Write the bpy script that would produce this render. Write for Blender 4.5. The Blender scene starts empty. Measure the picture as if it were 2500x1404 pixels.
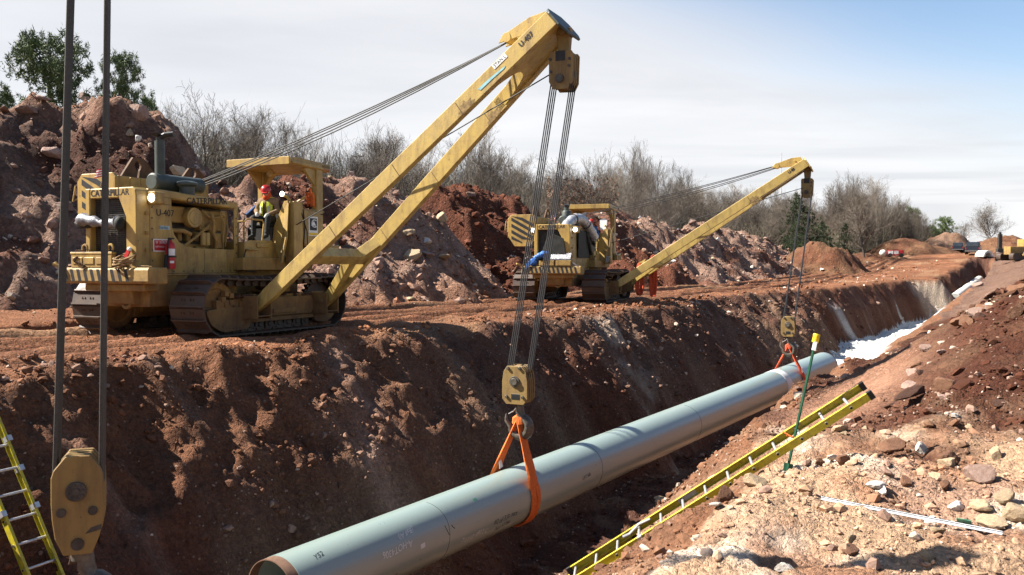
import bpy, bmesh, math, random
import numpy as np
from mathutils import Vector, Matrix
R = math.radians
random.seed(7)
RNG = np.random.default_rng(7)
SC = bpy.context.scene
COL = SC.collection

# ------------------------------------------------------------------ camera, world, sun, exposure
FPX, PITCH = 2165.0, math.atan2(57.0, 2165.0)
CAM = Vector((0.0, 0.0, 1.6))
cd = bpy.data.cameras.new('camera')
cd.sensor_width = 36.0
cd.lens = 36.0 * FPX / 2500.0
cd.clip_start, cd.clip_end = 0.1, 3000.0
cd.dof.use_dof = True
cd.dof.focus_distance = 20.0
cd.dof.aperture_fstop = 6.3
cam = bpy.data.objects.new('camera', cd)
cam.location = CAM
cam.rotation_euler = (math.pi / 2 - PITCH, 0, 0)
COL.objects.link(cam)
SC.camera = cam

SUN_AZ, SUN_EL = R(87.0), R(43.0)            # azimuth is measured to the left of the view direction
SUN_V = Vector((-math.sin(SUN_AZ) * math.cos(SUN_EL), math.cos(SUN_AZ) * math.cos(SUN_EL), math.sin(SUN_EL)))
w = bpy.data.worlds.new('World')
SC.world = w
w.use_nodes = True
nt = w.node_tree
nt.nodes.clear()
def wn(t, **k):
    n = nt.nodes.new(t)
    for a, b in k.items():
        setattr(n, a, b)
    return n
sky = wn('ShaderNodeTexSky', sky_type='NISHITA', sun_disc=False)
sky.sun_elevation = SUN_EL
sky.sun_rotation = -SUN_AZ
sky.air_density, sky.dust_density, sky.ozone_density = 1.1, 0.3, 2.6
tc = wn('ShaderNodeTexCoord')
# thin cirrus veil over most of the sky, thinning out to blue towards the right
dot = wn('ShaderNodeVectorMath', operation='DOT_PRODUCT')
gap = Vector((math.sin(R(100)) * math.cos(R(70)), math.cos(R(100)) * math.cos(R(70)), math.sin(R(70))))
dot.inputs[1].default_value = gap
nt.links.new(tc.outputs['Generated'], dot.inputs[0])
sep = wn('ShaderNodeSeparateXYZ')
nt.links.new(tc.outputs['Generated'], sep.inputs[0])
zc = wn('ShaderNodeMath', operation='MAXIMUM'); zc.inputs[1].default_value = 0.06
nt.links.new(sep.outputs[2], zc.inputs[0])
dv = wn('ShaderNodeVectorMath', operation='DIVIDE')
cmb = wn('ShaderNodeCombineXYZ')
for i in range(3):
    nt.links.new(zc.outputs[0], cmb.inputs[i])
nt.links.new(tc.outputs['Generated'], dv.inputs[0])
nt.links.new(cmb.outputs[0], dv.inputs[1])
mp = wn('ShaderNodeMapping')
mp.inputs['Rotation'].default_value = (0, 0, R(25))
mp.inputs['Scale'].default_value = (0.5, 0.8, 0.0)
nt.links.new(dv.outputs[0], mp.inputs[0])
cn = wn('ShaderNodeTexNoise')
cn.inputs['Scale'].default_value = 0.55
cn.inputs['Detail'].default_value = 7
cn.inputs['Roughness'].default_value = 0.5
cn.inputs['Distortion'].default_value = 0.4
nt.links.new(mp.outputs[0], cn.inputs['Vector'])
nz = wn('ShaderNodeMath', operation='MULTIPLY_ADD')
nz.inputs[1].default_value = 0.12
nt.links.new(cn.outputs['Fac'], nz.inputs[0])
nt.links.new(dot.outputs['Value'], nz.inputs[2])
gr = wn('ShaderNodeMapRange', interpolation_type='SMOOTHSTEP')
gr.inputs['From Min'].default_value = 0.24
gr.inputs['From Max'].default_value = 0.40
gr.inputs['To Min'].default_value = 0.93
gr.inputs['To Max'].default_value = 0.04
nt.links.new(nz.outputs[0], gr.inputs['Value'])
vr = wn('ShaderNodeValToRGB')
vr.color_ramp.elements[0].position = 0.30
vr.color_ramp.elements[0].color = (4.3, 4.35, 4.55, 1)
vr.color_ramp.elements[1].position = 0.72
vr.color_ramp.elements[1].color = (5.9, 5.85, 5.9, 1)
nt.links.new(cn.outputs['Fac'], vr.inputs['Fac'])
el = wn('ShaderNodeMapRange')          # the thin sheet looks denser towards the horizon (longer path through it)
el.inputs['From Min'].default_value = 0.30
el.inputs['From Max'].default_value = 0.80
el.inputs['To Min'].default_value = 1.0
el.inputs['To Max'].default_value = 0.30
nt.links.new(sep.outputs[2], el.inputs['Value'])
fm = wn('ShaderNodeMath', operation='MULTIPLY')
nt.links.new(gr.outputs['Result'], fm.inputs[0])
nt.links.new(el.outputs['Result'], fm.inputs[1])
mx = wn('ShaderNodeMix', data_type='RGBA')
nt.links.new(fm.outputs[0], mx.inputs['Factor'])
nt.links.new(sky.outputs[0], mx.inputs[6])
nt.links.new(vr.outputs[0], mx.inputs[7])
bg = wn('ShaderNodeBackground')
bg.inputs['Strength'].default_value = 0.05
nt.links.new(mx.outputs[2], bg.inputs['Color'])
wo = wn('ShaderNodeOutputWorld')
nt.links.new(bg.outputs[0], wo.inputs['Surface'])

sd = bpy.data.lights.new('sun', 'SUN')
sd.energy = 5.0
sd.angle = R(0.5)
sd.color = (1.0, 0.93, 0.82)
sun = bpy.data.objects.new('sun', sd)
sun.rotation_euler = SUN_V.to_track_quat('Z', 'Y').to_euler()
COL.objects.link(sun)

vs = SC.view_settings
vs.view_transform = 'Standard'
try:
    vs.look = 'None'
except Exception:
    pass
vs.gamma = 1.0
vs.use_curve_mapping = False
vs.exposure = 1.85
SC.render.engine = 'CYCLES'
SC.cycles.use_denoising = True
SC.cycles.max_bounces = 6
SC.cycles.diffuse_bounces = 3
SC.cycles.transparent_max_bounces = 8

# ------------------------------------------------------------------ node helper for materials
ALB = 0.80          # all albedos are given on one scale; this sets it

class NM:
    def __init__(s, name, rough=0.8, metal=0.0, spec=0.3, alb=None):
        s.alb = ALB if alb is None else alb
        s.m = bpy.data.materials.new(name)
        s.m.use_nodes = True
        s.t = s.m.node_tree
        s.t.nodes.clear()
        s.o = s.n('ShaderNodeOutputMaterial')
        s.b = s.n('ShaderNodeBsdfPrincipled')
        s.b.inputs['Roughness'].default_value = rough
        s.b.inputs['Metallic'].default_value = metal
        s.b.inputs['Specular IOR Level'].default_value = spec
        s.t.links.new(s.b.outputs[0], s.o.inputs['Surface'])
        s._tc = None
    def n(s, t, **k):
        x = s.t.nodes.new(t)
        for a, b in k.items():
            setattr(x, a, b)
        return x
    def l(s, a, b):
        s.t.links.new(a, b)
    def tc(s, w='Object'):
        if s._tc is None:
            s._tc = s.n('ShaderNodeTexCoord')
        return s._tc.outputs[w]
    def noise(s, scale, detail=4, rough=0.55, vec=None, stretch=None, out='Fac', dist=0.0):
        x = s.n('ShaderNodeTexNoise')
        x.inputs['Scale'].default_value = scale
        x.inputs['Detail'].default_value = detail
        x.inputs['Roughness'].default_value = rough
        x.inputs['Distortion'].default_value = dist
        v = vec if vec is not None else s.tc()
        if stretch:
            mp = s.n('ShaderNodeMapping')
            mp.inputs['Scale'].default_value = stretch
            s.l(v, mp.inputs[0])
            v = mp.outputs[0]
        s.l(v, x.inputs['Vector'])
        return x.outputs[out]
    def ramp(s, fac, a, b, ca=(0, 0, 0, 1), cb=(1, 1, 1, 1)):
        x = s.n('ShaderNodeValToRGB')
        x.color_ramp.elements[0].position = a
        x.color_ramp.elements[1].position = b
        x.color_ramp.elements[0].color = ca if len(ca) == 4 else (*ca, 1)
        x.color_ramp.elements[1].color = cb if len(cb) == 4 else (*cb, 1)
        s.l(fac, x.inputs['Fac'])
        return x.outputs['Color']
    def mix(s, fac, a, b, mode='MIX'):
        x = s.n('ShaderNodeMix', data_type='RGBA', blend_type=mode)
        for i, v in ((0, fac), (6, a), (7, b)):
            if hasattr(v, 'links'):
                s.l(v, x.inputs[i])
            elif i == 0:
                x.inputs[0].default_value = v
            else:
                x.inputs[i].default_value = (*v, 1) if len(v) == 3 else v
        return x.outputs[2]
    def math(s, op, a, b=None, clamp=False):
        x = s.n('ShaderNodeMath', operation=op, use_clamp=clamp)
        for i, v in ((0, a), (1, b)):
            if v is None:
                continue
            if hasattr(v, 'links'):
                s.l(v, x.inputs[i])
            else:
                x.inputs[i].default_value = v
        return x.outputs[0]
    def bump(s, h, strength=0.5, dist=0.02):
        x = s.n('ShaderNodeBump')
        x.inputs['Strength'].default_value = strength
        x.inputs['Distance'].default_value = dist
        s.l(h, x.inputs['Height'])
        s.l(x.outputs[0], s.b.inputs['Normal'])
    def col(s, c):
        if hasattr(c, 'links'):
            k = s.n('ShaderNodeVectorMath', operation='SCALE')
            k.inputs['Scale'].default_value = s.alb
            s.l(c, k.inputs[0])
            s.l(k.outputs[0], s.b.inputs['Base Color'])
        else:
            s.b.inputs['Base Color'].default_value = (*[q * ALB for q in c], 1)
    def rough(s, c):
        s.l(c, s.b.inputs['Roughness'])

M = {}
DUST = (0.115, 0.062, 0.036)

def simple(name, c, rough=0.6, metal=0.0, var=0.25, scale=9.0, spec=0.3, bump=0.0):
    m = NM(name, rough, metal, spec)
    f = m.noise(scale, 5, 0.6)
    dk = tuple(x * (1 - var) for x in c)
    lt = tuple(min(1, x * (1 + var)) for x in c)
    m.col(m.ramp(f, 0.3, 0.7, dk, lt))
    if bump:
        m.bump(m.noise(scale * 6, 4), bump, 0.01)
    M[name] = m.m
    return m.m

def paint(name, c, dusty_z=(0.4, 2.0), dusty=0.8, chips=0.5, rough=0.42):
    """machine paint: sun-bleached, chipped, with dried mud thicker low down on the machine"""
    m = NM(name, rough, 0.0, 0.4)
    big = m.noise(1.3, 5, 0.6)
    base = m.mix(big, tuple(x * 0.82 for x in c), tuple(min(1, x * 1.12) for x in c))
    streak = m.noise(5.0, 6, 0.65, stretch=(1.0, 1.0, 0.18))
    base = m.mix(m.math('MULTIPLY', m.ramp(streak, 0.48, 0.72), 0.8), base, (c[0] * 0.42, c[1] * 0.36, c[2] * 0.45))
    oil = m.noise(2.6, 6, 0.7)
    base = m.mix(m.math('MULTIPLY', m.ramp(oil, 0.60, 0.72), 0.55), base, (0.05, 0.035, 0.02))
    ch = m.noise(16.0, 5, 0.7)
    chm = m.math('MULTIPLY', m.ramp(ch, 0.66, 0.69), chips)
    base = m.mix(chm, base, (0.055, 0.03, 0.02))
    sp = m.n('ShaderNodeSeparateXYZ')
    m.l(m.tc(), sp.inputs[0])
    mr = m.n('ShaderNodeMapRange')
    mr.inputs['From Min'].default_value = dusty_z[1]
    mr.inputs['From Max'].default_value = dusty_z[0]
    m.l(sp.outputs[2], mr.inputs['Value'])
    dn = m.noise(3.2, 6, 0.7)
    d = m.math('ADD', m.math('MULTIPLY', mr.outputs[0], dusty), m.math('MULTIPLY', m.math('SUBTRACT', dn, 0.42), 1.5))
    d = m.math('MULTIPLY', d, 0.9, True)
    fine = m.noise(40, 3)
    dust = m.mix(fine, tuple(x * 0.8 for x in DUST), tuple(x * 1.25 for x in DUST))
    m.col(m.mix(d, base, dust))
    m.rough(m.math('ADD', m.math('MULTIPLY', d, 0.5), rough, True))
    m.bump(m.math('ADD', m.noise(30, 4), m.math('MULTIPLY', d, 0.5)), 0.25, 0.01)
    M[name] = m.m
    return m.m

YEL = (0.43, 0.28, 0.072)
paint('yellow_paint', YEL, (0.5, 2.3), 0.6, 0.8)
paint('boom_paint', (0.53, 0.375, 0.108), (-9, -8), 0.3, 0.9)
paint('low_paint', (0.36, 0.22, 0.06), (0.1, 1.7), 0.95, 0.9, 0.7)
paint('block_paint', (0.27, 0.175, 0.055), (-9, -8), 0.5, 1.0, 0.6)
paint('track_steel', (0.055, 0.035, 0.026), (-9, -8), 0.6, 0.4, 0.55)
simple('black_paint', (0.018, 0.018, 0.02), 0.55, 0, 0.4)
simple('grey_paint', (0.05, 0.062, 0.058), 0.5, 0, 0.3, 5)
simple('black_rubber', (0.02, 0.02, 0.02), 0.8)
simple('bare_steel', (0.30, 0.29, 0.28), 0.38, 0.85, 0.25)
simple('dark_steel', (0.07, 0.062, 0.055), 0.5, 0.4, 0.4)
simple('wire_rope', (0.022, 0.021, 0.022), 0.6, 0.0, 0.3, 60)
simple('wire_rope_grey', (0.06, 0.056, 0.05), 0.6, 0.2, 0.3, 60)
simple('white_paint', (0.75, 0.75, 0.75), 0.5, 0, 0.08)
simple('red_paint', (0.42, 0.025, 0.03), 0.35, 0, 0.15)
simple('orange_web', (0.62, 0.15, 0.035), 0.85, 0, 0.25, 26, 0.2, 0.3)
simple('red_web', (0.55, 0.09, 0.04), 0.85, 0, 0.25, 26, 0.2, 0.3)
simple('hook_steel', (0.12, 0.105, 0.085), 0.45, 0.35, 0.5, 14)
simple('skin', (0.42, 0.23, 0.16), 0.55, 0, 0.1)
simple('tan_cloth', (0.20, 0.13, 0.07), 0.9, 0, 0.2, 12)
simple('dark_cloth', (0.022, 0.024, 0.024), 0.9, 0, 0.3, 12)
simple('blue_cloth', (0.03, 0.08, 0.22), 0.85, 0, 0.25, 12)
simple('hivis_yellow', (0.55, 0.62, 0.06), 0.75, 0, 0.15, 12)
simple('hivis_orange', (0.75, 0.16, 0.03), 0.75, 0, 0.15, 12)
simple('grey_cloth', (0.45, 0.45, 0.42), 0.85, 0, 0.15, 12)
simple('hood_orange', (0.55, 0.07, 0.015), 0.85, 0, 0.2, 12)
simple('foil', (0.20, 0.205, 0.225), 0.4, 0.35, 0.45, 9, 0.5, 1.0)
simple('foil_bright', (0.40, 0.41, 0.44), 0.38, 0.3, 0.4, 8, 0.5, 1.0)
simple('black_tarp', (0.02, 0.021, 0.019), 0.75, 0, 0.4, 4, 0.3, 0.4)
simple('blue_tarp', (0.035, 0.14, 0.46), 0.5, 0, 0.3, 5, 0.4, 0.5)
simple('hemp', (0.26, 0.17, 0.085), 0.9, 0, 0.3, 30)
simple('glass_lens', (0.8, 0.82, 0.85), 0.12, 0, 0.03)
simple('green_post', (0.02, 0.10, 0.055), 0.55, 0, 0.25)
simple('mint_plate', (0.10, 0.30, 0.19), 0.55, 0, 0.3)
simple('cap_yellow', (0.75, 0.50, 0.02), 0.45, 0, 0.08)
simple('pipe_bare', (0.15, 0.085, 0.055), 0.75, 0, 0.35, 7)
simple('pipe_band', (0.68, 0.69, 0.68), 0.5, 0, 0.06)
simple('marker_ink', (0.02, 0.03, 0.03), 0.8)
simple('chalk', (0.62, 0.66, 0.64), 0.9)
simple('tape_blue', (0.30, 0.42, 0.48), 0.6)
simple('paint_stroke', (0.25, 0.50, 0.56), 0.6)
simple('grey_white', (0.40, 0.43, 0.47), 0.5, 0, 0.2, 20)
simple('aluminium', (0.55, 0.55, 0.54), 0.4, 0.6, 0.15)
simple('pad_white', (0.62, 0.62, 0.58), 0.9, 0, 0.12, 3, 0.2, 0.5)
simple('truck_dark', (0.02, 0.03, 0.045), 0.3)
simple('machine_orange', (0.55, 0.10, 0.025), 0.45)
simple('window_glass', (0.03, 0.035, 0.04), 0.08, 0, 0.2, 2, 0.6)
simple('tyre', (0.018, 0.018, 0.018), 0.85)
simple('flag_red', (0.45, 0.03, 0.04), 0.8)
simple('flag_blue', (0.03, 0.04, 0.14), 0.8)
m = NM('lamp_lens', 0.2); m.col((0.9, 0.9, 0.9))
m.b.inputs['Emission Color'].default_value = (1, 0.97, 0.92, 1); m.b.inputs['Emission Strength'].default_value = 2.2; M['lamp_lens'] = m.m

# fibreglass ladder yellow: dusty, scuffed
m = NM('ladder_yellow', 0.38, 0, 0.4)
f1 = m.noise(3.5, 5, 0.6); f2 = m.noise(22, 5, 0.7)
b = m.mix(f1, (0.40, 0.33, 0.012), (0.56, 0.48, 0.03))
b = m.mix(m.math('MULTIPLY', m.ramp(f2, 0.46, 0.70), 0.75), b, (0.20, 0.12, 0.05))
m.col(b); m.bump(f2, 0.1, 0.004); M['ladder_yellow'] = m.m

# epoxy coated pipe: smooth green-grey, dusty
m = NM('pipe_coating', 0.24, 0, 0.6)
n1 = m.noise(0.9, 5, 0.6); n2 = m.noise(9, 6, 0.7)
b = m.mix(n1, (0.225, 0.295, 0.275), (0.265, 0.335, 0.31))
b = m.mix(m.math('MULTIPLY', m.ramp(n2, 0.52, 0.8), 0.22), b, (0.24, 0.20, 0.16))
m.col(b)
m.rough(m.math('ADD', m.math('MULTIPLY', n2, 0.22), 0.2))
m.bump(m.noise(5.0, 3), 0.035, 0.02)
m.b.inputs['Coat Weight'].default_value = 0.3; m.b.inputs['Coat Roughness'].default_value = 0.30
M['pipe_coating'] = m.m

# soil: colour of the ground from the 'soil' attribute, broken up by grain
def soil_mat(name, fine=26.0, bump=0.9, dist=0.09, speck=True):
    m = NM(name, 0.95, 0, 0.12, 1.08)
    at = m.n('ShaderNodeAttribute'); at.attribute_name = 'soil'
    c = at.outputs['Color']
    a = m.noise(1.7, 6, 0.65); b2 = m.noise(fine, 5, 0.7); c3 = m.noise(fine * 4.2, 3, 0.6)
    v = m.math('ADD', m.math('MULTIPLY', a, 0.9), m.math('ADD', m.math('MULTIPLY', b2, 0.7), m.math('MULTIPLY', c3, 0.45)))
    k = m.n('ShaderNodeMapRange')
    k.inputs['From Min'].default_value = 0.55; k.inputs['From Max'].default_value = 1.5
    k.inputs['To Min'].default_value = 0.5; k.inputs['To Max'].default_value = 1.5
    m.l(v, k.inputs['Value'])
    vm = m.n('ShaderNodeVectorMath', operation='SCALE')
    m.l(c, vm.inputs[0]); m.l(k.outputs[0], vm.inputs['Scale'])
    col = vm.outputs[0]
    if speck:
        vo = m.n('ShaderNodeTexVoronoi'); vo.inputs['Scale'].default_value = 13.0
        m.l(m.tc(), vo.inputs['Vector'])
        sel = m.math('MULTIPLY', m.math('LESS_THAN', vo.outputs['Distance'], 0.26), m.ramp(m.noise(2.0, 3), 0.50, 0.62))
        sp = m.n('ShaderNodeSeparateXYZ'); m.l(vo.outputs['Color'], sp.inputs[0])
        sel = m.math('MULTIPLY', sel, m.math('GREATER_THAN', sp.outputs[0], 0.72))
        col = m.mix(m.math('MULTIPLY', sel, 0.55), col, (0.36, 0.28, 0.22))
    wv = m.n('ShaderNodeVectorMath', operation='ADD')
    nv = m.noise(6.0, 3, 0.6, out='Color'); sv = m.n('ShaderNodeVectorMath', operation='SCALE'); m.l(nv, sv.inputs[0]); sv.inputs['Scale'].default_value = 0.16
    m.l(m.tc(), wv.inputs[0]); m.l(sv.outputs[0], wv.inputs[1])
    hs_ = m.math('MULTIPLY', m.noise(7.0, 8, 0.72), 1.0)
    for sc_, am in ((fine * 0.36, 0.55), (fine * 0.9, 0.34), (fine * 2.2, 0.16)):
        vv = m.n('ShaderNodeTexVoronoi', feature='F1'); vv.inputs['Scale'].default_value = sc_
        m.l(wv.outputs[0], vv.inputs['Vector'])
        hs_ = m.math('ADD', hs_, m.math('MULTIPLY', m.math('SUBTRACT', 0.7, vv.outputs['Distance']), am))
        if am == 0.34:
            cs = m.n('ShaderNodeSeparateXYZ'); m.l(vv.outputs['Color'], cs.inputs[0])
            kk = m.math('ADD', m.math('MULTIPLY', cs.outputs[0], 0.5), 0.75)
            v2 = m.n('ShaderNodeVectorMath', operation='SCALE'); m.l(col, v2.inputs[0]); m.l(kk, v2.inputs['Scale'])
            m.col(v2.outputs[0])
    m.bump(hs_, bump, dist)
    M[name] = m.m
soil_mat('soil')
soil_mat('pile_soil', 11.0, 1.0, 0.15)
def rubble_mat():
    m = NM('rubble', 0.95, 0, 0.12, 1.0)
    at = m.n('ShaderNodeAttribute'); at.attribute_name = 'soil'
    f = m.noise(20, 4, 0.6)
    vm = m.n('ShaderNodeVectorMath', operation='SCALE')
    m.l(at.outputs['Color'], vm.inputs[0]); m.l(m.math('ADD', f, 0.5), vm.inputs['Scale'])
    m.col(vm.outputs[0]); m.bump(m.noise(45, 4), 0.5, 0.01); M['rubble'] = m.m
rubble_mat()
def rock_mat(name, a, b, dirt=(0.12, 0.055, 0.03)):
    m = NM(name, 0.9, 0, 0.2)
    oi = m.n('ShaderNodeObjectInfo')
    f = m.noise(4.0, 6, 0.65); g = m.noise(18, 5, 0.7)
    c = m.mix(m.ramp(f, 0.3, 0.7), a, b)
    c = m.mix(m.math('MULTIPLY', m.ramp(g, 0.5, 0.72), 0.6), c, dirt)
    k = m.math('ADD', m.math('MULTIPLY', oi.outputs['Random'], 0.5), 0.72)
    vm = m.n('ShaderNodeVectorMath', operation='SCALE')
    m.l(c, vm.inputs[0]); m.l(k, vm.inputs['Scale'])
    m.col(vm.outputs[0]); m.bump(m.math('ADD', g, f), 0.6, 0.03); M[name] = m.m
rock_mat('rock_tan', (0.36, 0.26, 0.16), (0.48, 0.37, 0.25))
rock_mat('rock_white', (0.55, 0.50, 0.45), (0.70, 0.67, 0.62), (0.35, 0.24, 0.16))
rock_mat('rock_brown', (0.13, 0.065, 0.04), (0.19, 0.10, 0.06))
rock_mat('rock_pink', (0.24, 0.155, 0.125), (0.34, 0.24, 0.20))
rock_mat('rock_dark', (0.05, 0.026, 0.02), (0.09, 0.045, 0.03))
rock_mat('rock_red', (0.085, 0.03, 0.018), (0.13, 0.048, 0.028), (0.06, 0.02, 0.012))

# bark, needles
simple('bark_grey', (0.155, 0.135, 0.115), 0.9, 0, 0.35, 3)
simple('bark_pale', (0.27, 0.24, 0.205), 0.9, 0, 0.3, 3)
simple('bark_dark', (0.06, 0.05, 0.043), 0.9, 0, 0.3, 3)
def leaf_mat(name, a, b):
    m = NM(name, 0.7, 0, 0.2)
    oi = m.n('ShaderNodeObjectInfo')
    f = m.noise(0.9, 4, 0.6)
    c = m.mix(m.ramp(f, 0.35, 0.65), a, b)
    vm = m.n('ShaderNodeVectorMath', operation='SCALE')
    m.l(c, vm.inputs[0]); m.l(m.math('ADD', m.math('MULTIPLY', oi.outputs['Random'], 0.4), 0.8), vm.inputs['Scale'])
    m.col(vm.outputs[0]); M[name] = m.m
leaf_mat('pine_needles', (0.06, 0.10, 0.038), (0.14, 0.18, 0.065))
leaf_mat('cedar_green', (0.022, 0.04, 0.018), (0.05, 0.065, 0.025))
leaf_mat('dry_leaf', (0.11, 0.06, 0.035), (0.18, 0.10, 0.06))
leaf_mat('twig_grey', (0.115, 0.094, 0.075), (0.165, 0.138, 0.112))
leaf_mat('twig_pale', (0.16, 0.135, 0.11), (0.22, 0.19, 0.158))
leaf_mat('brush_brown', (0.10, 0.085, 0.06), (0.15, 0.13, 0.095))

# ------------------------------------------------------------------ object helpers
def tag(o, label=None, cat=None, group=None, kind=None):
    if label: o['label'] = label
    if cat: o['category'] = cat
    if group: o['group'] = group
    if kind: o['kind'] = kind
    return o

def link(name, mesh, parent=None):
    o = bpy.data.objects.new(name, mesh)
    COL.objects.link(o)
    if parent is not None:
        o.parent = parent
    return o

def empty(name, loc=(0, 0, 0), rz=0.0, label=None, cat=None, group=None):
    o = bpy.data.objects.new(name, None)
    o.location = loc
    o.rotation_euler = (0, 0, rz)
    o.empty_display_size = 0.3
    COL.objects.link(o)
    return tag(o, label, cat, group)

def copy_tree(o, parent=None):
    c = o.copy()
    COL.objects.link(c)
    if parent is not None:
        c.parent = parent
    for ch in list(o.children):
        copy_tree(ch, c)
    return c

def setmat(me, mat):
    me.materials.append(M[mat] if isinstance(mat, str) else mat)

class MB:
    def __init__(s):
        s.v, s.f, s.mi, s.cur = [], [], [], 0
    def add(s, vs, fs, mat=None):
        b = len(s.v)
        s.v += [tuple(p) for p in vs]
        s.f += [tuple(b + i for i in f) for f in fs]
        s.mi += [s.cur if mat is None else mat] * len(fs)
        return s
    def box(s, c, d, rot=None):
        hx, hy, hz = d[0] / 2, d[1] / 2, d[2] / 2
        vs = [Vector((x, y, z)) for x in (-hx, hx) for y in (-hy, hy) for z in (-hz, hz)]
        if rot is not None:
            vs = [rot @ p for p in vs]
        c = Vector(c)
        return s.add([p + c for p in vs], [(0, 1, 3, 2), (4, 6, 7, 5), (0, 4, 5, 1), (2, 3, 7, 6), (0, 2, 6, 4), (1, 5, 7, 3)])
    def rng(s, x, y, z):
        return s.box(((x[0] + x[1]) / 2, (y[0] + y[1]) / 2, (z[0] + z[1]) / 2), (abs(x[1] - x[0]), abs(y[1] - y[0]), abs(z[1] - z[0])))
    def prism(s, poly, off):
        off = Vector(off); n = len(poly)
        p = [Vector(q) for q in poly]
        # make the winding consistent so that normals point outwards
        nr = Vector((0, 0, 0))
        for i in range(n):
            nr += p[i].cross(p[(i + 1) % n])
        if nr.dot(off) > 0:
            p.reverse()
        vs = p + [q + off for q in p]
        fs = [tuple(range(n)), tuple(range(2 * n - 1, n - 1, -1))]
        fs += [(i, i + n, (i + 1) % n + n, (i + 1) % n)[::1] for i in range(n)]
        return s.add(vs, [fs[0], fs[1]] + [f[::-1] for f in fs[2:]][::1])
    def cyl(s, p0, p1, r0, r1=None, n=12, caps=True):
        p0, p1 = Vector(p0), Vector(p1)
        r1 = r0 if r1 is None else r1
        ax = (p1 - p0).normalized()
        a = ax.orthogonal().normalized(); b = ax.cross(a)
        vs = []
        for p, r in ((p0, r0), (p1, r1)):
            for i in range(n):
                t = 2 * math.pi * i / n
                vs.append(p + a * (math.cos(t) * r) + b * (math.sin(t) * r))
        fs = [(i, (i + 1) % n, n + (i + 1) % n, n + i) for i in range(n)]
        if caps:
            fs += [tuple(range(n - 1, -1, -1)), tuple(range(n, 2 * n))]
        return s.add(vs, fs)
    def tube(s, pts, r, n=6, caps=True, flat=None, up=None):
        pts = [Vector(p) for p in pts]
        rs = r if isinstance(r, (list, tuple)) else [r] * len(pts)
        vs, k = [], len(pts)
        a = None
        for i, p in enumerate(pts):
            d = (pts[min(i + 1, k - 1)] - pts[max(i - 1, 0)]).normalized()
            if up is not None:
                a = (Vector(up) - d * Vector(up).dot(d)).normalized()
            elif a is None:
                a = d.orthogonal().normalized()
            else:
                a = (a - d * a.dot(d))
                a = a.normalized() if a.length > 1e-6 else d.orthogonal().normalized()
            b = d.cross(a)
            fl = 1.0 if flat is None else flat
            for j in range(n):
                t = 2 * math.pi * j / n
                vs.append(p + a * (math.cos(t) * rs[i]) + b * (math.sin(t) * rs[i] * fl))
        fs = []
        for i in range(k - 1):
            for j in range(n):
                fs.append((i * n + j, i * n + (j + 1) % n, (i + 1) * n + (j + 1) % n, (i + 1) * n + j))
        if caps:
            fs += [tuple(range(n - 1, -1, -1)), tuple(range((k - 1) * n, k * n))]
        return s.add(vs, fs)
    def lathe(s, prof, p, ax, n=16):
        p, ax = Vector(p), Vector(ax).normalized()
        a = ax.orthogonal().normalized(); b = ax.cross(a)
        vs, k = [], len(prof)
        for r, z in prof:
            for j in range(n):
                t = 2 * math.pi * j / n
                vs.append(p + ax * z + a * (math.cos(t) * r) + b * (math.sin(t) * r))
        fs = []
        for i in range(k - 1):
            for j in range(n):
                fs.append((i * n + j, i * n + (j + 1) % n, (i + 1) * n + (j + 1) % n, (i + 1) * n + j))
        if prof[0][0] > 1e-4: fs.append(tuple(range(n - 1, -1, -1)))
        if prof[-1][0] > 1e-4: fs.append(tuple(range((k - 1) * n, k * n)))
        return s.add(vs, fs)
    def sphere(s, c, r, n=12, k=8):
        rx, ry, rz = r if isinstance(r, (list, tuple)) else (r, r, r)
        vs = []
        for i in range(k + 1):
            ph = math.pi * i / k
            for j in range(n):
                t = 2 * math.pi * j / n
                vs.append((c[0] + rx * math.sin(ph) * math.cos(t), c[1] + ry * math.sin(ph) * math.sin(t), c[2] + rz * math.cos(ph)))
        fs = []
        for i in range(k):
            for j in range(n):
                fs.append((i * n + j, (i + 1) * n + j, (i + 1) * n + (j + 1) % n, i * n + (j + 1) % n))
        return s.add(vs, fs)
    def mesh(s, name, mats):
        me = bpy.data.meshes.new(name)
        me.from_pydata(s.v, [], s.f)
        for m_ in (mats if isinstance(mats, (list, tuple)) else [mats]):
            setmat(me, m_)
        me.polygons.foreach_set('material_index', s.mi)
        bm = bmesh.new(); bm.from_mesh(me)
        bmesh.ops.recalc_face_normals(bm, faces=bm.faces)
        bm.to_mesh(me); bm.free()
        return me
    def build(s, name, mats, parent=None, bevel=0.0, smooth=False, label=None):
        me = s.mesh(name, mats)
        if smooth:
            smooth_by_angle(me)
        o = link(name, me, parent)
        if bevel:
            b = o.modifiers.new('bevel', 'BEVEL')
            b.width = bevel; b.segments = 1; b.limit_method = 'ANGLE'; b.angle_limit = R(40)
        if label: o['label'] = label
        return o

def smooth_by_angle(me, ang=38):
    me.polygons.foreach_set('use_smooth', [True] * len(me.polygons))
    try:
        me.set_sharp_from_angle(angle=R(ang))
    except Exception:
        pass

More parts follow.
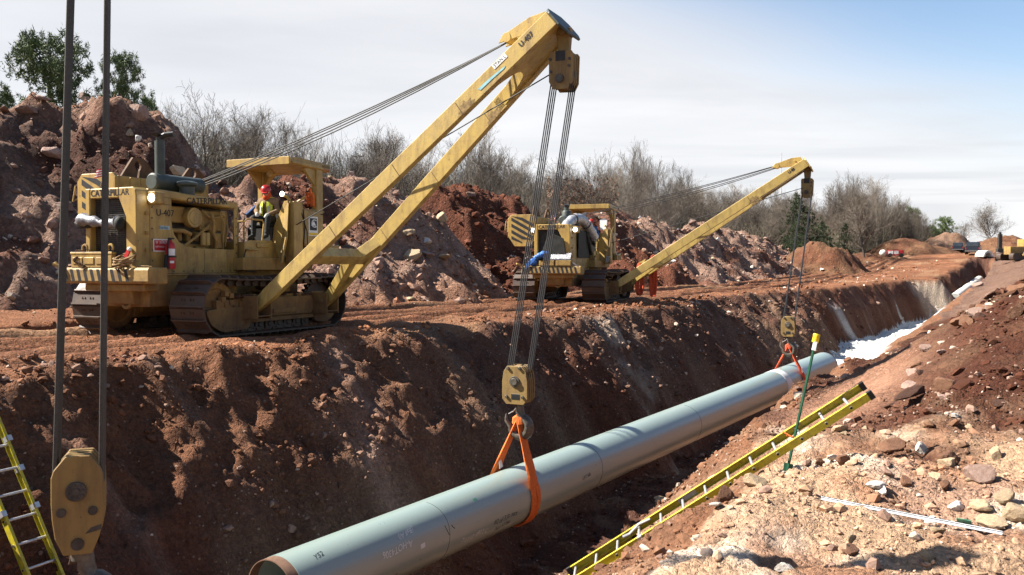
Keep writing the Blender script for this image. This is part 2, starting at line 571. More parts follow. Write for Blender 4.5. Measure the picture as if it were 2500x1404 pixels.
def mesh_np(name, v, f, mat, attr=None, smooth=False, sides=3):
    me = bpy.data.meshes.new(name)
    nv, nf = len(v), len(f)
    me.vertices.add(nv)
    me.vertices.foreach_set('co', np.ascontiguousarray(v, dtype=np.float32).ravel())
    me.loops.add(nf * sides)
    me.loops.foreach_set('vertex_index', np.ascontiguousarray(f, dtype=np.int32).ravel())
    me.polygons.add(nf)
    me.polygons.foreach_set('loop_start', np.arange(0, nf * sides, sides, dtype=np.int32))
    me.polygons.foreach_set('use_smooth', np.full(nf, smooth))
    me.update(calc_edges=True)
    me.validate()
    setmat(me, mat)
    if attr is not None:
        a = me.attributes.new('soil', 'FLOAT_COLOR', 'POINT')
        rgba = np.ones((nv, 4), np.float32); rgba[:, :3] = attr
        a.data.foreach_set('color', rgba.ravel())
    return me

# text as mesh: list of (x, y) verts and faces
_txt = {}
def text_geo(st, size=1.0, align='CENTER'):
    key = (st, align)
    if key not in _txt:
        cu = bpy.data.curves.new('text', 'FONT')
        cu.body = st; cu.align_x = align; cu.align_y = 'CENTER'; cu.size = 1.0; cu.resolution_u = 3
        o = bpy.data.objects.new('text', cu)
        COL.objects.link(o)
        dg = bpy.context.evaluated_depsgraph_get()
        me = bpy.data.meshes.new_from_object(o.evaluated_get(dg))
        _txt[key] = ([v.co.copy() for v in me.vertices], [tuple(p.vertices) for p in me.polygons])
        bpy.data.meshes.remove(me)
        bpy.data.objects.remove(o)
        bpy.data.curves.remove(cu)
    vs, fs = _txt[key]
    return [v * size for v in vs], fs
def lettering(st, size, org, xdir, ydir, mat, parent, name='lettering', squash=1.0, bold=0.0):
    xd, yd = Vector(xdir).normalized(), Vector(ydir).normalized()
    vs, fs = text_geo(st, size)
    nrm = xd.cross(yd)
    mb = MB()
    org = Vector(org)
    for k in ((0,) if not bold else (-bold, 0, bold)):
        mb.add([org + xd * ((v.x) * squash + k) + yd * v.y + nrm * (abs(k) * 0.05) for v in vs], fs)
    me = bpy.data.meshes.new(name)
    me.from_pydata(mb.v, [], mb.f)
    setmat(me, mat)
    return link(name, me, parent)
# ------------------------------------------------------------------ noise
def _hash(ix, iy, s):
    h = (ix.astype(np.int64) * 374761393 + iy.astype(np.int64) * 668265263 + s * 974634121) & 0xFFFFFFFF
    h = ((h ^ (h >> 13)) * 1274126177) & 0xFFFFFFFF
    h = ((h ^ (h >> 16)) * 2246822519) & 0xFFFFFFFF
    return (h ^ (h >> 15)) & 0xFFFFFFFF
def gnoise(x, y, s=0):
    x = np.asarray(x, float); y = np.asarray(y, float)
    ix = np.floor(x); iy = np.floor(y)
    fx = x - ix; fy = y - iy
    ux = fx * fx * fx * (fx * (fx * 6 - 15) + 10); uy = fy * fy * fy * (fy * (fy * 6 - 15) + 10)
    r = []
    for dx in (0, 1):
        for dy in (0, 1):
            a = _hash(ix + dx, iy + dy, s) * (2 * math.pi / 4294967296.0)
            r.append(np.cos(a) * (fx - dx) + np.sin(a) * (fy - dy))
    a = r[0] + (r[2] - r[0]) * ux
    b = r[1] + (r[3] - r[1]) * ux
    return 1.5 * (a + (b - a) * uy)
def fbm(x, y, octv=4, s=0, gain=0.5, lac=2.03):
    t, a, f = 0.0, 1.0, 1.0
    for i in range(octv):
        t = t + a * gnoise(x * f + 17.3 * i, y * f - 9.1 * i, s + i)
        a *= gain; f *= lac
    return t
def sstep(a, b, x):
    t = np.clip((x - a) / (b - a), 0, 1)
    return t * t * (3 - 2 * t)
def clods(x, y, scale, s=0):
    """lumpy soil: rounded tops with sharp creases between"""
    return 1.0 - 2.0 * np.abs(gnoise(x / scale, y / scale, s))

# ------------------------------------------------------------------ place frame: u runs along the trench, v across it
A0 = R(30.0)
CA, SA = math.cos(A0), math.sin(A0)
def uv(x, y):
    return x * SA + y * CA, x * CA - y * SA
def xy(u, v):
    return u * SA + v * CA, u * CA - v * SA

def rise_u(u):
    return np.interp(u, [70, 85, 100, 120, 146, 170, 200, 420], [0, 0.12, 0.5, 1.45, 3.0, 3.5, 3.7, 6.0])

def ground_parts(u, v):
    """height of the ground sheet and masks (wall, floor)"""
    rise = rise_u(u)
    wob = fbm(u * 0.13, u * 0 + 3.1, 3, 11) * 0.9 + fbm(u * 0.7, u * 0 + 1.7, 2, 15) * 0.22
    step = sstep(86.5, 88.5, u)
    vl = -12.75 + wob + 3.0 * sstep(48, 86, u) + 2.4 * step + 0.02 * np.clip(u - 88, 0, 100)
    far = sstep(40, 75, u)
    vb1 = vl + 3.5 + 0.75 * (1 - sstep(13, 20, u)) + 0.6 * sstep(33, 37, u) * (1 - sstep(48, 56, u)) - 1.5 * far + 0.35 * fbm(u * 0.25, u * 0 + 8, 2, 21)
    zb = -4.55 + 1.15 * sstep(36, 42, u) + sstep(36, 42, u) * 0.13 * fbm(u * 0.5, v * 0.6, 3, 27) + 0 * far
    vb2 = np.maximum(-6.9 + 0.3 * fbm(u * 0.3, u * 0, 2, 25), vb1 + 0.8)
    end = sstep(128, 140, u)
    zb = zb * (1 - end)
    # right bank
    near = 1 - sstep(9.5, 15.0, u)
    lip_v = -3.5 + 0.35 * fbm(u * 0.22, u * 0 + 5, 3, 31) + 1.2 * near
    lip_z = -0.85 + 0.3 * near - 0.30 * sstep(20, 28, u) + 0.65 * sstep(45, 80, u) + 0.12 * fbm(u * 0.4, u * 0 + 2, 2, 33)
    crest = -0.50 + 1.70 * sstep(8.5, 17.5, u) - 0.3 * sstep(24, 36, u) + 0.25 * sstep(45, 60, u) - 0.6 * sstep(70, 90, u)
    crest = crest + 0.35 * (1 - sstep(2, 7, u))
    t = np.clip((v - lip_v) / (4.2 + lip_v * 0), 0, 1)
    zr = lip_z + (crest - lip_z) * (t * t * (3 - 2 * t)) + 0.25 * sstep(2, 8, v) * np.clip(v - 2, 0, 10) * 0.25
    # left of trench: road
    road = 0.035 * fbm(u * 0.5, v * 0.9, 3, 41)
    ruts = 0.0
    for rv, wd, dp in ((-15.5, 0.42, 0.10), (-17.9, 0.5, 0.12), (-16.6, 0.3, 0.05), (-19.4, 0.45, 0.11), (-20.6, 0.3, 0.07), (-14.4, 0.35, 0.07)):
        c = rv + 0.5 * gnoise(u * 0.06, u * 0 + rv, 51) + 0.09 * gnoise(u * 0.8, u * 0 + rv, 52)
        q = (v - c) / wd
        ruts = ruts - 1.5 * dp * np.exp(-q ** 4) + dp * 1.25 * np.exp(-((np.abs(q) - 1.45) / 0.4) ** 2)
    cleat = 0.03 * np.sin(u * 2 * math.pi / 0.27) * np.exp(-(((v + 15.5) / 0.5) ** 4)) + 0.03 * np.sin(u * 2 * math.pi / 0.27) * np.exp(-(((v + 17.9) / 0.5) ** 4))
    rmask = sstep(-24.0, -20.5, v)
    zl = road + (ruts + cleat) * rmask + 0.35 * sstep(-20.5, -29, v) * (1 - sstep(30, 60, u)) + np.clip(-38 - v, 0, 60) * 0.07
    # berm of loose soil along the left edge
    zl = zl + 0.10 * np.exp(-((v - vl + 0.7) / 0.5) ** 2) * (0.6 + 0.8 * fbm(u * 0.4, u * 0, 2, 61))
    tl = np.clip((v - vl) / (vb1 - vl), 0, 1)
    shape = np.interp(tl, [0, 0.10, 0.60, 0.80, 1.0], [0, 0.045, 0.47, 0.76, 1.0])
    z1 = zl + (zb - zl) * shape
    tr = np.clip((lip_v - v) / (lip_v - vb2), 0, 1)
    z2 = zr + (zb - zr) * np.interp(tr, [0, 0.08, 0.45, 0.9, 1], [0, 0.05, 0.42, 0.94, 1.0])
    z = np.where(v < vb1, z1, np.where(v > vb2, z2, zb + 0 * u))
    inside = (v > vl) & (v < lip_v)
    wall = np.where(inside, np.minimum(1, np.minimum((v - vl) / 0.5, (lip_v - v) / 0.5)), 0)
    wall = np.clip(wall, 0, 1)
    floor = np.where((v > vb1) & (v < vb2), 1.0, 0.0)
    left = (v < (vb1 + vb2) * 0.5).astype(float)
    return z + rise, wall, floor, left, tl, vl, lip_v

def ground_z(x, y, detail=True):
    u, v = uv(np.asarray(x, float), np.asarray(y, float))
    z, wall, floor, left, tl, vl, lip = ground_parts(u, v)
    rough = np.where(v < vl, 0.22, 1.0) * (1 - 0.8 * floor * sstep(36, 42, u))
    pileband = sstep(-21, -23, v)
    rough = np.maximum(rough, pileband * 0.8)
    tr_ = (v > lip)
    flat = np.exp(-(((u - 15.5) / 3.0) ** 2 + ((v + 2.4) / 0.9) ** 2))      # a smooth tracked patch on the right bank
    rough = rough * (1 - 0.85 * flat * tr_)
    lw = wall * left
    # big lumps on the left wall: broken ground near the first machine, smooth cut face further down
    lump = clods(u + 0.5 * v, v, 1.9, 71) * 0.5 + clods(u, v, 0.8, 73) * 0.22
    coarse = 0.30 + 0.70 * (1 - sstep(0.55, 0.85, tl)) * (1 - 0.55 * sstep(14, 20, u))
    coarse = np.maximum(coarse, 0.85 * sstep(34, 38, u) * (1 - sstep(56, 62, u)))
    lw = lw * (1 - 0.75 * sstep(36, 42, u) * sstep(0.7, 0.95, tl))
    z = z + lw * lump * 0.50 * coarse + lw * coarse * 0.12 * fbm(u * 2.2, v * 2.2, 3, 77)
    # erosion runs down the wall
    z = z + lw * 0.12 * (1 - coarse * 0.6) * fbm(u * 1.3, v * 0.12, 3, 79)
    rw = wall * (1 - left)
    z = z + rw * (clods(u, v, 1.1, 83) * 0.14)
    z = z - 0.24 * np.exp(-((u - 9.75) / 0.75) ** 2) * sstep(-4.8, -4.0, v) * (1 - sstep(-2.2, -1.2, v))
    fade = 1 - 0.85 * sstep(24, 45, u)
    if detail:
        z = z + rough * (0.10 * fbm(u * 0.9, v * 0.9, 3, 91) + fade * (0.07 * clods(u, v, 0.36, 93) * sstep(-0.3, 0.5, gnoise(u * 0.35, v * 0.35, 95))
                         + 0.042 * clods(u, v, 0.17, 97)))
    return z

# ------------------------------------------------------------------ spoil piles: ridges of dumped earth
class Pile:
    def __init__(s, name, knots, slope, r0, lump, seed, front=1.0):
        k = np.array(knots, float)
        s.name, s.u, s.vc, s.h, s.slope, s.r0, s.lump, s.seed, s.front = name, k[:, 0], k[:, 1], k[:, 2], slope, r0, lump, seed, front
    def z(s, x, y):
        u, v = uv(np.asarray(x, float), np.asarray(y, float))
        uw = u + 0.5 * gnoise(u * 0.3, v * 0.3, s.seed)
        h = np.interp(uw, s.u, s.h); vc = np.interp(uw, s.u, s.vc)
        dvv = v - vc + 0.9 * fbm(u * 0.22, v * 0.22, 2, s.seed + 3)
        sl = np.where(dvv > 0, s.slope * s.front, s.slope)
        z = h - sl * (np.sqrt(dvv ** 2 + s.r0 ** 2) - s.r0)
        L = s.lump
        z = z + L * (0.55 * clods(u, v, 2.6, s.seed + 5) * 0.5 + 0.5 * fbm(u * 0.5, v * 0.5, 3, s.seed + 6) + 0.22 * clods(u, v, 0.9, s.seed + 7) + 0.10 * clods(u, v, 0.42, s.seed + 8))
        # foot: spreads out as loose talus
        return np.where(z < 0.8, 0.8 - (0.8 - z) * 0.8, z) + rise_u(u)

PILES = {
    'hill': Pile('hill', [(2, -35, 5.0), (10, -35, 6.0), (17, -34.5, 6.4), (20.2, -34, 7.3), (22.9, -33, 8.1), (24.9, -33, 7.3), (27, -32.5, 5.6), (29, -32, 4.3), (32, -31, 1.5), (36, -31, -3)], 0.95, 2.2, 1.25, 101),
    'mid': Pile('mid', [(17, -27, -3), (21, -26.8, 2.6), (25.4, -26.6, 4.5), (29.7, -26.6, 5.2), (33, -26.9, 4.6), (36, -27.2, 3.7), (40, -27.6, 2.2), (45, -28, -2)], 0.85, 1.0, 1.0, 131),
    'red': Pile('red', [(34, -29, -3), (38, -29, 2.4), (41.2, -29, 5.3), (45.5, -29.5, 6.0), (50, -30, 5.6), (54.5, -30.2, 4.9), (60, -30, 2.5), (66, -30, -3)], 0.95, 1.2, 1.1, 161),
    'long': Pile('long', [(50, -28.5, -3), (56, -28.5, 3.8), (61, -28.5, 5.1), (68, -28.8, 5.3), (74, -29, 4.7), (82, -29, 4.4), (90, -29, 4.9), (97, -28.8, 4.6), (108, -28.4, 3.4), (118, -28, 1.6), (126, -28, -2)], 0.72, 1.3, 1.2, 191),
}
class Cone(Pile):
    def __init__(s, name, x, y, r, h, seed, stretch=1.0, lump=0.5, peak=0.25):
        s.name, s.x, s.y, s.r, s.hh, s.seed, s.stretch, s.lump, s.peak = name, x, y, r, h, seed, stretch, lump, peak
        s.base = float(ground_z(np.array([x]), np.array([y]), False)[0])
    def z(s, x, y):
        x = np.asarray(x, float); y = np.asarray(y, float)
        dx = (x - s.x) / s.stretch; dy = y - s.y
        d = np.sqrt(dx * dx + dy * dy) / s.r
        d = d + 0.16 * gnoise(x * 0.35, y * 0.35, s.seed)
        z = s.hh * (1 + s.peak * 0.4 - np.sqrt(d * d + s.peak ** 2) * 1.0)
        return s.base + z + s.lump * (0.75 * fbm(x * 0.35, y * 0.35, 4, s.seed + 2) + 0.30 * clods(x, y, 1.1, s.seed + 4))

def direct(px, py):
    c, s_ = math.cos(PITCH), math.sin(PITCH)
    return Vector((0, c, -s_)) + Vector((1, 0, 0)) * ((px - 1250.0) / FPX) + Vector((0, s_, c)) * ((702.0 - py) / FPX)
def at_depth(px, py, d):
    v = direct(px, py)
    return CAM + v * (d / v.y)
_surf = []
def surf_z(x, y):
    z = ground_z(x, y)
    for p in _surf:
        z = np.maximum(z, p.z(x, y))
    return z
def hit(px, py, dmin=3.0, dmax=400.0):
    """where the line of sight through a point of the photograph meets the ground"""
    v = direct(px, py); v = v / v.y
    t = np.geomspace(dmin, dmax, 1500)
    x, y, z = CAM.x + v.x * t, CAM.y + v.y * t, CAM.z + v.z * t
    below = z < surf_z(x, y)
    if not below.any():
        i = len(t) - 1
    else:
        i = int(np.argmax(below))
    a, b = t[max(i - 1, 0)], t[i]
    for _ in range(12):
        mdl = (a + b) / 2
        if CAM.z + v.z * mdl < float(surf_z(np.array([CAM.x + v.x * mdl]), np.array([mdl]))[0]): b = mdl
        else: a = mdl
    return Vector((CAM.x + v.x * b, b, CAM.z + v.z * b))

CONES = []
for nm, px, py, d, r, h, st, lp, pk in (
        ('a', 2003, 660, 100, 4.6, 4.1, 1.0, 0.7, 0.35), ('b', 2205, 628, 140, 5.6, 3.2, 1.0, 0.5, 0.3),
        ('c', 2312, 612, 172, 6.6, 4.6, 1.0, 0.5, 0.12), ('d', 2450, 622, 185, 8.0, 4.2, 1.0, 0.5, 0.3),
        ('e', 2262, 626, 150, 3.8, 1.8, 1.2, 0.4, 0.4), ('f', 2085, 640, 125, 3.5, 1.3, 1.6, 0.5, 0.4)):
    p = at_depth(px, py, d)
    CONES.append(Cone(nm, p.x, p.y, r, h, 300 + len(CONES) * 11, st, lp, pk))
_surf = list(PILES.values()) + CONES

# ------------------------------------------------------------------ soil colours (what the earth is made of, not how it is lit)
C_ROAD = np.array((0.150, 0.066, 0.034)); C_RED = np.array((0.085, 0.031, 0.018)); C_DARK = np.array((0.042, 0.019, 0.013))
C_PINK = np.array((0.205, 0.130, 0.098)); C_TAN = np.array((0.30, 0.195, 0.125)); C_WHITE = np.array((0.44, 0.355, 0.285)); C_BROWN = np.array((0.135, 0.068, 0.04))
C_WALL = np.array((0.085, 0.043, 0.029)); C_WALL2 = np.array((0.125, 0.075, 0.05)); C_LEAF = np.array((0.12, 0.09, 0.062)); C_PADW = np.array((0.43, 0.44, 0.43))
def lerp(a, b, t):
    t = np.asarray(t)[..., None]
    return a * (1 - t) + b * t
def soil_color(x, y):
    u, v = uv(x, y)
    z, wall, floor, left, tl, vl, lip = ground_parts(u, v)
    n1 = fbm(u * 0.25, v * 0.25, 4, 201); n2 = fbm(u * 0.9, v * 0.9, 4, 205); n3 = fbm(u * 0.08, v * 0.3, 3, 209)
    c = np.zeros(u.shape + (3,)) + C_ROAD
    c = lerp(c, C_ROAD * 1.45, sstep(0.0, 0.7, n1)); c = lerp(c, C_RED * 1.1, sstep(0.1, 0.8, n2) * 0.55)
    c = lerp(c, np.array((0.25, 0.155, 0.09)), sstep(0.25, 0.8, n3) * 0.55 * sstep(-24, -20, v))
    c = lerp(c, C_ROAD * 0.75, np.exp(-((u - 30) / 9.0) ** 2) * 0.3)
    # right bank: pale tan ground near the post, dark red loose earth heaped behind it
    rb = (v > lip - 0.15).astype(float)
    edge_u = 11.4 + 0.9 * (v + 2.2) * -0.3 + 1.1 * n2
    cr = lerp(np.zeros(c.shape) + C_TAN, C_WHITE, sstep(0.05, 0.6, n1 + 0.5 * n2))
    cr = lerp(cr, C_BROWN * 1.5, sstep(0.1, 0.55, fbm(u * 0.7, v * 0.7, 4, 215)) * 0.8)
    heap = lerp(np.zeros(c.shape) + C_RED * 0.6, C_BROWN * 0.58, sstep(-0.2, 0.6, n2))
    heap = lerp(heap, C_PINK * 0.6, sstep(0.25, 0.8, n1) * 0.5 * sstep(18, 26, u))
    heap = lerp(heap, C_PINK * 0.75, 0.6 * sstep(44, 52, u))
    cr = lerp(cr, heap, sstep(-0.8, 1.0, u - edge_u))
    flat = np.exp(-(((u - 15.5) / 3.0) ** 2 + ((v + 2.4) / 0.9) ** 2))
    cr = lerp(cr, np.array((0.24, 0.13, 0.085)), np.clip(flat * 1.3, 0, 1))
    c = lerp(c, cr, rb)
    # right wall
    rw = wall * (1 - left)
    crw = lerp(np.zeros(c.shape) + C_BROWN, C_TAN * 0.9, sstep(-0.1, 0.6, n2) * 0.6 * (1 - sstep(14, 18, u)))
    c = lerp(c, crw, rw * 0.9)
    # left wall: layers of red clay, grey rock streaks running down
    lw = wall * left
    cw = lerp(np.zeros(c.shape) + C_WALL, C_WALL2, sstep(-0.2, 0.7, fbm(u * 0.5, v * 0.25, 4, 221)))
    cw = lerp(cw, C_RED * 0.85, sstep(0.0, 0.6, n1) * 0.7)
    up_ = (1 - sstep(0.45, 0.75, tl)) * (1 - sstep(13, 19, u)); cw = lerp(cw, C_ROAD * 0.72, up_ * 0.8)
    streak = sstep(0.25, 0.75, fbm(u * 0.9 - v * 0.22, v * 0.16, 4, 225))
    cw = lerp(cw, C_PINK * 0.85, streak * 0.42)
    band = np.exp(-((u - 27.0 + 0.55 * (v + 12)) / 1.1) ** 2)
    cw = lerp(cw, C_WHITE * 0.65, band * sstep(-0.4, 0.5, n2) * 0.65)
    band2 = np.exp(-((u - 13.9 + 0.6 * (v + 12)) / 0.55) ** 2) * (0.6 + 0.5 * n2)
    cw = lerp(cw, C_PINK * 1.1, np.clip(band2, 0, 1) * 0.7)
    farw = sstep(50, 62, u)
    cw = lerp(cw, C_RED * 0.9, farw * 0.6)
    wst = 0.6 * sstep(0.34, 0.6, fbm(u * 0.42, v * 0.10, 3, 229)) * farw * sstep(0.30, 0.8, tl)
    cw = lerp(cw, C_PADW, wst)
    stepw = np.exp(-((u - 87.6) / 1.5) ** 2)
    cw = lerp(cw, np.array((0.34, 0.28, 0.22)), stepw)
    c = lerp(c, cw, lw)
    cf = lerp(np.zeros(c.shape) + C_DARK * 1.6, C_WALL2, sstep(-0.2, 0.7, n2))
    cf = lerp(cf, C_PADW, sstep(37, 41, u + 2 * n2) * (1 - sstep(122, 126, u)))
    c = lerp(c, cf, floor)
    padw = sstep(37, 41, u + 2 * n2) * (1 - sstep(80, 90, u)) * rw * sstep(-4.6, -5.3, v + 0.5 * n1)
    c = lerp(c, C_PADW, padw)
    # leaf litter under the wood
    c = lerp(c, C_LEAF * (0.85), sstep(-37, -42, v + 2 * n1) * (1 - sstep(-45, -30, v)))
    return np.clip(c, 0.004, 1)

def pile_color(kind, x, y, z):
    u, v = uv(x, y)
    n1 = fbm(u * 0.28, v * 0.28, 4, 241); n2 = fbm(u * 1.0, v * 1.0, 4, 245)
    if kind == 'hill':
        c = lerp(np.zeros(u.shape + (3,)) + C_PINK * 0.8, C_RED * 1.1, sstep(-0.1, 0.5, n1) * 0.7)
        scar = np.exp(-((u - 21.3) / 2.6) ** 2) * np.exp(-((z - 5.0 + 0.3 * (u - 21)) / 1.7) ** 2)
        c = lerp(c, C_DARK * 1.25, np.clip(1.5 * scar + 0.3 * n2 * scar, 0, 1))
        c = lerp(c, C_ROAD * 1.1, sstep(7.0, 8.6, z) * 0.4)
    elif kind == 'mid':
        c = lerp(np.zeros(u.shape + (3,)) + C_PINK, C_RED * 1.1, sstep(0.1, 0.6, n1) * 0.8)
        c = lerp(c, C_RED, np.exp(-((u - 26.5) / 2.0) ** 2) * sstep(2.5, 3.6, z))
        c = lerp(c, C_ROAD * 1.3, (1 - sstep(0.3, 1.5, z)) * 0.6)
    elif kind == 'red':
        c = lerp(np.zeros(u.shape + (3,)) + C_RED, C_DARK, sstep(0.1, 0.7, n2) * 0.5)
    elif kind == 'long':
        c = lerp(np.zeros(u.shape + (3,)) + C_PINK * 0.95, C_RED * 1.1, sstep(-0.1, 0.5, n1) * 0.75)
        c = lerp(c, C_RED, 1 - sstep(58, 64, u + 3 * n1))
    elif kind in ('c',):
        c = lerp(np.zeros(u.shape + (3,)) + np.array((0.15, 0.09, 0.06)), C_PINK * 0.8, sstep(0, 0.6, n1) * 0.5)
    else:
        c = lerp(np.zeros(u.shape + (3,)) + np.array((0.115, 0.06, 0.034)), C_RED * 1.1, sstep(0, 0.6, n1) * 0.6)
    return np.clip(c * (1 + 0.25 * n2)[..., None], 0.004, 1)

def grid_mesh(name, us, vs_, zf, cf, mat):
    U, V = np.meshgrid(us, vs_, indexing='ij')
    X, Y = xy(U, V)
    Z = zf(X, Y)
    nu, nv_ = len(us), len(vs_)
    P = np.stack([X, Y, Z], -1).reshape(-1, 3)
    i = np.arange(nu - 1)[:, None] * nv_ + np.arange(nv_ - 1)[None, :]
    F = np.stack([i, i + nv_, i + nv_ + 1, i + 1], -1).reshape(-1, 4)
    C_ = cf(X, Y, Z).reshape(-1, 3)
    # the winding must face up
    return mesh_np(name, P, F[:, ::-1], mat, C_, True, 4)

def axis_steps(parts):
    out = [parts[0][0]]
    for a, b, st in parts:
        n_ = max(1, int(round((b - a) / st)))
        out += list(np.linspace(a, b, n_ + 1)[1:])
    return np.array(out)
us = axis_steps([(-25, 0, 1.5), (0, 5, 0.25), (5, 16, 0.075), (16, 30, 0.11), (30, 82, 0.22), (82, 100, 0.42), (100, 160, 1.5), (160, 420, 12)])
vs1 = axis_steps([(-190, -60, 8), (-60, -36, 1.2), (-36, -21, 0.4), (-21, -13.5, 0.11), (-13.5, 0.6, 0.07), (0.6, 3, 0.2), (3, 12, 0.6), (12, 90, 8)])
me = grid_mesh('ground', us, vs1, ground_z, lambda x, y, z: soil_color(x, y), 'soil')
tag(link('ground', me), kind='structure')

PILE_LABEL = {
    'hill': ('tallest earth heap, pinkish with a dark dug scar, behind the nearer pipelayer', 'dirt pile'),
    'mid': ('pinkish rocky heap with pale boulders, rising behind the canopy and boom of the nearer pipelayer', 'dirt pile'),
    'red': ('dark red heap of loose clods between the two pipelayers', 'dirt pile'),
    'long': ('long grey pink rubble ridge running away behind the farther pipelayer', 'dirt pile'),
}
for k, p in PILES.items():
    u0, u1 = p.u[0], p.u[-1]
    vm = p.vc.mean()
    wv = 13 if k == 'hill' else 10
    st = 0.2 if k != 'long' else 0.3
    us_ = np.arange(max(u0, 0 if k == 'hill' else -99), u1, st); vs_ = np.concatenate([np.arange(vm - wv, vm - 2.5, 0.5), np.arange(vm - 2.5, vm + wv, st * 0.8)])
    me = grid_mesh('spoil_pile', us_, vs_, p.z, lambda x, y, z, k=k: pile_color(k, x, y, z), 'pile_soil')
    tag(link('spoil_pile', me), PILE_LABEL[k][0], PILE_LABEL[k][1], 'heaps of dug earth beside the trench')
CONE_LABEL = ['rounded brown mound under the hoist lines of the farther pipelayer', 'broad low brown mound at the edge of the wood, red object in front',
              'steep pointed far mound beside the lone green pine', 'far pale mound at the right edge behind the excavator boom', 'small far mound between the broad mound and the pointed mound', 'low heap of clods in front of the dark cedars']
for i, c in enumerate(CONES):
    w_ = c.r * 1.5
    def zf(x, y, c=c): return c.z(x, y)
    uc, vc = uv(c.x, c.y)
    st = 0.25 if i == 0 else 0.4
    me = grid_mesh('dirt_mound', np.arange(uc - w_ * c.stretch, uc + w_ * c.stretch, st), np.arange(vc - w_ * c.stretch, vc + w_ * c.stretch, st), zf, lambda x, y, z, c=c: pile_color(c.name, x, y, z), 'pile_soil')
    tag(link('dirt_mound', me), CONE_LABEL[i], 'dirt mound', 'mounds of earth in the distance')

# ------------------------------------------------------------------ stones and clods
def ico(sub):
    bm = bmesh.new()
    bmesh.ops.create_icosphere(bm, subdivisions=sub, radius=1.0)
    v = np.array([p.co[:] for p in bm.verts]); f = np.array([[q.index for q in p.verts] for p in bm.faces])
    bm.free()
    return v, f
ICO1, ICO2, ICO3 = ico(1), ico(2), ico(3)
def rock_shape(rs, base, cuts, round_=0.15, sc=(1, 0.8, 0.65)):
    v, f = base
    v = v.copy()
    for _ in range(cuts):
        n = rs.normal(size=3); n /= np.linalg.norm(n)
        d = rs.uniform(0.45, 0.8)
        h = v @ n
        over = h > d
        v[over] -= np.outer(h[over] - d, n) * (1 - round_)
    v *= 1 + rs.normal(size=(len(v), 1)) * 0.03
    v *= np.array(sc) * rs.uniform(0.85, 1.15, 3)
    return v, f
rs = np.random.default_rng(5)
CLODS = [rock_shape(rs, ICO1, 6, 0.0, (1, 0.75, 0.6)) for _ in range(7)] + [rock_shape(rs, ICO1, 7, 0.0, (1, 0.7, 0.45)) for _ in range(4)]
ROCKS = []
for i in range(10):
    v, f = rock_shape(rs, ICO3, rs.integers(7, 12), 0.04, (1, rs.uniform(0.65, 0.95), rs.uniform(0.5, 0.8)))
    ROCKS.append((v, f))
def rand_rot(rs, n):
    q = rs.normal(size=(n, 4)); q /= np.linalg.norm(q, axis=1)[:, None]
    a, b, c, d = q.T
    return np.stack([np.stack([1 - 2 * (c * c + d * d), 2 * (b * c - a * d), 2 * (b * d + a * c)], -1),
                     np.stack([2 * (b * c + a * d), 1 - 2 * (b * b + d * d), 2 * (c * d - a * b)], -1),
                     np.stack([2 * (b * d - a * c), 2 * (c * d + a * b), 1 - 2 * (b * b + c * c)], -1)], 1)
def scatter(name, P, S, C_, label, rs):
    n = len(P)
    Rm = rand_rot(rs, n)
    pick = rs.integers(0, len(CLODS), n)
    VV, FF, CC, off = [], [], [], 0
    for k, (v, f) in enumerate(CLODS):
        idx = np.where(pick == k)[0]
        if not len(idx): continue
        W = np.einsum('nij,vj->nvi', Rm[idx], v) * S[idx][:, None, None]
        W[:, :, 2] *= 0.8
        W += P[idx][:, None, :]
        VV.append(W.reshape(-1, 3))
        FF.append((f[None] + (np.arange(len(idx)) * len(v))[:, None, None] + off).reshape(-1, 3))
        CC.append(np.repeat(C_[idx], len(v), 0))
        off += len(idx) * len(v)
    me = mesh_np(name, np.concatenate(VV), np.concatenate(FF), 'rubble', np.concatenate(CC), False, 3)
    return tag(link(name, me), kind='stuff')
def rubble_zone(rs, n, ur, vr, smin, smax, power, keep=None):
    u = rs.uniform(*ur, n); v = rs.uniform(*vr, n)
    if keep is not None:
        ok = keep(u, v, rs); u, v = u[ok], v[ok]
    x, y = xy(u, v)
    s = smin * (1 - rs.random(len(u))) ** (-1.0 / power)
    s = np.clip(s, smin, smax)
    return x, y, s
def colors_for(base, rs, light=0.12, red=0.2):
    n = len(base)
    c = base * rs.uniform(0.75, 1.35, (n, 1))
    k = rs.random(n)
    c = np.where((k < light)[:, None], C_WHITE * rs.uniform(0.6, 1.15, (n, 1)), c)
    c = np.where(((k > light) & (k < light + red))[:, None], C_PINK * rs.uniform(0.7, 1.2, (n, 1)), c)
    return c
rs = np.random.default_rng(21)
X, Y, S, L = [], [], [], []
patch = lambda sc, lo, sd: (lambda u, v, r: (fbm(u * sc, v * sc, 3, sd) + r.normal(size=len(u)) * 0.25) > lo)
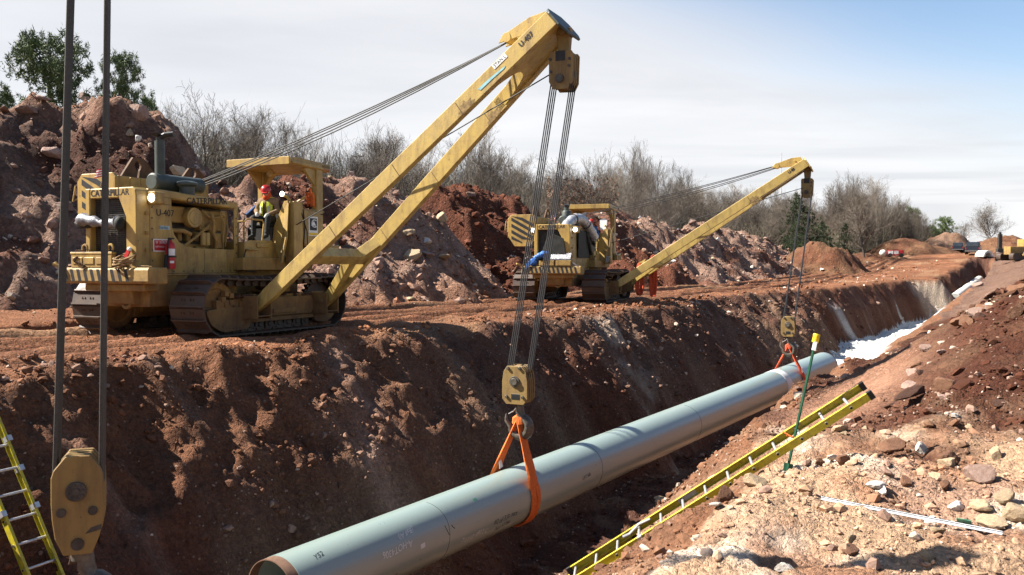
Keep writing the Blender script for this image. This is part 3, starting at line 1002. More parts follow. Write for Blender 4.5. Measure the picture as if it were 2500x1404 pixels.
for n, ur, vr, s0, s1, pw, kp, lt in (
        (15000, (6, 13), (-7, 0.4), 0.010, 0.10, 1.9, patch(0.5, -0.1, 401), 0.06),
        (9000, (12, 30), (-6.5, 0.4), 0.022, 0.18, 2.0, patch(0.4, -0.2, 403), 0.06),
        (15000, (4, 30), (-13.5, -8.0), 0.022, 0.13, 1.9, patch(0.6, -0.05, 405), 0.015),
        (6500, (24, 60), (-13.5, -8.5), 0.035, 0.2, 2.1, patch(0.35, -0.05, 407), 0.06),
        (4500, (8, 60), (-24, -13), 0.02, 0.15, 2.1, patch(0.4, 0.25, 409), 0.08),
        (3000, (15, 60), (-25.5, -21), 0.03, 0.22, 1.9, patch(0.4, 0.0, 411), 0.16),
        (2500, (60, 130), (-26, -8), 0.06, 0.3, 2.2, patch(0.2, 0.1, 413), 0.15)):
    x, y, s = rubble_zone(rs, n, ur, vr, s0, s1, pw, kp)
    u_, v_ = uv(x, y); ok = np.exp(-(((u_ - 15.5) / 3.0) ** 2 + ((v_ + 2.4) / 0.9) ** 2)) * (v_ > -3.4) < 0.35
    x, y, s = x[ok], y[ok], s[ok]
    X.append(x); Y.append(y); S.append(s); L.append(np.full(len(x), lt))
X, Y, S, L = map(np.concatenate, (X, Y, S, L))
P = np.stack([X, Y, surf_z(X, Y) + S * 0.15], -1)
base = soil_color(X, Y)
cc = base * rs.uniform(0.8, 1.4, (len(X), 1))
k = rs.random(len(X))
cc = np.where((k < L)[:, None], C_WHITE * rs.uniform(0.55, 1.1, (len(X), 1)), cc)
cc = np.where(((k > L) & (k < L + 0.12))[:, None], C_PINK * rs.uniform(0.7, 1.2, (len(X), 1)), cc)
scatter('rubble', P, S, cc, '', rs)
# rubble lying on the piles
X, Y, S, Z, CC = [], [], [], [], []
for k, n, s0, s1 in (('hill', 7000, 0.045, 0.30), ('mid', 7000, 0.045, 0.30), ('red', 6000, 0.05, 0.36), ('long', 9000, 0.06, 0.36)):
    p = PILES[k]
    u = rs.uniform(max(p.u[0], 8), p.u[-1], n); vc = np.interp(u, p.u, p.vc)
    v = vc + rs.uniform(-1.5, 9, n)
    x, y = xy(u, v)
    z = p.z(x, y); g = ground_z(x, y, False)
    ok = (z > g - 0.1) & ((fbm(u * 0.35, v * 0.35, 3, 431) + rs.normal(size=n) * 0.3) > -0.1)
    x, y, z = x[ok], y[ok], z[ok]
    s = np.clip(s0 * (1 - rs.random(len(x))) ** (-1 / 2.0), s0, s1)
    b = pile_color(k, x, y, z)
    lt, pk = {'hill': (0.08, 0.35), 'mid': (0.09, 0.4), 'red': (0.01, 0.04), 'long': (0.10, 0.4)}[k]
    q = rs.random(len(x))
    c = b * rs.uniform(0.8, 1.35, (len(x), 1))
    c = np.where((q < lt)[:, None], C_WHITE * rs.uniform(0.55, 1.0, (len(x), 1)), c)
    c = np.where(((q > lt) & (q < lt + pk))[:, None], C_PINK * rs.uniform(0.8, 1.4, (len(x), 1)), c)
    X.append(x); Y.append(y); Z.append(z + s * 0.2); S.append(s); CC.append(c)
scatter('rubble', np.stack([np.concatenate(X), np.concatenate(Y), np.concatenate(Z)], -1), np.concatenate(S), np.concatenate(CC), '', rs)

# stones one can pick out, each a thing of its own
_rockme = {}
def rock_mesh(i, mat):
    k = (i, mat)
    if k not in _rockme:
        v, f = ROCKS[i]
        me = mesh_np('stone', v, f, mat)
        _rockme[k] = me
    return _rockme[k]
rs = np.random.default_rng(33)
def stone(px, py, wpx, mat, label, group=None, shape=None, hgt=0.75, tilt=0.3, rz=None, sink=0.25, name='stone', yaw=None):
    p = hit(px, py)
    s = wpx / 2.0 / FPX * p.y
    o = link(name, rock_mesh(int(rs.integers(0, 10)) if shape is None else shape, mat))
    o.location = p + Vector((0, 0, s * hgt * (0.6 - sink)))
    o.scale = (s * 1.05, s * 1.05, s * hgt * 1.25)
    o.rotation_euler = (rs.uniform(-tilt, tilt), rs.uniform(-tilt, tilt), rs.uniform(0, 6.28) if yaw is None else yaw)
    if label.startswith('long dark slab'):
        o.scale = (s * 1.25, s * 0.42, s * 0.42); o.rotation_euler = (0.1, -0.22, 0.5); o.location.z += 0.06
    return tag(o, label, 'stone', group)
GN = 'larger stones lying on the near bank'
for a in (
    (2478, 1262, 95, 'rock_tan', 'large pale boulder at the right edge beside the pale flat stone', 3, 0.8),
    (2412, 1282, 90, 'rock_tan', 'pale flat topped stone above the green plate of the white post', 1, 0.55),
    (2398, 1242, 62, 'rock_tan', 'tan brown rounded stone behind the pale flat topped stone', 4, 0.8),
    (2392, 1168, 72, 'rock_pink', 'pinkish slab leaning against the dark earth heap', 7, 1.0),
    (2430, 1120, 30, 'rock_tan', 'narrow upright tan stone standing in the dark earth', 2, 2.0),
    (2060, 1128, 38, 'rock_brown', 'rounded brown stone alone on the pale ground right of the green post', 0, 1.0),
    (2000, 1132, 28, 'rock_brown', 'small wedge shaped brown stone beside the foot of the green post', 5, 0.7),
    (2148, 1204, 48, 'rock_white', 'bright white stone above the upper end of the white post', 6, 0.6),
    (2228, 980, 92, 'rock_dark', 'long dark slab by the top end of the yellow ladder', 8, 0.6),
    (2172, 996, 34, 'rock_dark', 'small dark stone in front of the long dark slab', 9, 0.8),
    (2300, 950, 80, 'rock_brown', 'big brown boulder above the long dark slab', 0, 0.75),
    (2308, 1190, 45, 'rock_brown', 'blocky brown stone at the foot of the dark heap', 3, 0.9),
    (2248, 1105, 38, 'rock_white', 'white faced stone bedded in the dark earth', 5, 1.0),
    (2335, 1240, 44, 'rock_white', 'pale angular stone left of the tan rounded stone', 7, 0.7),
    (2172, 1092, 70, 'rock_brown', 'long low brown clod at the edge of the pale ground', 4, 0.55),
    (2310, 1128, 60, 'rock_brown', 'pointed brown stone half way up the dark heap', 7, 0.9),
    (2210, 1180, 38, 'rock_brown', 'brown stone with a sharp shadow beside the bright white stone', 2, 0.8),
    (2245, 1160, 34, 'rock_brown', 'reddish stone in a row at the foot of the dark heap', 6, 0.8),
    (2385, 700, 36, 'rock_pink', 'grey pink stone on the far crest of the right bank', 1, 0.8),
    (1985, 860, 26, 'rock_brown', 'brown stone on the trench lip', 3, 0.7),
    (2300, 862, 30, 'rock_pink', 'grey stone high on the right bank', 3, 0.7),
    (2292, 1300, 40, 'rock_tan', 'tan stone under the white post', 9, 0.8),
    (2070, 1345, 50, 'rock_brown', 'brown stone at the bottom of the picture under the white post', 4, 0.6),
    (2262, 1366, 46, 'rock_tan', 'pale pointed stone low in the picture right of the shadow', 2, 1.0),
    (1915, 1390, 52, 'rock_white', 'white stone near the bottom edge right of the yellow ladder', 6, 0.6),
    (1610, 1225, 44, 'rock_tan', 'pale stone on the trench slope above the yellow ladder', 1, 0.7),
    (1742, 1170, 30, 'rock_white', 'white stone on the slope between pipe and ladder', 6, 0.6),
    (1532, 1292, 44, 'rock_brown', 'brown stone beside the lower part of the yellow ladder', 5, 0.8),
    (1750, 1235, 38, 'rock_white', 'white stone just below the middle of the yellow ladder', 1, 0.7),
    (1790, 1172, 30, 'rock_brown', 'small brown stone just below the upper half of the ladder', 0, 0.8)):
    stone(a[0], a[1], a[2], a[3], a[4], GN, a[5], a[6])
GH = 'boulders on the spoil piles'
for a in (
    (132, 385, 54, 'rock_pink', 'big brown pink block below the dark scar of the tall heap', 4, 1.0),
    (338, 285, 52, 'rock_pink', 'large pale boulder near the top of the tall heap', 2, 1.1),
    (318, 332, 24, 'rock_tan', 'pale stone below the large boulder on the tall heap', 6, 1.2),
    (336, 345, 20, 'rock_white', 'pale upright sliver of stone on the tall heap', 3, 1.6),
    (108, 246, 44, 'rock_pink', 'long ledge stone on the crest of the tall heap', 1, 0.6),
    (70, 278, 50, 'rock_pink', 'broad ledge stone left of the dark scar', 8, 0.6),
    (205, 240, 30, 'rock_pink', 'stone on the crest between the foreground cables', 0, 0.9),
    (432, 428, 44, 'rock_tan', 'pale jagged stone behind the exhaust stack', 7, 1.0),
    (1006, 635, 48, 'rock_tan', 'big pale boulder at the foot of the pinkish heap', 4, 1.15),
    (1044, 625, 40, 'rock_pink', 'reddish boulder right of the big pale boulder', 1, 0.6),
    (1042, 594, 28, 'rock_white', 'white stone above the reddish boulder', 6, 1.0),
    (1085, 632, 34, 'rock_tan', 'flat pale stone low on the pinkish heap', 8, 0.5),
    (1154, 482, 30, 'rock_pink', 'white faced boulder on top of the dark red heap', 3, 0.9),
    (1120, 486, 22, 'rock_red', 'dark clod on top of the dark red heap', 2, 1.0),
    (1080, 536, 34, 'rock_tan', 'pale boulder where pinkish and dark red heaps meet', 5, 0.7),
    (1068, 522, 24, 'rock_red', 'dark red boulder where the pinkish and dark red heaps meet', 0, 0.9),
    (1002, 732, 22, 'rock_tan', 'pale stone beside the track road', 9, 0.8),
    (950, 746, 16, 'rock_brown', 'brown stone beside the track road', 3, 0.9),
    (1228, 668, 20, 'rock_brown', 'brown stone left of the farther pipelayer', 1, 0.9),
    (1262, 660, 18, 'rock_brown', 'second brown stone left of the farther pipelayer', 5, 0.9),
    (1752, 588, 16, 'rock_white', 'white stone on the grey pink ridge', 6, 0.9),
    (1740, 612, 20, 'rock_pink', 'pink boulder on the grey pink ridge', 3, 0.9),
    (1835, 655, 14, 'rock_white', 'white stone at the foot of the grey pink ridge', 6, 0.9),
    (2006, 660, 12, 'rock_white', 'white stone at the foot of the rounded brown mound', 6, 0.8),
    (1640, 640, 18, 'rock_white', 'pale stone just above the farther boom', 4, 0.8)):
    stone(a[0], a[1], a[2], a[3], a[4], GH, a[5], a[6], sink=0.15)
# alike stones strewn about, nothing tells them apart
def strew(n, ur, vr, smin, smax, mats, label, group, seed, pile=None, lo=-1):
    r2 = np.random.default_rng(seed)
    k = 0
    while k < n:
        if pile:
            p = PILES[pile]
            u = r2.uniform(*ur); v = float(np.interp(u, p.u, p.vc)) + r2.uniform(*vr)
        else:
            u, v = r2.uniform(*ur), r2.uniform(*vr)
        x, y = xy(u, v)
        z = float(surf_z(np.array([x]), np.array([y]))[0])
        s = min(smax, smin * (1 - r2.random()) ** (-1 / 1.8))
        mt = mats[int(r2.integers(0, len(mats)))]
        o = link('stone', rock_mesh(int(r2.integers(0, 10)), mt))
        o.location = (x, y, z + s * 0.2); o.scale = (s, s, s * r2.uniform(0.7, 1.1))
        o.rotation_euler = (r2.uniform(-.5, .5), r2.uniform(-.5, .5), r2.uniform(0, 6.28))
        tag(o, label, 'stone', group)
        k += 1
strew(22, (7, 12), (-3.0, 0), 0.045, 0.12, ['rock_tan', 'rock_white', 'rock_brown', 'rock_tan'], 'small stone strewn on the pale ground of the near bank', 'small stones strewn on the pale near bank', 41)
strew(26, (12, 24), (-1.6, 0), 0.08, 0.2, ['rock_brown', 'rock_brown', 'rock_pink', 'rock_dark'], 'stone strewn over the dark earth of the right bank', 'stones strewn over the dark right bank', 43)
strew(24, (20, 36), (0, 5.5), 0.12, 0.42, ['rock_pink', 'rock_tan', 'rock_pink', 'rock_red'], 'boulder strewn over the pinkish rocky heap', 'boulders strewn over the pinkish heap', 45, 'mid')
strew(16, (12, 27), (-1, 7), 0.10, 0.36, ['rock_pink', 'rock_pink', 'rock_brown'], 'boulder strewn over the tall heap', 'boulders strewn over the tall heap', 47, 'hill')
strew(32, (58, 112), (-0.5, 6.5), 0.18, 0.5, ['rock_pink', 'rock_tan', 'rock_pink', 'rock_white', 'rock_red'], 'boulder strewn over the long grey pink ridge', 'boulders strewn over the long ridge', 49, 'long')
strew(24, (39, 56), (0, 6), 0.16, 0.45, ['rock_red', 'rock_red', 'rock_dark'], 'dark clod strewn over the dark red heap', 'clods strewn over the dark red heap', 51, 'red')
strew(16, (5, 26), (-13, -9.3), 0.06, 0.16, ['rock_brown', 'rock_red', 'rock_red', 'rock_brown'], 'stone stuck in the shaded trench wall below the nearer pipelayer', 'stones stuck in the shaded trench wall', 53)
# ------------------------------------------------------------------ pipelayers (tracked side boom machines)
# local frame of a machine: x forward, y to its left (boom side), z up, origin on the ground under its middle
def rounded(poly, r, n=4):
    """round the corners of a 2D outline"""
    out = []
    k = len(poly)
    for i in range(k):
        a, b, c = Vector(poly[i - 1]), Vector(poly[i]), Vector(poly[(i + 1) % k])
        d1, d2 = (a - b), (c - b)
        q = min(r, d1.length * 0.45, d2.length * 0.45)
        p0, p1 = b + d1.normalized() * q, b + d2.normalized() * q
        for j in range(n + 1):
            t = j / n
            out.append(p0 * (1 - t) ** 2 + b * 2 * t * (1 - t) + p1 * t * t)
    return out
def XZ(poly, y):
    return [(p[0], y, p[1]) for p in poly]
def YZ(poly, x):
    return [(x, p[0], p[1]) for p in poly]

TRK_R, TRK_C, TRK_Z, TRK_N = 0.58, 1.80, 0.705, 42
def track_path(t):
    """point and direction (in x, z) along the chain, t in 0..1; starts at the top rear, runs forward"""
    L1, L2 = 2 * TRK_C, math.pi * TRK_R
    tot = 2 * (L1 + L2)
    s = (t % 1.0) * tot
    if s < L1:
        f = s / L1
        sag = -0.05 * math.sin(f * math.pi) ** 2 - 0.02 * math.sin(f * math.pi * 3) ** 2
        return (-TRK_C + s, TRK_Z + TRK_R + sag), 0.0
    s -= L1
    if s < L2:
        a = s / TRK_R
        return (TRK_C + TRK_R * math.sin(a), TRK_Z + TRK_R * math.cos(a)), -a
    s -= L2
    if s < L1:
        return (TRK_C - s, TRK_Z - TRK_R), -math.pi
    s -= L1
    a = s / TRK_R
    return (-TRK_C - TRK_R * math.sin(a), TRK_Z - TRK_R * math.cos(a)), -math.pi - a

def shoe_mesh():
    mb = MB()
    W = 0.46
    mb.box((0, 0, 0.015), (0.262, 2 * W, 0.034))
    # the grouser bar with cut off corners
    g = [(-W, 0.03), (-W, 0.055), (-W + 0.07, 0.105), (W - 0.07, 0.105), (W, 0.055), (W, 0.03)]
    mb.prism([(0.085, y, z) for y, z in g], (0.032, 0, 0))
    for y in (-0.16, -0.08, 0.08, 0.16):
        mb.cyl((-0.04, y, 0.03), (-0.04, y, 0.05), 0.022, n=6)
    return mb.mesh('track_shoe', 'track_steel')
SHOE = shoe_mesh()

def track(root, side):
    yc = side * 1.44
    for s_ in (-1, 1):
        mb = MB()
        for i in range(TRK_N):
            (x, z), a = track_path(i / TRK_N)
            rot = Matrix.Rotation(-a, 4, 'Y')
            c = Vector((x, yc, z))
            # chain link: two overlapping lozenge plates with a pin boss
            for q in (-0.065, 0.065):
                mb.box(c + rot @ Vector((q, s_ * (0.155 + (0.02 if q > 0 else -0.02)), -0.065)), (0.15, 0.032, 0.11), rot)
            p = c + rot @ Vector((0.135, s_ * 0.10, -0.065)); p2 = c + rot @ Vector((0.135, s_ * 0.205, -0.065))
            mb.cyl(p, p2, 0.038, n=8)
        if s_ == 1: tr = mb.build('track_chain', 'track_steel', root)
        else: mb.build('track_chain', 'track_steel', root)
    for i in range(TRK_N):
        (x, z), a = track_path(i / TRK_N)
        o = link('track_shoe', SHOE, tr)
        o.location = (x, yc, z)
        o.rotation_euler = (0, -a, 0)
    # track frame with guards
    out = side * 1.0
    fr = MB()
    fr.rng((-1.45, 1.35), (yc - 0.26, yc + 0.26), (0.40, 0.92))
    fr.rng((-1.3, 1.2), (yc - 0.33, yc + 0.33), (0.50, 0.80))
    front = rounded([(0.88, 0.40), (0.95, 0.20), (1.75, 0.17), (2.08, 0.34), (2.22, 0.62), (2.12, 0.66), (0.95, 0.70)], 0.1)
    rear = rounded([(-1.30, 0.52), (-1.32, 0.24), (-1.75, 0.19), (-2.06, 0.32), (-2.22, 0.60), (-2.0, 0.66)], 0.1)
    y0 = yc + out * 0.24
    fr.prism(XZ(front, y0), (0, out * 0.10, 0))
    fr.prism(XZ(rear, y0), (0, out * 0.10, 0))
    fr.prism(XZ([(0.95, 0.33), (-1.35, 0.33), (-1.35, 0.42), (0.95, 0.42)], y0), (0, out * 0.08, 0))
    for k in range(9):
        fr.cyl((1.05 + 0.1 * k, y0 + out * 0.10, 0.24 + 0.006 * (k - 4) ** 2), (1.05 + 0.1 * k, y0 + out * 0.115, 0.24 + 0.006 * (k - 4) ** 2), 0.018, n=6)
    # step and pockets on the outer face
    fr.prism(XZ([(0.75, 0.44), (0.40, 0.44), (0.40, 0.66), (0.75, 0.66)], yc + out * 0.34), (0, out * 0.05, 0))
    fr.prism(XZ([(0.30, 0.45), (-1.2, 0.45), (-1.2, 0.86), (0.30, 0.86)], yc + out * 0.27), (0, out * 0.08, 0))
    fr.prism(XZ([(0.2, 0.50), (-0.6, 0.50), (-0.6, 0.60), (0.2, 0.60)], yc + out * 0.35), (0, out * 0.03, 0))
    tf = fr.build('track_frame', 'low_paint', root, bevel=0.012)
    for x in (0.78, 0.46, 0.14, -0.18, -0.50, -0.82, -1.14):
        r = MB()
        r.lathe([(0.06, -0.2), (0.135, -0.2), (0.135, -0.13), (0.105, -0.12), (0.105, 0.12), (0.135, 0.13), (0.135, 0.2), (0.07, 0.2), (0.05, 0.23), (0.0, 0.23)], (x, yc, 0.27), (0, 1, 0), 14)
        r.build('track_roller', 'track_steel', tf, smooth=True)
    r = MB()
    prof = [(0.0, 0.215), (0.12, 0.215), (0.16, 0.19), (0.36, 0.17), (0.40, 0.205), (0.515, 0.205), (0.525, 0.11), (0.45, 0.1)]
    prof = prof + [(a, -b) for a, b in prof[::-1]]
    r.lathe(prof, (TRK_C - 0.02, yc, TRK_Z), (0, 1, 0), 28)
    r.rng((TRK_C - 0.35, TRK_C + 0.12), (yc + out * 0.20, yc + out * 0.33), (TRK_Z - 0.16, TRK_Z + 0.14))
    for k in range(5):
        r.box((TRK_C - 0.2 + 0.13 * math.cos(k * 1.26), yc + out * 0.3, TRK_Z + 0.16 + 0.12 * math.sin(k * 1.26)), (0.11, 0.12, 0.1))
    r.build('idler', 'low_paint', tf, smooth=True)
    r = MB()
    n = 24
    for i in range(n):
        a = 2 * math.pi * i / n
        r.box((-TRK_C + 0.50 * math.cos(a), yc, TRK_Z + 0.50 * math.sin(a)), (0.11, 0.10, 0.055), Matrix.Rotation(-a, 4, 'Y'))
    r.lathe([(0.0, 0.3), (0.16, 0.3), (0.2, 0.27), (0.24, 0.12), (0.47, 0.055), (0.47, -0.055), (0.24, -0.12), (0.0, -0.12)], (-TRK_C, yc, TRK_Z), (0, side, 0), 24)
    r.build('sprocket', 'track_steel', tf, smooth=True)
    r = MB()
    r.cyl((0.05, yc - 0.2, 1.10), (0.05, yc + 0.2, 1.10), 0.09, n=12)
    r.rng((-0.02, 0.12), (yc - 0.06, yc + 0.06), (0.85, 1.06))
    r.build('carrier_roller', 'track_steel', tf, smooth=True)

def stripes(mb, x, y0, y1, z0, z1, n, wd, lean):
    """black warning stripes, as flat paint on a face looking forward"""
    st = (y1 - y0) / n
    for i in range(n):
        a = y0 + i * st
        p = [(a, z0), (a + wd, z0), (a + wd + lean, z1), (a + lean, z1)]
        p = [(min(max(q[0], y0), y1), q[1]) for q in p]
        if abs(p[0][0] - p[1][0]) + abs(p[2][0] - p[3][0]) > 0.05:
            mb.add(YZ(p, x), [(0, 1, 2, 3)])

def ring(mb, c, ax, up, R0, r, a0=0, a1=2 * math.pi, n=14, sides=6):
    ax, up = Vector(ax), Vector(up)
    pts = [Vector(c) + ax * (R0 * math.cos(a0 + (a1 - a0) * i / n)) + up * (R0 * math.sin(a0 + (a1 - a0) * i / n)) for i in range(n + 1)]
    mb.tube(pts, r, sides)

def make_pipelayer(name, loc, heading, boom_h, boom_z, first, label):
    """heading: angle of the machine's axis away from the view direction, it drives towards the camera"""
    a = R(heading)
    root = empty(name, loc, math.atan2(-math.cos(a), -math.sin(a)), label, 'pipelayer', 'pipelayers beside the trench')
    Y = 'yellow_paint'
    for s in (1, -1):
        track(root, s)
    # --- main frame, belly, side sills
    mb = MB()
    mb.rng((-2.15, 2.6), (-0.70, 0.62), (0.72, 1.46))
    mb.rng((-2.3, 0.2), (-0.95, 0.95), (1.46, 1.75))
    mb.rng((0.9, 1.4), (-1.4, 1.4), (0.95, 1.15))
    mb.rng((-0.9, -0.4), (-1.4, 1.4), (0.95, 1.2))
    mb.prism(XZ([(2.6, 1.2), (2.85, 1.2), (2.75, 0.78), (2.4, 0.7)], -0.35), (0, 0.7, 0))
    mb.build('main_frame', 'low_paint', root, bevel=0.015)
    mb = MB()
    ring(mb, (2.72, 0.10, 0.83), (0, 1, 0), (0, 0, 1), 0.13, 0.035, -2.4, 1.6)
    mb.build('pull_hook', 'low_paint', root, smooth=True)
    # --- side panel with the engine opening
    def side_panel(y, th):
        o = [(2.60, 1.36), (2.60, 2.95), (2.50, 3.0), (2.02, 2.98)]
        cv = [(2.02, 2.45), (1.96, 2.24), (1.83, 2.08), (1.62, 1.98), (1.35, 1.95), (0.16, 1.93), (0.16, 2.88), (0.05, 2.9), (0.05, 1.36)]
        m_ = MB(); m_.prism(XZ(o + cv, y), (0, th, 0)); return m_
    side_panel(0.62, 0.035).build('side_panel', Y, root, bevel=0.008)
    side_panel(-0.74, 0.035).build('side_panel', Y, root, bevel=0.008)
    # --- radiator guard and grille
    g = MB()
    top = rounded([(-0.80, 1.50), (-0.80, 3.16), (0.66, 3.16), (0.66, 1.50)], 0.12)
    hole = [(-0.66, 1.62), (-0.66, 2.95), (0.16, 2.95), (0.36, 2.55), (0.36, 1.62)]
    x0, x1 = 2.60, 2.95
    # frame pieces round the grille
    g.prism(YZ(rounded([(-0.80, 1.50), (-0.80, 3.16), (-0.66, 3.16), (-0.66, 1.50)], 0.03), x0), (x1 - x0, 0, 0))
    g.prism(YZ([(0.36, 1.50), (0.36, 2.55), (0.16, 2.952), (0.16, 3.16), (0.56, 3.16), (0.64, 3.10), (0.66, 3.0), (0.66, 1.50)], x0), (x1 - x0, 0, 0))
    g.prism(YZ([(-0.66, 2.95), (0.16, 2.95), (0.16, 3.158), (-0.66, 3.158)], x0), (x1 - x0 - 0.004, 0, 0))
    g.prism(YZ([(-0.66, 1.50), (0.36, 1.50), (0.36, 1.62), (-0.66, 1.62)], x0), (x1 - x0 - 0.004, 0, 0))
    gd = g.build('radiator_guard', Y, root, bevel=0.02)
    gr = MB()
    gr.rng((2.70, 2.72), (-0.66, 0.36), (1.62, 2.95))
    grl = gr.build('grille', 'black_paint', gd)
    gb = MB()
    for i in range(33):
        z = 1.64 + i * 0.0405
        ymax = 0.36 if z < 2.55 else 0.36 - (z - 2.55) * 0.5
        gb.rng((2.80, 2.812), (-0.66, ymax), (z, z + 0.014))
    for i in range(25):
        y = -0.65 + i * 0.041
        zmax = 2.95 if y < 0.16 else 2.95 - (y - 0.16) * 2.0
        gb.rng((2.803, 2.809), (y, y + 0.012), (1.62, zmax))
    tag(gb.build('grille_bars', 'dark_steel', grl), kind='stuff')
    lettering('CATERPILLAR', 0.19, (2.951, -0.08, 3.055), (0, 1, 0), (0, 0, 1), 'black_paint', gd, squash=0.95, bold=0.006)
    # --- hood
    h = MB()
    h.prism(XZ([(2.62, 3.0), (2.62, 3.15), (2.2, 3.15), (0.0, 3.02), (0.0, 2.86)], -0.72), (0, 1.36, 0))
    h.rng((2.2, 2.6), (-0.72, 0.64), (2.84, 3.02))
    hd = h.build('hood', Y, root, bevel=0.025)
    lettering('CATERPILLAR', 0.20, (0.98, 0.6445, 2.985), (-1, 0, 0.055), (0.055, 0, 1), 'black_paint', hd, squash=1.0, bold=0.006)
    # --- headlamps
    for y in (0.80, -0.95):
        b = MB()
        b.prism(YZ(rounded([(y - 0.12, 2.82), (y + 0.10, 2.82), (y + 0.10, 3.08), (y - 0.12, 3.08)], 0.05), 2.42), (0.26, 0, 0))
        b.rng((2.45, 2.6), (min(y, 0.6 * (1 if y > 0 else -1)), max(y, 0.6 * (1 if y > 0 else -1))), (2.86, 2.98))
        hl = b.build('headlamp', Y, root, bevel=0.01)
        l_ = MB(); l_.lathe([(0.0, 0.035), (0.05, 0.03), (0.085, 0.012), (0.09, 0.0)], (2.682, y - 0.01, 2.95), (1, 0, 0), 16)
        l_.build('lens', 'lamp_lens', hl, smooth=True)
    # --- engine behind the opening
    e = MB()
    e.rng((0.1, 2.3), (-0.60, 0.20), (1.5, 2.86))
    eng = e.build('engine', 'dark_steel', root)
    e = MB()
    e.rng((0.15, 2.0), (0.2, 0.34), (1.60, 2.05)); e.rng((0.25, 0.95), (0.2, 0.40), (2.35, 2.8)); e.rng((1.35, 1.95), (0.2, 0.36), (2.5, 2.85))
    e.rng((0.35, 0.6), (0.3, 0.5), (1.95, 2.3)); e.cyl((0.55, 0.34, 2.0), (0.55, 0.34, 2.7), 0.10); e.rng((0.85, 1.1), (0.22, 0.42), (1.7, 2.0))
    for k in range(6):
        e.rng((0.4 + 0.25 * k, 0.52 + 0.25 * k), (0.2, 0.33), (2.1, 2.32))
    e.build('engine_block', 'low_paint', eng, bevel=0.02)
    e = MB(); e.lathe([(0.0, 0.16), (0.15, 0.16), (0.16, 0.15), (0.215, 0.15), (0.225, 0.13), (0.225, 0.0)], (1.22, 0.36, 2.62), (0, 1, 0), 24)
    e.build('air_filter', Y, eng, smooth=True)
    for k in (0.0, 0.13):
        e = MB(); e.lathe([(0.0, 0.0), (0.06, 0.0), (0.065, 0.03), (0.065, 0.25), (0.05, 0.28), (0.0, 0.28)], (0.98 - k, 0.5, 2.02), (0, 0, 1), 12)
        e.build('oil_filter', Y, eng, smooth=True)
    e = MB()
    e.tube([(1.9, 0.42, 2.32), (1.5, 0.46, 2.32), (1.3, 0.46, 2.25)], 0.05, 8)
    e.tube([(1.55, 0.5, 1.98), (1.2, 0.52, 2.2), (0.85, 0.5, 2.42), (0.7, 0.44, 2.5)], 0.032, 8)
    e.tube([(0.72, 0.52, 2.72), (0.70, 0.56, 2.5), (0.72, 0.56, 2.3), (0.62, 0.56, 2.12), (0.6, 0.5, 1.95)], 0.035, 8)
    e.tube([(0.45, 0.5, 2.75), (0.35, 0.54, 2.5), (0.4, 0.54, 2.2), (0.35, 0.5, 1.96)], 0.022, 6)
    e.tube([(0.95, 0.45, 2.8), (0.8, 0.5, 2.66), (0.6, 0.5, 2.64), (0.3, 0.48, 2.7)], 0.022, 6)
    e.tube([(0.25, 0.5, 2.8), (0.24, 0.54, 2.4), (0.3, 0.5, 2.0)], 0.018, 6)
    e.build('engine_pipes', 'low_paint', eng, smooth=True)
    # --- exhaust: lying muffler, upright stack, mushroom air intake
    e = MB()
    e.lathe([(0.0, 0.0), (0.15, 0.0), (0.185, 0.03), (0.185, 1.38), (0.15, 1.42), (0.0, 1.42)], (2.02, 0.08, 3.36), (-1, 0, 0), 22)
    e.rng((1.2, 1.3), (-0.05, 0.2), (3.05, 3.2)); e.rng((1.7, 1.8), (-0.05, 0.2), (3.05, 3.2))
    mf = e.build('muffler', 'grey_paint', root, smooth=True)
    if first:
        e = MB(); e.cyl((1.78, 0.08, 3.48), (1.78, 0.08, 4.25), 0.105, n=16); e.cyl((1.78, 0.08, 4.25), (1.80, 0.08, 4.33), 0.07, n=14)
        st = e.build('exhaust_stack', 'grey_paint', root, smooth=True)
        f_ = MB(); f_.prism([(1.66, -0.02, 4.34), (1.66, 0.18, 4.34), (1.92, 0.18, 4.38), (1.92, -0.02, 4.38)], (0.01, 0, 0.015))
        f_.tube([(1.80, 0.08, 4.30), (1.74, 0.2, 4.38), (1.66, 0.36, 4.40)], 0.06, 10)
        f_.build('rain_flap', 'black_paint', st)
    else:
        e = MB(); e.lathe([(0.0, 0.0), (0.12, 0.0), (0.19, 0.06), (0.19, 0.62), (0.16, 0.68), (0.10, 0.7), (0.10, 0.82), (0.0, 0.82)], (1.2, 0.0, 3.1), (0, 0, 1), 18)
        st = e.build('exhaust_stack', 'grey_paint', root, smooth=True)
        f_ = MB(); f_.lathe([(0.0, 0.0), (0.10, 0.0), (0.13, 0.12), (0.0, 0.12)], (1.2, 0.0, 3.92), (0.2, 0.2, 1), 12)
        f_.build('rain_flap', 'black_paint', st)
    e = MB()
    e.lathe([(0.0, 0.0), (0.16, 0.0), (0.16, 0.2), (0.18, 0.21), (0.23, 0.24), (0.235, 0.28), (0.2, 0.31), (0.12, 0.33), (0.0, 0.34)], (1.35, 0.42, 3.08), (0, 0, 1), 20)
    e.build('air_intake', 'grey_paint', root, smooth=True)
    # --- bumper with weights
    b = MB()
    b.prism([(2.6, 1.14, 1.20), (3.06, 1.14, 1.20), (3.10, 1.14, 1.24), (3.10, 1.14, 1.50), (3.06, 1.14, 1.53), (2.6, 1.14, 1.53)], (0, -2.44, 0))
    b.rng((2.5, 2.9), (-0.9, 0.8), (1.05, 1.20))
    bp = b.build('bumper', Y, root, bevel=0.02)
    s_ = MB(); stripes(s_, 3.1035, -1.22, 0.72 if first else 1.1, 1.245, 1.495, 10 if first else 13, 0.085, -0.07)
    s_.build('warning_stripes', 'black_paint', bp)
    t_ = MB()
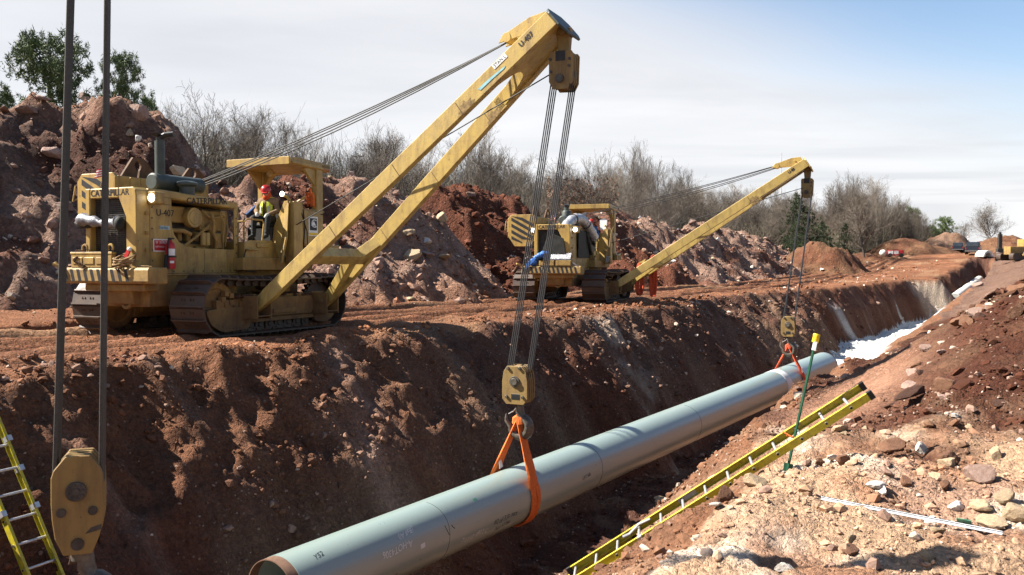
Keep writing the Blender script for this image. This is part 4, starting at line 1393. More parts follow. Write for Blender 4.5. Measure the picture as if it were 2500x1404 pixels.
    t_.tube([(3.0, -1.24, 1.50), (3.16, -1.30, 1.56), (3.22, -1.42, 1.60), (3.12, -1.48, 1.62)], 0.035, 8)
    t_.build('tow_eye', Y, bp, smooth=True)
    wb = MB()
    if first:
        wb.rng((2.97, 3.08), (-1.08, 0.10), (1.535, 1.84))
        for y in (-1.02, -0.68, -0.34):
            wb.rng((3.08, 3.095), (y, y + 0.28), (1.60, 1.74))
        wb.rng((2.97, 3.09), (-1.1, 0.12), (1.80, 1.85))
        eyes = ((-0.72, 1.85), (0.02, 1.85))
    else:
        for y0 in (-0.55, 0.13):
            wb.rng((2.97, 3.12), (y0, y0 + 0.62), (1.535, 1.74))
            for k in range(4):
                wb.rng((3.12, 3.132), (y0 + 0.02, y0 + 0.6), (1.555 + k * 0.047, 1.585 + k * 0.047))
        eyes = ((-0.30, 1.74), (0.22, 1.74))
    wt = wb.build('bumper_weight', Y, root, bevel=0.012)
    for y, z in eyes:
        r_ = MB(); ring(r_, (3.03, y, z + 0.08), (0, 1, 0), (0, 0, 1), 0.07, 0.025, -0.6, math.pi + 0.6, 12)
        r_.build('lifting_eye', Y, wt, smooth=True)
    # --- counterweight hung on the far side
    cw = MB()
    ys, z0, z1 = -2.28, 2.32, 3.62
    outl = [(ys + 0.30, z0), (ys + 0.95, z0), (ys + 1.2, z0 + 0.3), (ys + 1.2, z1 - 0.1), (ys + 1.1, z1), (ys + 0.14, z1), (ys, z1 - 0.16), (ys, z0 + 0.42)]
    cw.prism(YZ(outl, 1.84), (0.10, 0, 0))
    c0 = cw.build('counterweight', Y, root, bevel=0.015)
    s_ = MB()
    for i in range(5):
        z = z0 + 0.28 + i * 0.25
        p = [(ys + 0.1 + 0.05, z + 0.16), (ys + 0.1 + 0.05, z + 0.02), (ys + 0.62, z - 0.24), (ys + 0.62, z - 0.10)]
        p = [(q[0], min(max(q[1], z0 + 0.12), z1 - 0.06)) for q in p]
        s_.add(YZ(p, 1.9425), [(0, 1, 2, 3)])
        p = [(ys + 0.62, z - 0.10), (ys + 0.62, z - 0.24), (ys + 1.12, z - 0.52), (ys + 1.12, z - 0.38)]
        p = [(q[0], min(max(q[1], z0 + 0.25), z1 - 0.06)) for q in p]
        if max(q[1] for q in p) - min(q[1] for q in p) > 0.1:
            s_.add(YZ(p, 1.9425), [(0, 1, 2, 3)])
    s_.build('warning_stripes', 'black_paint', c0)
    r_ = MB(); r_.rng((1.6, 1.72), (ys - 0.12, ys), (z0 + 0.6, z1 - 0.25)); r_.tube([(1.90, ys - 0.1, z1 - 0.25), (1.96, ys - 0.12, 3.0), (1.90, ys - 0.06, z0 + 0.75)], 0.018, 6)
    r_.build('counterweight_arm', Y, c0, bevel=0.01)
    xx = 1.82
    for k in range(9):
        sl = MB(); wdt = 0.30 if k else 0.34
        sl.prism(YZ([(ys + 0.06, z0 + 0.42), (ys + 0.3, z0 + 0.06), (ys + 0.95, z0 + 0.06), (ys + 1.14, z0 + 0.3), (ys + 1.14, z1 - 0.06 - 0.01 * (k % 2)), (ys + 0.14, z1 - 0.05 - 0.012 * (k % 2))], xx - wdt), (wdt - 0.012, 0, 0))
        sl.build('weight_slab', Y, c0, bevel=0.015)
        xx -= wdt
    for x, ht in ((0.95, 0.42), (-0.75, 0.34)):
        lg = MB()
        lug = [(x - 0.55, z1), (x - 0.1, z1 + ht), (x + 0.22, z1 + ht), (x + 0.55, z1)]
        hole_c, hr = (x + 0.08, z1 + 0.24), 0.09
        inner = [(hole_c[0] + hr * math.cos(t * 2 * math.pi / 12), hole_c[1] + 1.4 * hr * math.sin(t * 2 * math.pi / 12)) for t in range(12)]
        # outline with a slot cut in from below
        poly = [(x - 0.55, z1 - 0.03), (x - 0.1, z1 + ht), (x + 0.22, z1 + ht), (x + 0.55, z1 - 0.03), (x + 0.12, z1 - 0.03)] + [inner[(9 + q) % 12] for q in range(0, 12)] + [(x + 0.06, z1 - 0.03)]
        lg.prism(XZ(poly, -1.45), (0, 0.06, 0))
        lg.build('lifting_lug', 'rust_paint', c0)
    # --- winch frame behind the hood
    wf = MB()
    wf.prism(XZ([(0.75, 2.7), (0.75, 3.05), (0.25, 3.35), (-0.05, 3.35), (-0.3, 2.9), (-0.3, 1.7), (0.4, 1.7)], -1.15), (0, 0.10, 0))
    wf.prism(XZ([(0.75, 2.7), (0.75, 3.05), (0.25, 3.35), (-0.05, 3.35), (-0.3, 2.9), (-0.3, 1.7), (0.4, 1.7)], -0.62), (0, 0.10, 0))
    wf.rng((-0.3, 0.6), (-1.05, -0.62), (2.5, 2.75)); wf.rng((-0.2, 0.1), (-1.0, -0.66), (3.0, 3.28))
    wf.prism(XZ([(0.8, 3.08), (0.0, 2.95), (-0.35, 2.7), (0.5, 2.7)], -0.50), (0, 0.5, 0))
    wf.rng((-0.9, -0.25), (-1.1, -0.55), (1.8, 2.9))
    wo_ = wf.build('winch_frame', Y, root, bevel=0.012)
    for z, r in ((3.2, 0.17), (2.3, 0.24)):
        d_ = MB(); d_.lathe([(0.0, -0.2), (r + 0.05, -0.2), (r + 0.05, -0.17), (r - 0.02, -0.16), (r - 0.02, 0.16), (r + 0.05, 0.17), (r + 0.05, 0.2), (0.0, 0.2)], (0.1, -0.83, z), (0, 1, 0), 16)
        d_.build('winch_drum', 'dark_steel', wo_, smooth=True)
    # --- operator's station
    dk = MB()
    dk.rng((-2.5, 0.0), (-0.9, 0.80), (1.75, 2.12))
    dk.prism(XZ([(0.05, 1.46), (0.05, 2.10), (-0.18, 2.16), (-0.92, 2.16), (-0.95, 1.50)], 0.80), (0, 0.05, 0))
    for z in (1.72, 1.92):
        dk.rng((-0.35, 0.02), (0.85, 0.95), (z, z + 0.03))
    dk.rng((-0.75, -0.35), (0.85, 0.885), (1.99, 2.10))
    dk.rng((-2.95, -2.2), (0.2, 1.32), (1.78, 2.0)); dk.prism([(-2.95, 1.32, 1.78), (-2.3, 1.32, 1.78), (-2.2, 1.32, 2.0), (-2.95, 1.32, 2.1)], (0, -0.06, 0))
    dk.prism(YZ([(0.3, 2.0), (1.25, 2.0), (1.1, 2.35), (0.5, 2.35)], -2.6), (0.25, 0, 0))
    dk.build('operator_deck', Y, root, bevel=0.012)
    se = MB(); se.rng((-1.75, -1.05), (-0.05, 0.70), (2.12, 2.50)); 
    se.build('seat_base', 'black_paint', root, bevel=0.03)
    se = MB(); se.rng((-1.70, -1.02), (0.0, 0.66), (2.50, 2.60)); se.rng((-1.88, -1.74), (0.0, 0.66), (2.55, 3.1))
    se.build('seat', 'black_rubber', root, bevel=0.04)
    cs = MB()
    cs.prism([(-1.22, 0.98, 1.62), (-1.22, 0.98, 3.10), (-1.22, 1.26, 3.12), (-1.22, 1.26, 1.62)], (-0.34, 0, 0))
    cs.build('control_console', Y, root, bevel=0.015)
    gp = MB(); A_, B_, C_ = Vector((-1.17, 1.14, 3.14)), Vector((-1.13, 0.58, 2.24)), Vector((-0.97, 1.08, 1.64))
    D_ = Vector((-1.05, 1.17, 2.2)); E_ = Vector((-1.17, 1.0, 3.12))
    gp.prism([E_, B_, C_, D_, A_], (-0.03, 0, 0.0))
    gp.build('guard_plate', Y, root)
    sp = MB(); sp.prism([(-0.90, 1.085, 1.62), (-1.0, 1.16, 2.25), (-1.06, 1.16, 2.25), (-0.98, 1.085, 1.62)], (0, 0.03, 0))
    sp.build('guard_rib', Y, root)
    lv = MB()
    lv.tube([(-1.3, 1.1, 3.1), (-1.22, 1.06, 3.22), (-1.12, 1.0, 3.28)], 0.035, 8); lv.tube([(-1.45, 1.16, 3.1), (-1.5, 1.3, 3.2), (-1.52, 1.36, 3.24)], 0.03, 8)
    if first:
        lv.tube([(-0.35, 0.3, 2.1), (-0.35, 0.3, 2.9), (-0.33, 0.28, 3.0)], 0.018, 6)
    c1 = lv.build('control_levers', Y, root, smooth=True)
    if first:
        wl = MB(); wl.lathe([(0, 0.03), (0.05, 0.02), (0.065, 0.0)], (-1.10, 1.0, 3.29), (1, 0, 0.1), 12); wl.build('work_lamp', 'lamp_lens', c1, smooth=True)
    hr_ = MB()
    hr_.tube([(-0.2, 0.62, 2.12), (-0.2, 0.62, 2.58), (-0.28, 0.66, 2.66), (-0.62, 0.80, 2.64), (-0.68, 0.80, 2.56), (-0.62, 0.8, 2.16)], 0.022, 6)
    hr_.tube([(-0.2, 0.3, 2.12), (-0.2, 0.3, 2.6), (-0.2, 0.6, 2.6)], 0.022, 6)
    hr_.build('hand_rail', Y, root, smooth=True)
    ft = MB(); ft.rng((-2.35, -1.62), (0.55, 1.22), (2.05, 2.96))
    tk = ft.build('fuel_tank', Y, root, bevel=0.05)
    if first:
        pl = MB(); pl.rng((-2.18, -1.82), (1.221, 1.228), (2.30, 2.78)); pp = pl.build('emblem_plate', 'white_paint', tk)
        q = MB(); q.rng((-2.14, -1.86), (1.228, 1.231), (2.44, 2.74)); q.build('emblem_square', 'black_paint', pp)
        lettering('C', 0.30, (-2.02, 1.2335, 2.60), (-1, 0, 0), (0, 0, 1), 'white_paint', pp, 'emblem', bold=0.008)
        q = MB(); q.prism([(-1.90, 1.2325, 2.56), (-2.02, 1.2325, 2.67), (-2.10, 1.2325, 2.56)], (0, 0.002, 0)); q.build('emblem_wedge', 'white_paint', pp)
        q = MB(); q.rng((-2.16, -1.84), (1.228, 1.231), (2.32, 2.38)); q.build('emblem_band', 'cap_yellow', pp)
    # --- canopy on two posts
    for y, sg_ in ((-0.62, 1), (1.10, -1)):
        cp = MB()
        cp.rng((-2.46, -2.20), (y - 0.09, y + 0.09), (1.9, 4.02))
        ps = cp.build('canopy_post', Y, root, bevel=0.02)
        a0 = y + sg_ * 0.09
        br = MB(); br.prism(YZ([(a0, 3.45), (a0, 3.98), (a0 + sg_ * 0.42, 3.98), (a0 + sg_ * 0.16, 3.84), (a0 + sg_ * 0.05, 3.68)], -2.42), (0.16, 0, 0)); br.build('canopy_gusset', Y, ps)
        br = MB(); br.prism(XZ([(-2.2, 3.55), (-2.2, 3.98), (-1.75, 3.98)], y - 0.04), (0, 0.08, 0)); br.build('canopy_gusset', Y, ps)
    rf = MB()
    rf.prism(XZ([(-2.75, 3.94), (-2.75, 4.14), (-1.45, 4.20), (-1.15, 4.16), (-1.15, 4.02), (-1.5, 4.0)], -0.75), (0, 1.95, 0))
    rf.prism(XZ([(-2.7, 3.96), (-1.2, 4.03), (-1.2, 4.10), (-2.7, 4.10)], 1.2), (0, 0.03, 0))
    cn_ = rf.build('canopy_roof', Y, root, bevel=0.02)
    rim = MB(); rim.rng((-1.15, -1.12), (-0.75, 1.20), (4.0, 4.19)); rim.build('canopy_visor', Y, cn_, bevel=0.01)
    if first:
        lettering('WEAVER', 0.115, (-2.52, 1.2335, 4.055), (-1, 0, 0.02), (0.02, 0, 1), 'black_paint', cn_, squash=0.72)
        q = MB(); q.prism([(-2.36, 1.2325, 3.985), (-2.66, 1.2325, 3.975), (-2.66, 1.2325, 4.0)], (0, 0.003, 0)); q.build('lettering_underline', 'red_paint', cn_)
        mr_ = MB(); mr_.lathe([(0, 0.03), (0.09, 0.03), (0.10, 0.0), (0, 0.0)], (-1.72, 0.12, 3.88), (1, 0.2, 0), 14); mr_.cyl((-1.74, 0.12, 3.9), (-1.74, 0.12, 4.02), 0.015, n=6); mr_.build('cab_lamp', Y, cn_, smooth=True)
    # --- small fittings: seams, hinges, bolts, hoses
    for sd_ in ('panel',):
        q = MB()
        for x in (2.02, 1.1, 0.4): q.rng((x - 0.004, x + 0.004), (0.6555, 0.6575), (1.38, 1.92 if x < 2 else 2.4))
        q.rng((0.06, 2.58), (0.6555, 0.6575), (1.40, 1.408)); q.rng((2.05, 2.58), (0.6555, 0.6575), (2.84, 2.848))
        q.build('panel_seam', 'black_paint', root)
        q = MB()
        for x, z in [(2.55, 1.45 + 0.22 * k) for k in range(7)] + [(0.1, 1.45 + 0.2 * k) for k in range(7)] + [(0.3 + 0.28 * k, 1.45) for k in range(7)]:
            q.cyl((x, 0.655, z), (x, 0.668, z), 0.016, n=6)
        tag(q.build('panel_bolts', 'dark_steel', root), kind='stuff')
    q = MB()
    q.tube([(0.0, 0.86, 1.95), (0.1, 0.88, 1.75), (0.16, 0.86, 1.55), (0.05, 0.9, 1.44), (-0.3, 0.9, 1.42)], 0.014, 6)
    q.tube([(-1.58, 1.24, 2.95), (-1.62, 1.27, 2.5), (-1.56, 1.27, 2.1), (-1.62, 1.25, 1.8)], 0.016, 6)
    q.tube([(-1.5, 1.26, 2.85), (-1.66, 1.3, 2.4), (-1.7, 1.29, 1.9), (-1.6, 1.3, 1.7)], 0.012, 6)
    q.build('hydraulic_hose', 'black_rubber', root, smooth=True)
    q = MB()
    for z in (1.85, 2.2, 2.6): q.rng((2.66, 2.74), (0.655, 0.70), (z, z + 0.07))
    q.build('guard_hinge', 'low_paint', root)
    q = MB(); r5 = np.random.default_rng(4)
    for k in range(46):
        x = r5.uniform(-1.4, 1.6); q.sphere((x, 1.44 + r5.uniform(-.25, .33), 0.90 + r5.uniform(-.04, .03)), (r5.uniform(.04, .14), r5.uniform(.04, .1), r5.uniform(.02, .06)), 7, 5)
    tag(q.build('caked_mud', 'mud', root), kind='stuff')
    # --- boom foot brackets on the track frame
    for x in (0.90, -1.52):
        fb = MB()
        fb.rng((x - 0.24, x - 0.20), (1.72, 2.16), (0.42, 0.92)); fb.rng((x + 0.20, x + 0.24), (1.72, 2.16), (0.42, 0.92))
        fb.rng((x - 0.24, x + 0.24), (1.68, 1.72), (0.42, 0.95)); fb.prism([(x - 0.24, 1.72, 0.42), (x + 0.24, 1.72, 0.42), (x + 0.24, 2.16, 0.50), (x - 0.24, 2.16, 0.50)], (0, 0, -0.03))
        fb.cyl((x - 0.27, 1.98, 0.72), (x + 0.27, 1.98, 0.72), 0.06, n=12)
        fb.build('boom_bracket', 'low_paint', root, bevel=0.008)
    # --- boom: an A frame hinged at the brackets
    piv = Vector((-0.31, 1.98, 0.72))
    tip = Vector((-0.31, 1.98 + boom_h, boom_z))
    L_ = (tip - piv).length
    bd = (tip - piv).normalized(); bnrm = Vector((1, 0, 0)).cross(bd).normalized()
    if bnrm.z < 0: bnrm = -bnrm
    Xd = Vector((1, 0, 0))
    def BP(s, f, n): return piv + bd * s + Xd * f + bnrm * n
    boom = MB()
    def beam(f0, f1, s0, s1, wd, dp):
        vs_ = []
        for s, f, d in ((s0, f0, dp * 0.55), (s0 + 0.5, None, dp * 0.9), (s1 * 0.5, None, dp), (s1, f1, dp)):
            f = f0 + (f1 - f0) * (s - s0) / (s1 - s0) if f is None else f
            vs_ += [BP(s, f - wd / 2, -d / 2), BP(s, f + wd / 2, -d / 2), BP(s, f + wd / 2, d / 2), BP(s, f - wd / 2, d / 2)]
        fs = [(0, 1, 2, 3), (12, 13, 14, 15)]
        for i in range(3):
            for j in range(4):
                fs.append((i * 4 + j, i * 4 + (j + 1) % 4, i * 4 + 4 + (j + 1) % 4, i * 4 + 4 + j))
        boom.add(vs_, fs)
    beam(1.21, 0.40, -0.15, L_, 0.17, 0.34)
    boom_o = boom.build('boom_leg', 'boom_paint', root, bevel=0.012)
    boom = MB(); beam(-1.21, -0.40, -0.15, L_, 0.17, 0.34)
    boom_r = boom.build('boom_leg', 'boom_paint', root, bevel=0.012)
    hw = lambda s: 1.21 - (1.21 - 0.40) * (s + 0.15) / (L_ + 0.15) - 0.087
    web = MB()
    s_c = L_ - 1.9
    arc = [BP(L_ - 1.2 - 0.8 * abs(t) ** 2.6, hw(L_ - 1.2 - 0.8 * abs(t) ** 2.6) * t, 0) for t in np.linspace(-1, 1, 15)]
    outl_ = [BP(s_c - 0.25, -hw(s_c - 0.25), 0)] + arc + [BP(s_c - 0.25, hw(s_c - 0.25), 0), BP(L_, hw(L_), 0), BP(L_, -hw(L_), 0)]
    web.prism([p - bnrm * 0.12 for p in outl_], bnrm * 0.24)
    hdp = web.build('boom_head', 'boom_paint', root)
    cap = MB()
    oc = [(-0.52, 0.10), (-0.34, 0.26), (0.34, 0.26), (0.52, 0.10), (0.52, -0.22), (0.34, -0.38), (-0.34, -0.38), (-0.52, -0.22)]
    cap.prism([BP(L_ + 0.003, f, n) for f, n in oc], bd * 0.05)
    cap.build('boom_end_plate', 'grey_paint' if first else 'boom_paint', hdp, bevel=0.008)
    cm = MB()
    sq = 1.62
    w0 = hw(sq)
    for s0 in (sq,):
        p = [BP(s0 - 0.14, -w0, -0.12), BP(s0 + 0.14, -w0, -0.12), BP(s0 + 0.14, -w0, 0.12), BP(s0 - 0.14, -w0, 0.12)]
        cm.prism(p, Xd * (2 * w0))
    p = [BP(sq - 0.02, -w0 - 0.02, -0.13), BP(sq + 0.70, -w0 - 0.02, -0.13), BP(sq, -w0 + 0.35, -0.13)]
    cm.prism(p, bnrm * 0.26)
    p = [BP(sq - 0.15, -0.75, -0.1), BP(sq - 0.15, -0.5, -0.1), BP(0.35, -1.0, -0.1), BP(0.35, -1.25, -0.1)]
    cm.prism(p, bnrm * 0.2)
    cm.build('boom_cross_member', 'boom_paint', root, bevel=0.01)
    dn_ = MB(); dn_.prism([BP(0.95, -1.16, 0.21), BP(1.25, -1.12, 0.30), BP(1.05, -1.12, 0.36), BP(1.25, -1.1, 0.5), BP(0.85, -1.16, 0.55)], Xd * 0.03)
    dn_.build('boom_stop', 'boom_paint', root)
    no = 'U-407' if first else 'U-40'
    fdir = (BP(L_, 0.40, 0) - BP(-0.15, 1.21, 0)).normalized()
    lettering(no, 0.15, BP(L_ - 0.62, 0.40 + 0.091 + (0.62 * 0.81 / (L_ + 0.15)), 0.04), fdir, bnrm, 'black_paint', boom_o, squash=0.9, bold=0.008)
    if first:
        fl_ = lambda s: 1.21 - (1.21 - 0.40) * (s + 0.15) / (L_ + 0.15) + 0.0885
        q = MB(); q.prism([BP(L_ - 1.45, fl_(L_ - 1.45), 0.05), BP(L_ - 1.10, fl_(L_ - 1.10), 0.05), BP(L_ - 1.10, fl_(L_ - 1.10), 0.15), BP(L_ - 1.45, fl_(L_ - 1.45), 0.15)], Xd * 0.003)
        tp = q.build('name_tape', 'white_paint', boom_o)
        lettering('STAN L', 0.10, BP(L_ - 1.275, fl_(L_ - 1.275) + 0.0055, 0.10), fdir, bnrm, 'black_paint', tp, squash=0.9)
        q = MB(); q.prism([BP(L_ - 1.92, fl_(L_ - 1.92), -0.06), BP(L_ - 1.6, fl_(L_ - 1.6), -0.065), BP(L_ - 1.30, fl_(L_ - 1.30), -0.08), BP(L_ - 1.24, fl_(L_ - 1.24), -0.055), BP(L_ - 1.6, fl_(L_ - 1.6), -0.015), BP(L_ - 1.95, fl_(L_ - 1.95), 0.0)], Xd * 0.003)
        q.build('paint_mark', 'paint_stroke', boom_o)
    for o_, sg in ((boom_o, 1), (boom_r, -1)):
        q = MB()
        for s in (0.50 * L_, 0.28 * L_, 0.71 * L_):
            fx_ = sg * (1.21 - 0.81 * (s + 0.15) / (L_ + 0.15)) + 0.0865
            q.prism([BP(s, fx_, -0.16), BP(s + 0.012, fx_, -0.16), BP(s + 0.03, fx_, 0.13), BP(s + 0.018, fx_, 0.13)], Xd * 0.003)
        q.build('weld_seam', 'rust_paint', o_)
        q = MB()
        fx_ = sg * (1.21 - 0.81 * 0.72) + 0.086
        jag = [(0.0, -0.155), (0.16, -0.165), (0.40, -0.155), (0.46, -0.10), (0.38, -0.07), (0.42, -0.02), (0.30, -0.03), (0.27, 0.05), (0.20, -0.01), (0.14, 0.01), (0.10, -0.08), (0.03, -0.09)]
        q.prism([BP(L_ * 0.70 + a_, sg * (1.21 - 0.81 * (L_ * 0.70 + a_ + 0.15) / (L_ + 0.15)) + 0.0862, b_) for a_, b_ in jag], Xd * 0.002)
        q.build('scuffed_paint', 'scuff', o_)
    # upper sheave bracket for the boom lines
    ub = MB()
    for f in (-0.16, 0.16):
        ub.prism([BP(L_ - 0.05, f, 0.2), BP(L_ - 0.05, f, 0.34), BP(L_ - 0.35, f, 0.50), BP(L_ - 1.0, f, 0.66), BP(L_ - 1.15, f, 0.60), BP(L_ - 0.9, f, 0.46), BP(L_ - 0.45, f, 0.2)], Xd * 0.03)
    ub.cyl(BP(L_ - 0.95, -0.2, 0.56), BP(L_ - 0.95, 0.2, 0.56), 0.10, n=12); ub.cyl(BP(L_ - 0.3, -0.22, 0.33), BP(L_ - 0.3, 0.22, 0.33), 0.04, n=8)
    ub.build('boom_line_bracket', 'boom_paint', root, bevel=0.006)
    # boom lines from winch to bracket
    src = Vector((0.15, -0.83, 3.37))
    for k, (oy, oz) in enumerate(((-0.16, 0.05), (-0.10, 0.03), (0.08, -0.02), (0.14, -0.05))):
        p0 = src + Vector((oy * 0.8, oy, oz * 1.5)); p1 = BP(L_ - 1.0, oy, 0.56 + oz * 1.4)
        pts = [p0.lerp(p1, t) - Vector((0, 0, 0.10 * 4 * t * (1 - t) * (1 + 0.3 * k))) for t in np.linspace(0, 1, 9)]
        c_ = MB(); c_.tube(pts, 0.0145, 6); c_.build('boom_line', 'wire_rope', root, smooth=True)
    # top block hanging under the boom head
    tb = BP(L_ - 0.15, 0.0, -0.30)
    return root, boom_o, tb, BP, L_

simple('mud', (0.085, 0.045, 0.028), 0.95, 0, 0.35, 9, 0.1, 0.8)
simple('scuff', (0.24, 0.16, 0.065), 0.8, 0, 0.6, 14)
simple('rust_paint', (0.10, 0.055, 0.03), 0.8, 0, 0.3)

def block_plate(w_, h_, kind):
    if kind == 'top':
        return [(-0.5 * w_, 0.28 * h_), (-0.5 * w_, 0.44 * h_), (-0.42 * w_, 0.5 * h_), (0.42 * w_, 0.5 * h_), (0.5 * w_, 0.42 * h_), (0.46 * w_, -0.30 * h_), (0.30 * w_, -0.5 * h_), (-0.34 * w_, -0.48 * h_), (-0.5 * w_, -0.28 * h_)]
    return [(-0.30 * w_, 0.5 * h_), (0.30 * w_, 0.5 * h_), (0.44 * w_, 0.36 * h_), (0.5 * w_, 0.10 * h_), (0.5 * w_, -0.36 * h_), (0.34 * w_, -0.5 * h_), (-0.34 * w_, -0.5 * h_), (-0.5 * w_, -0.36 * h_), (-0.5 * w_, 0.1 * h_), (-0.44 * w_, 0.36 * h_)]

def hook_geo(mb, c, X, Z, Yv, s=1.0):
    """a hook with two prongs: c below the block, X across, Z up, Yv thickness direction"""
    c = Vector(c)
    pr = []
    for i in range(17):
        a = math.pi * 0.62 - i / 16.0 * math.pi * 1.62
        rr = 0.17 * s
        p = c + Z * (-0.34 * s) + X * (rr * math.cos(a)) + Z * (rr * math.sin(a))
        pr.append((p, s * (0.055 + 0.035 * math.sin(i / 16 * math.pi))))
    pts = [c + Z * 0.02 * s, c + Z * (-0.10 * s) + X * 0.01] + [p for p, r in pr[2:]]
    # point of the hook turns up
    pts.append(c + Z * (-0.25 * s) - X * (0.24 * s)); pts.append(c + Z * (-0.15 * s) - X * (0.235 * s))
    rad = [0.07 * s, 0.075 * s] + [r for p, r in pr[2:]] + [0.045 * s, 0.02 * s]
    mb.tube(pts, rad, 10, flat=0.62)

def make_block(name, center, X, label, kind='hook', mat='block_paint', w_=0.50, h_=0.72, dep=0.34, lines=8, group=None, parent=None, big_hook=True):
    """sheave block: X = horizontal direction across its face; parts are built in its own frame (x across, y deep, z up)"""
    X = Vector(X).normalized()
    rz = math.atan2(X.y, X.x)
    root = empty(name, center, rz, label, 'hook block' if parent is None else None, group) if parent is None else None
    if parent is not None:
        root = MB()
    pl = block_plate(w_, h_, kind)
    def plate(y, th):
        m_ = MB(); m_.prism([(x, y, z) for x, z in pl], (0, th, 0)); return m_
    return root, rz, pl

def build_hook_block(name, center, rz, label, group, mat, w_=0.50, h_=0.72, dep=0.36, nsh=4, style='near'):
    root = empty(name, center, rz, label, 'hook block', group)
    pl = block_plate(w_, h_, 'hook')
    n = nsh + 1
    for k in range(n):
        y = -dep / 2 + k * (dep - 0.03) / nsh
        m_ = MB()
        sc_ = 1.0 if k in (0, n - 1) else 0.97
        if style == 'near' :
            m_.prism([(x * sc_, y, z * sc_) for x, z in pl], (0, 0.03, 0))
        else:
            m_.prism([(x * sc_, y, z * sc_) for x, z in pl], (0, 0.03, 0))
        m_.build('cheek_plate', mat, root, bevel=0.006)
    for k in range(nsh):
        y = -dep / 2 + (k + 0.5) * (dep - 0.03) / nsh + 0.015
        s_ = MB(); r = w_ * 0.44
        s_.lathe([(0.03, -0.028), (r, -0.028), (r - 0.03, 0.0), (r, 0.028), (0.03, 0.028)], (0, y, h_ * 0.08), (0, 1, 0), 20)
        s_.build('sheave', 'dark_steel', root, smooth=True)
    p_ = MB()
    if style == 'near':
        p_.cyl((0, -dep / 2 - 0.05, h_ * 0.10), (0, dep / 2 + 0.05, h_ * 0.10), 0.065, n=14)
        p_.cyl((0, -dep / 2 - 0.02, h_ * 0.10), (0, -dep / 2, h_ * 0.10), 0.10, n=16)
        for x, z in ((-0.32 * w_, -0.30 * h_), (0.32 * w_, -0.30 * h_), (-0.26 * w_, 0.44 * h_), (0.2 * w_, 0.45 * h_)):
            p_.cyl((x, -dep / 2 - 0.03, z), (x, dep / 2 + 0.03, z), 0.03, n=8)
        p_.rng((-0.14 * w_, 0.20 * w_), (-dep / 2 - 0.004, -dep / 2 + 0.02), (-0.37 * h_, -0.22 * h_))
    pins = p_.build('pin', 'hook_steel' if style == 'near' else 'dark_steel', root, bevel=0.004)
    if style == 'near':
        q = MB(); q.rng((-0.13 * w_, 0.18 * w_), (-dep / 2 - 0.007, -dep / 2 - 0.004), (-0.36 * h_, -0.23 * h_)); q.build('slot', 'black_paint', root)
    hk = MB()
    hk.cyl((0, 0, -h_ * 0.42), (0, 0, -h_ * 0.60), 0.07, n=12)
    hook_geo(hk, Vector((0.02, 0, -h_ * 0.56)), Vector((1, 0, 0)), Vector((0, 0, 1)), Vector((0, 1, 0)), 1.15)
    ho = hk.build('hook', 'hook_steel', root, smooth=True)
    lt = MB(); lt.tube([(-0.02, 0.0, -h_ * 0.58), (-0.10, 0, -h_ * 0.72), (-0.20, 0, -h_ * 0.80)], 0.012, 6); lt.build('safety_latch', 'bare_steel', ho)
    return root

def hoist_lines(parent, top_c, top_rz, bot_c, bot_rz, wt, wb, dt, db, nl, rad, mat, to_local):
    """parallel falls of rope between two blocks: nl on each side"""
    Xt, Yt = Vector((math.cos(top_rz), math.sin(top_rz), 0)), Vector((-math.sin(top_rz), math.cos(top_rz), 0))
    Xb, Yb = Vector((math.cos(bot_rz), math.sin(bot_rz), 0)), Vector((-math.sin(bot_rz), math.cos(bot_rz), 0))
    for s in (-1, 1):
        for k in range(nl):
            f = (k + 0.5) / nl - 0.5
            p0 = top_c + Xt * (s * wt / 2) + Yt * (f * dt)
            p1 = bot_c + Xb * (s * wb / 2) + Yb * (f * db)
            c_ = MB(); c_.tube([to_local @ p0, to_local @ p0.lerp(p1, 0.5), to_local @ p1], rad, 6)
            c_.build('hoist_line', mat, parent, smooth=True)

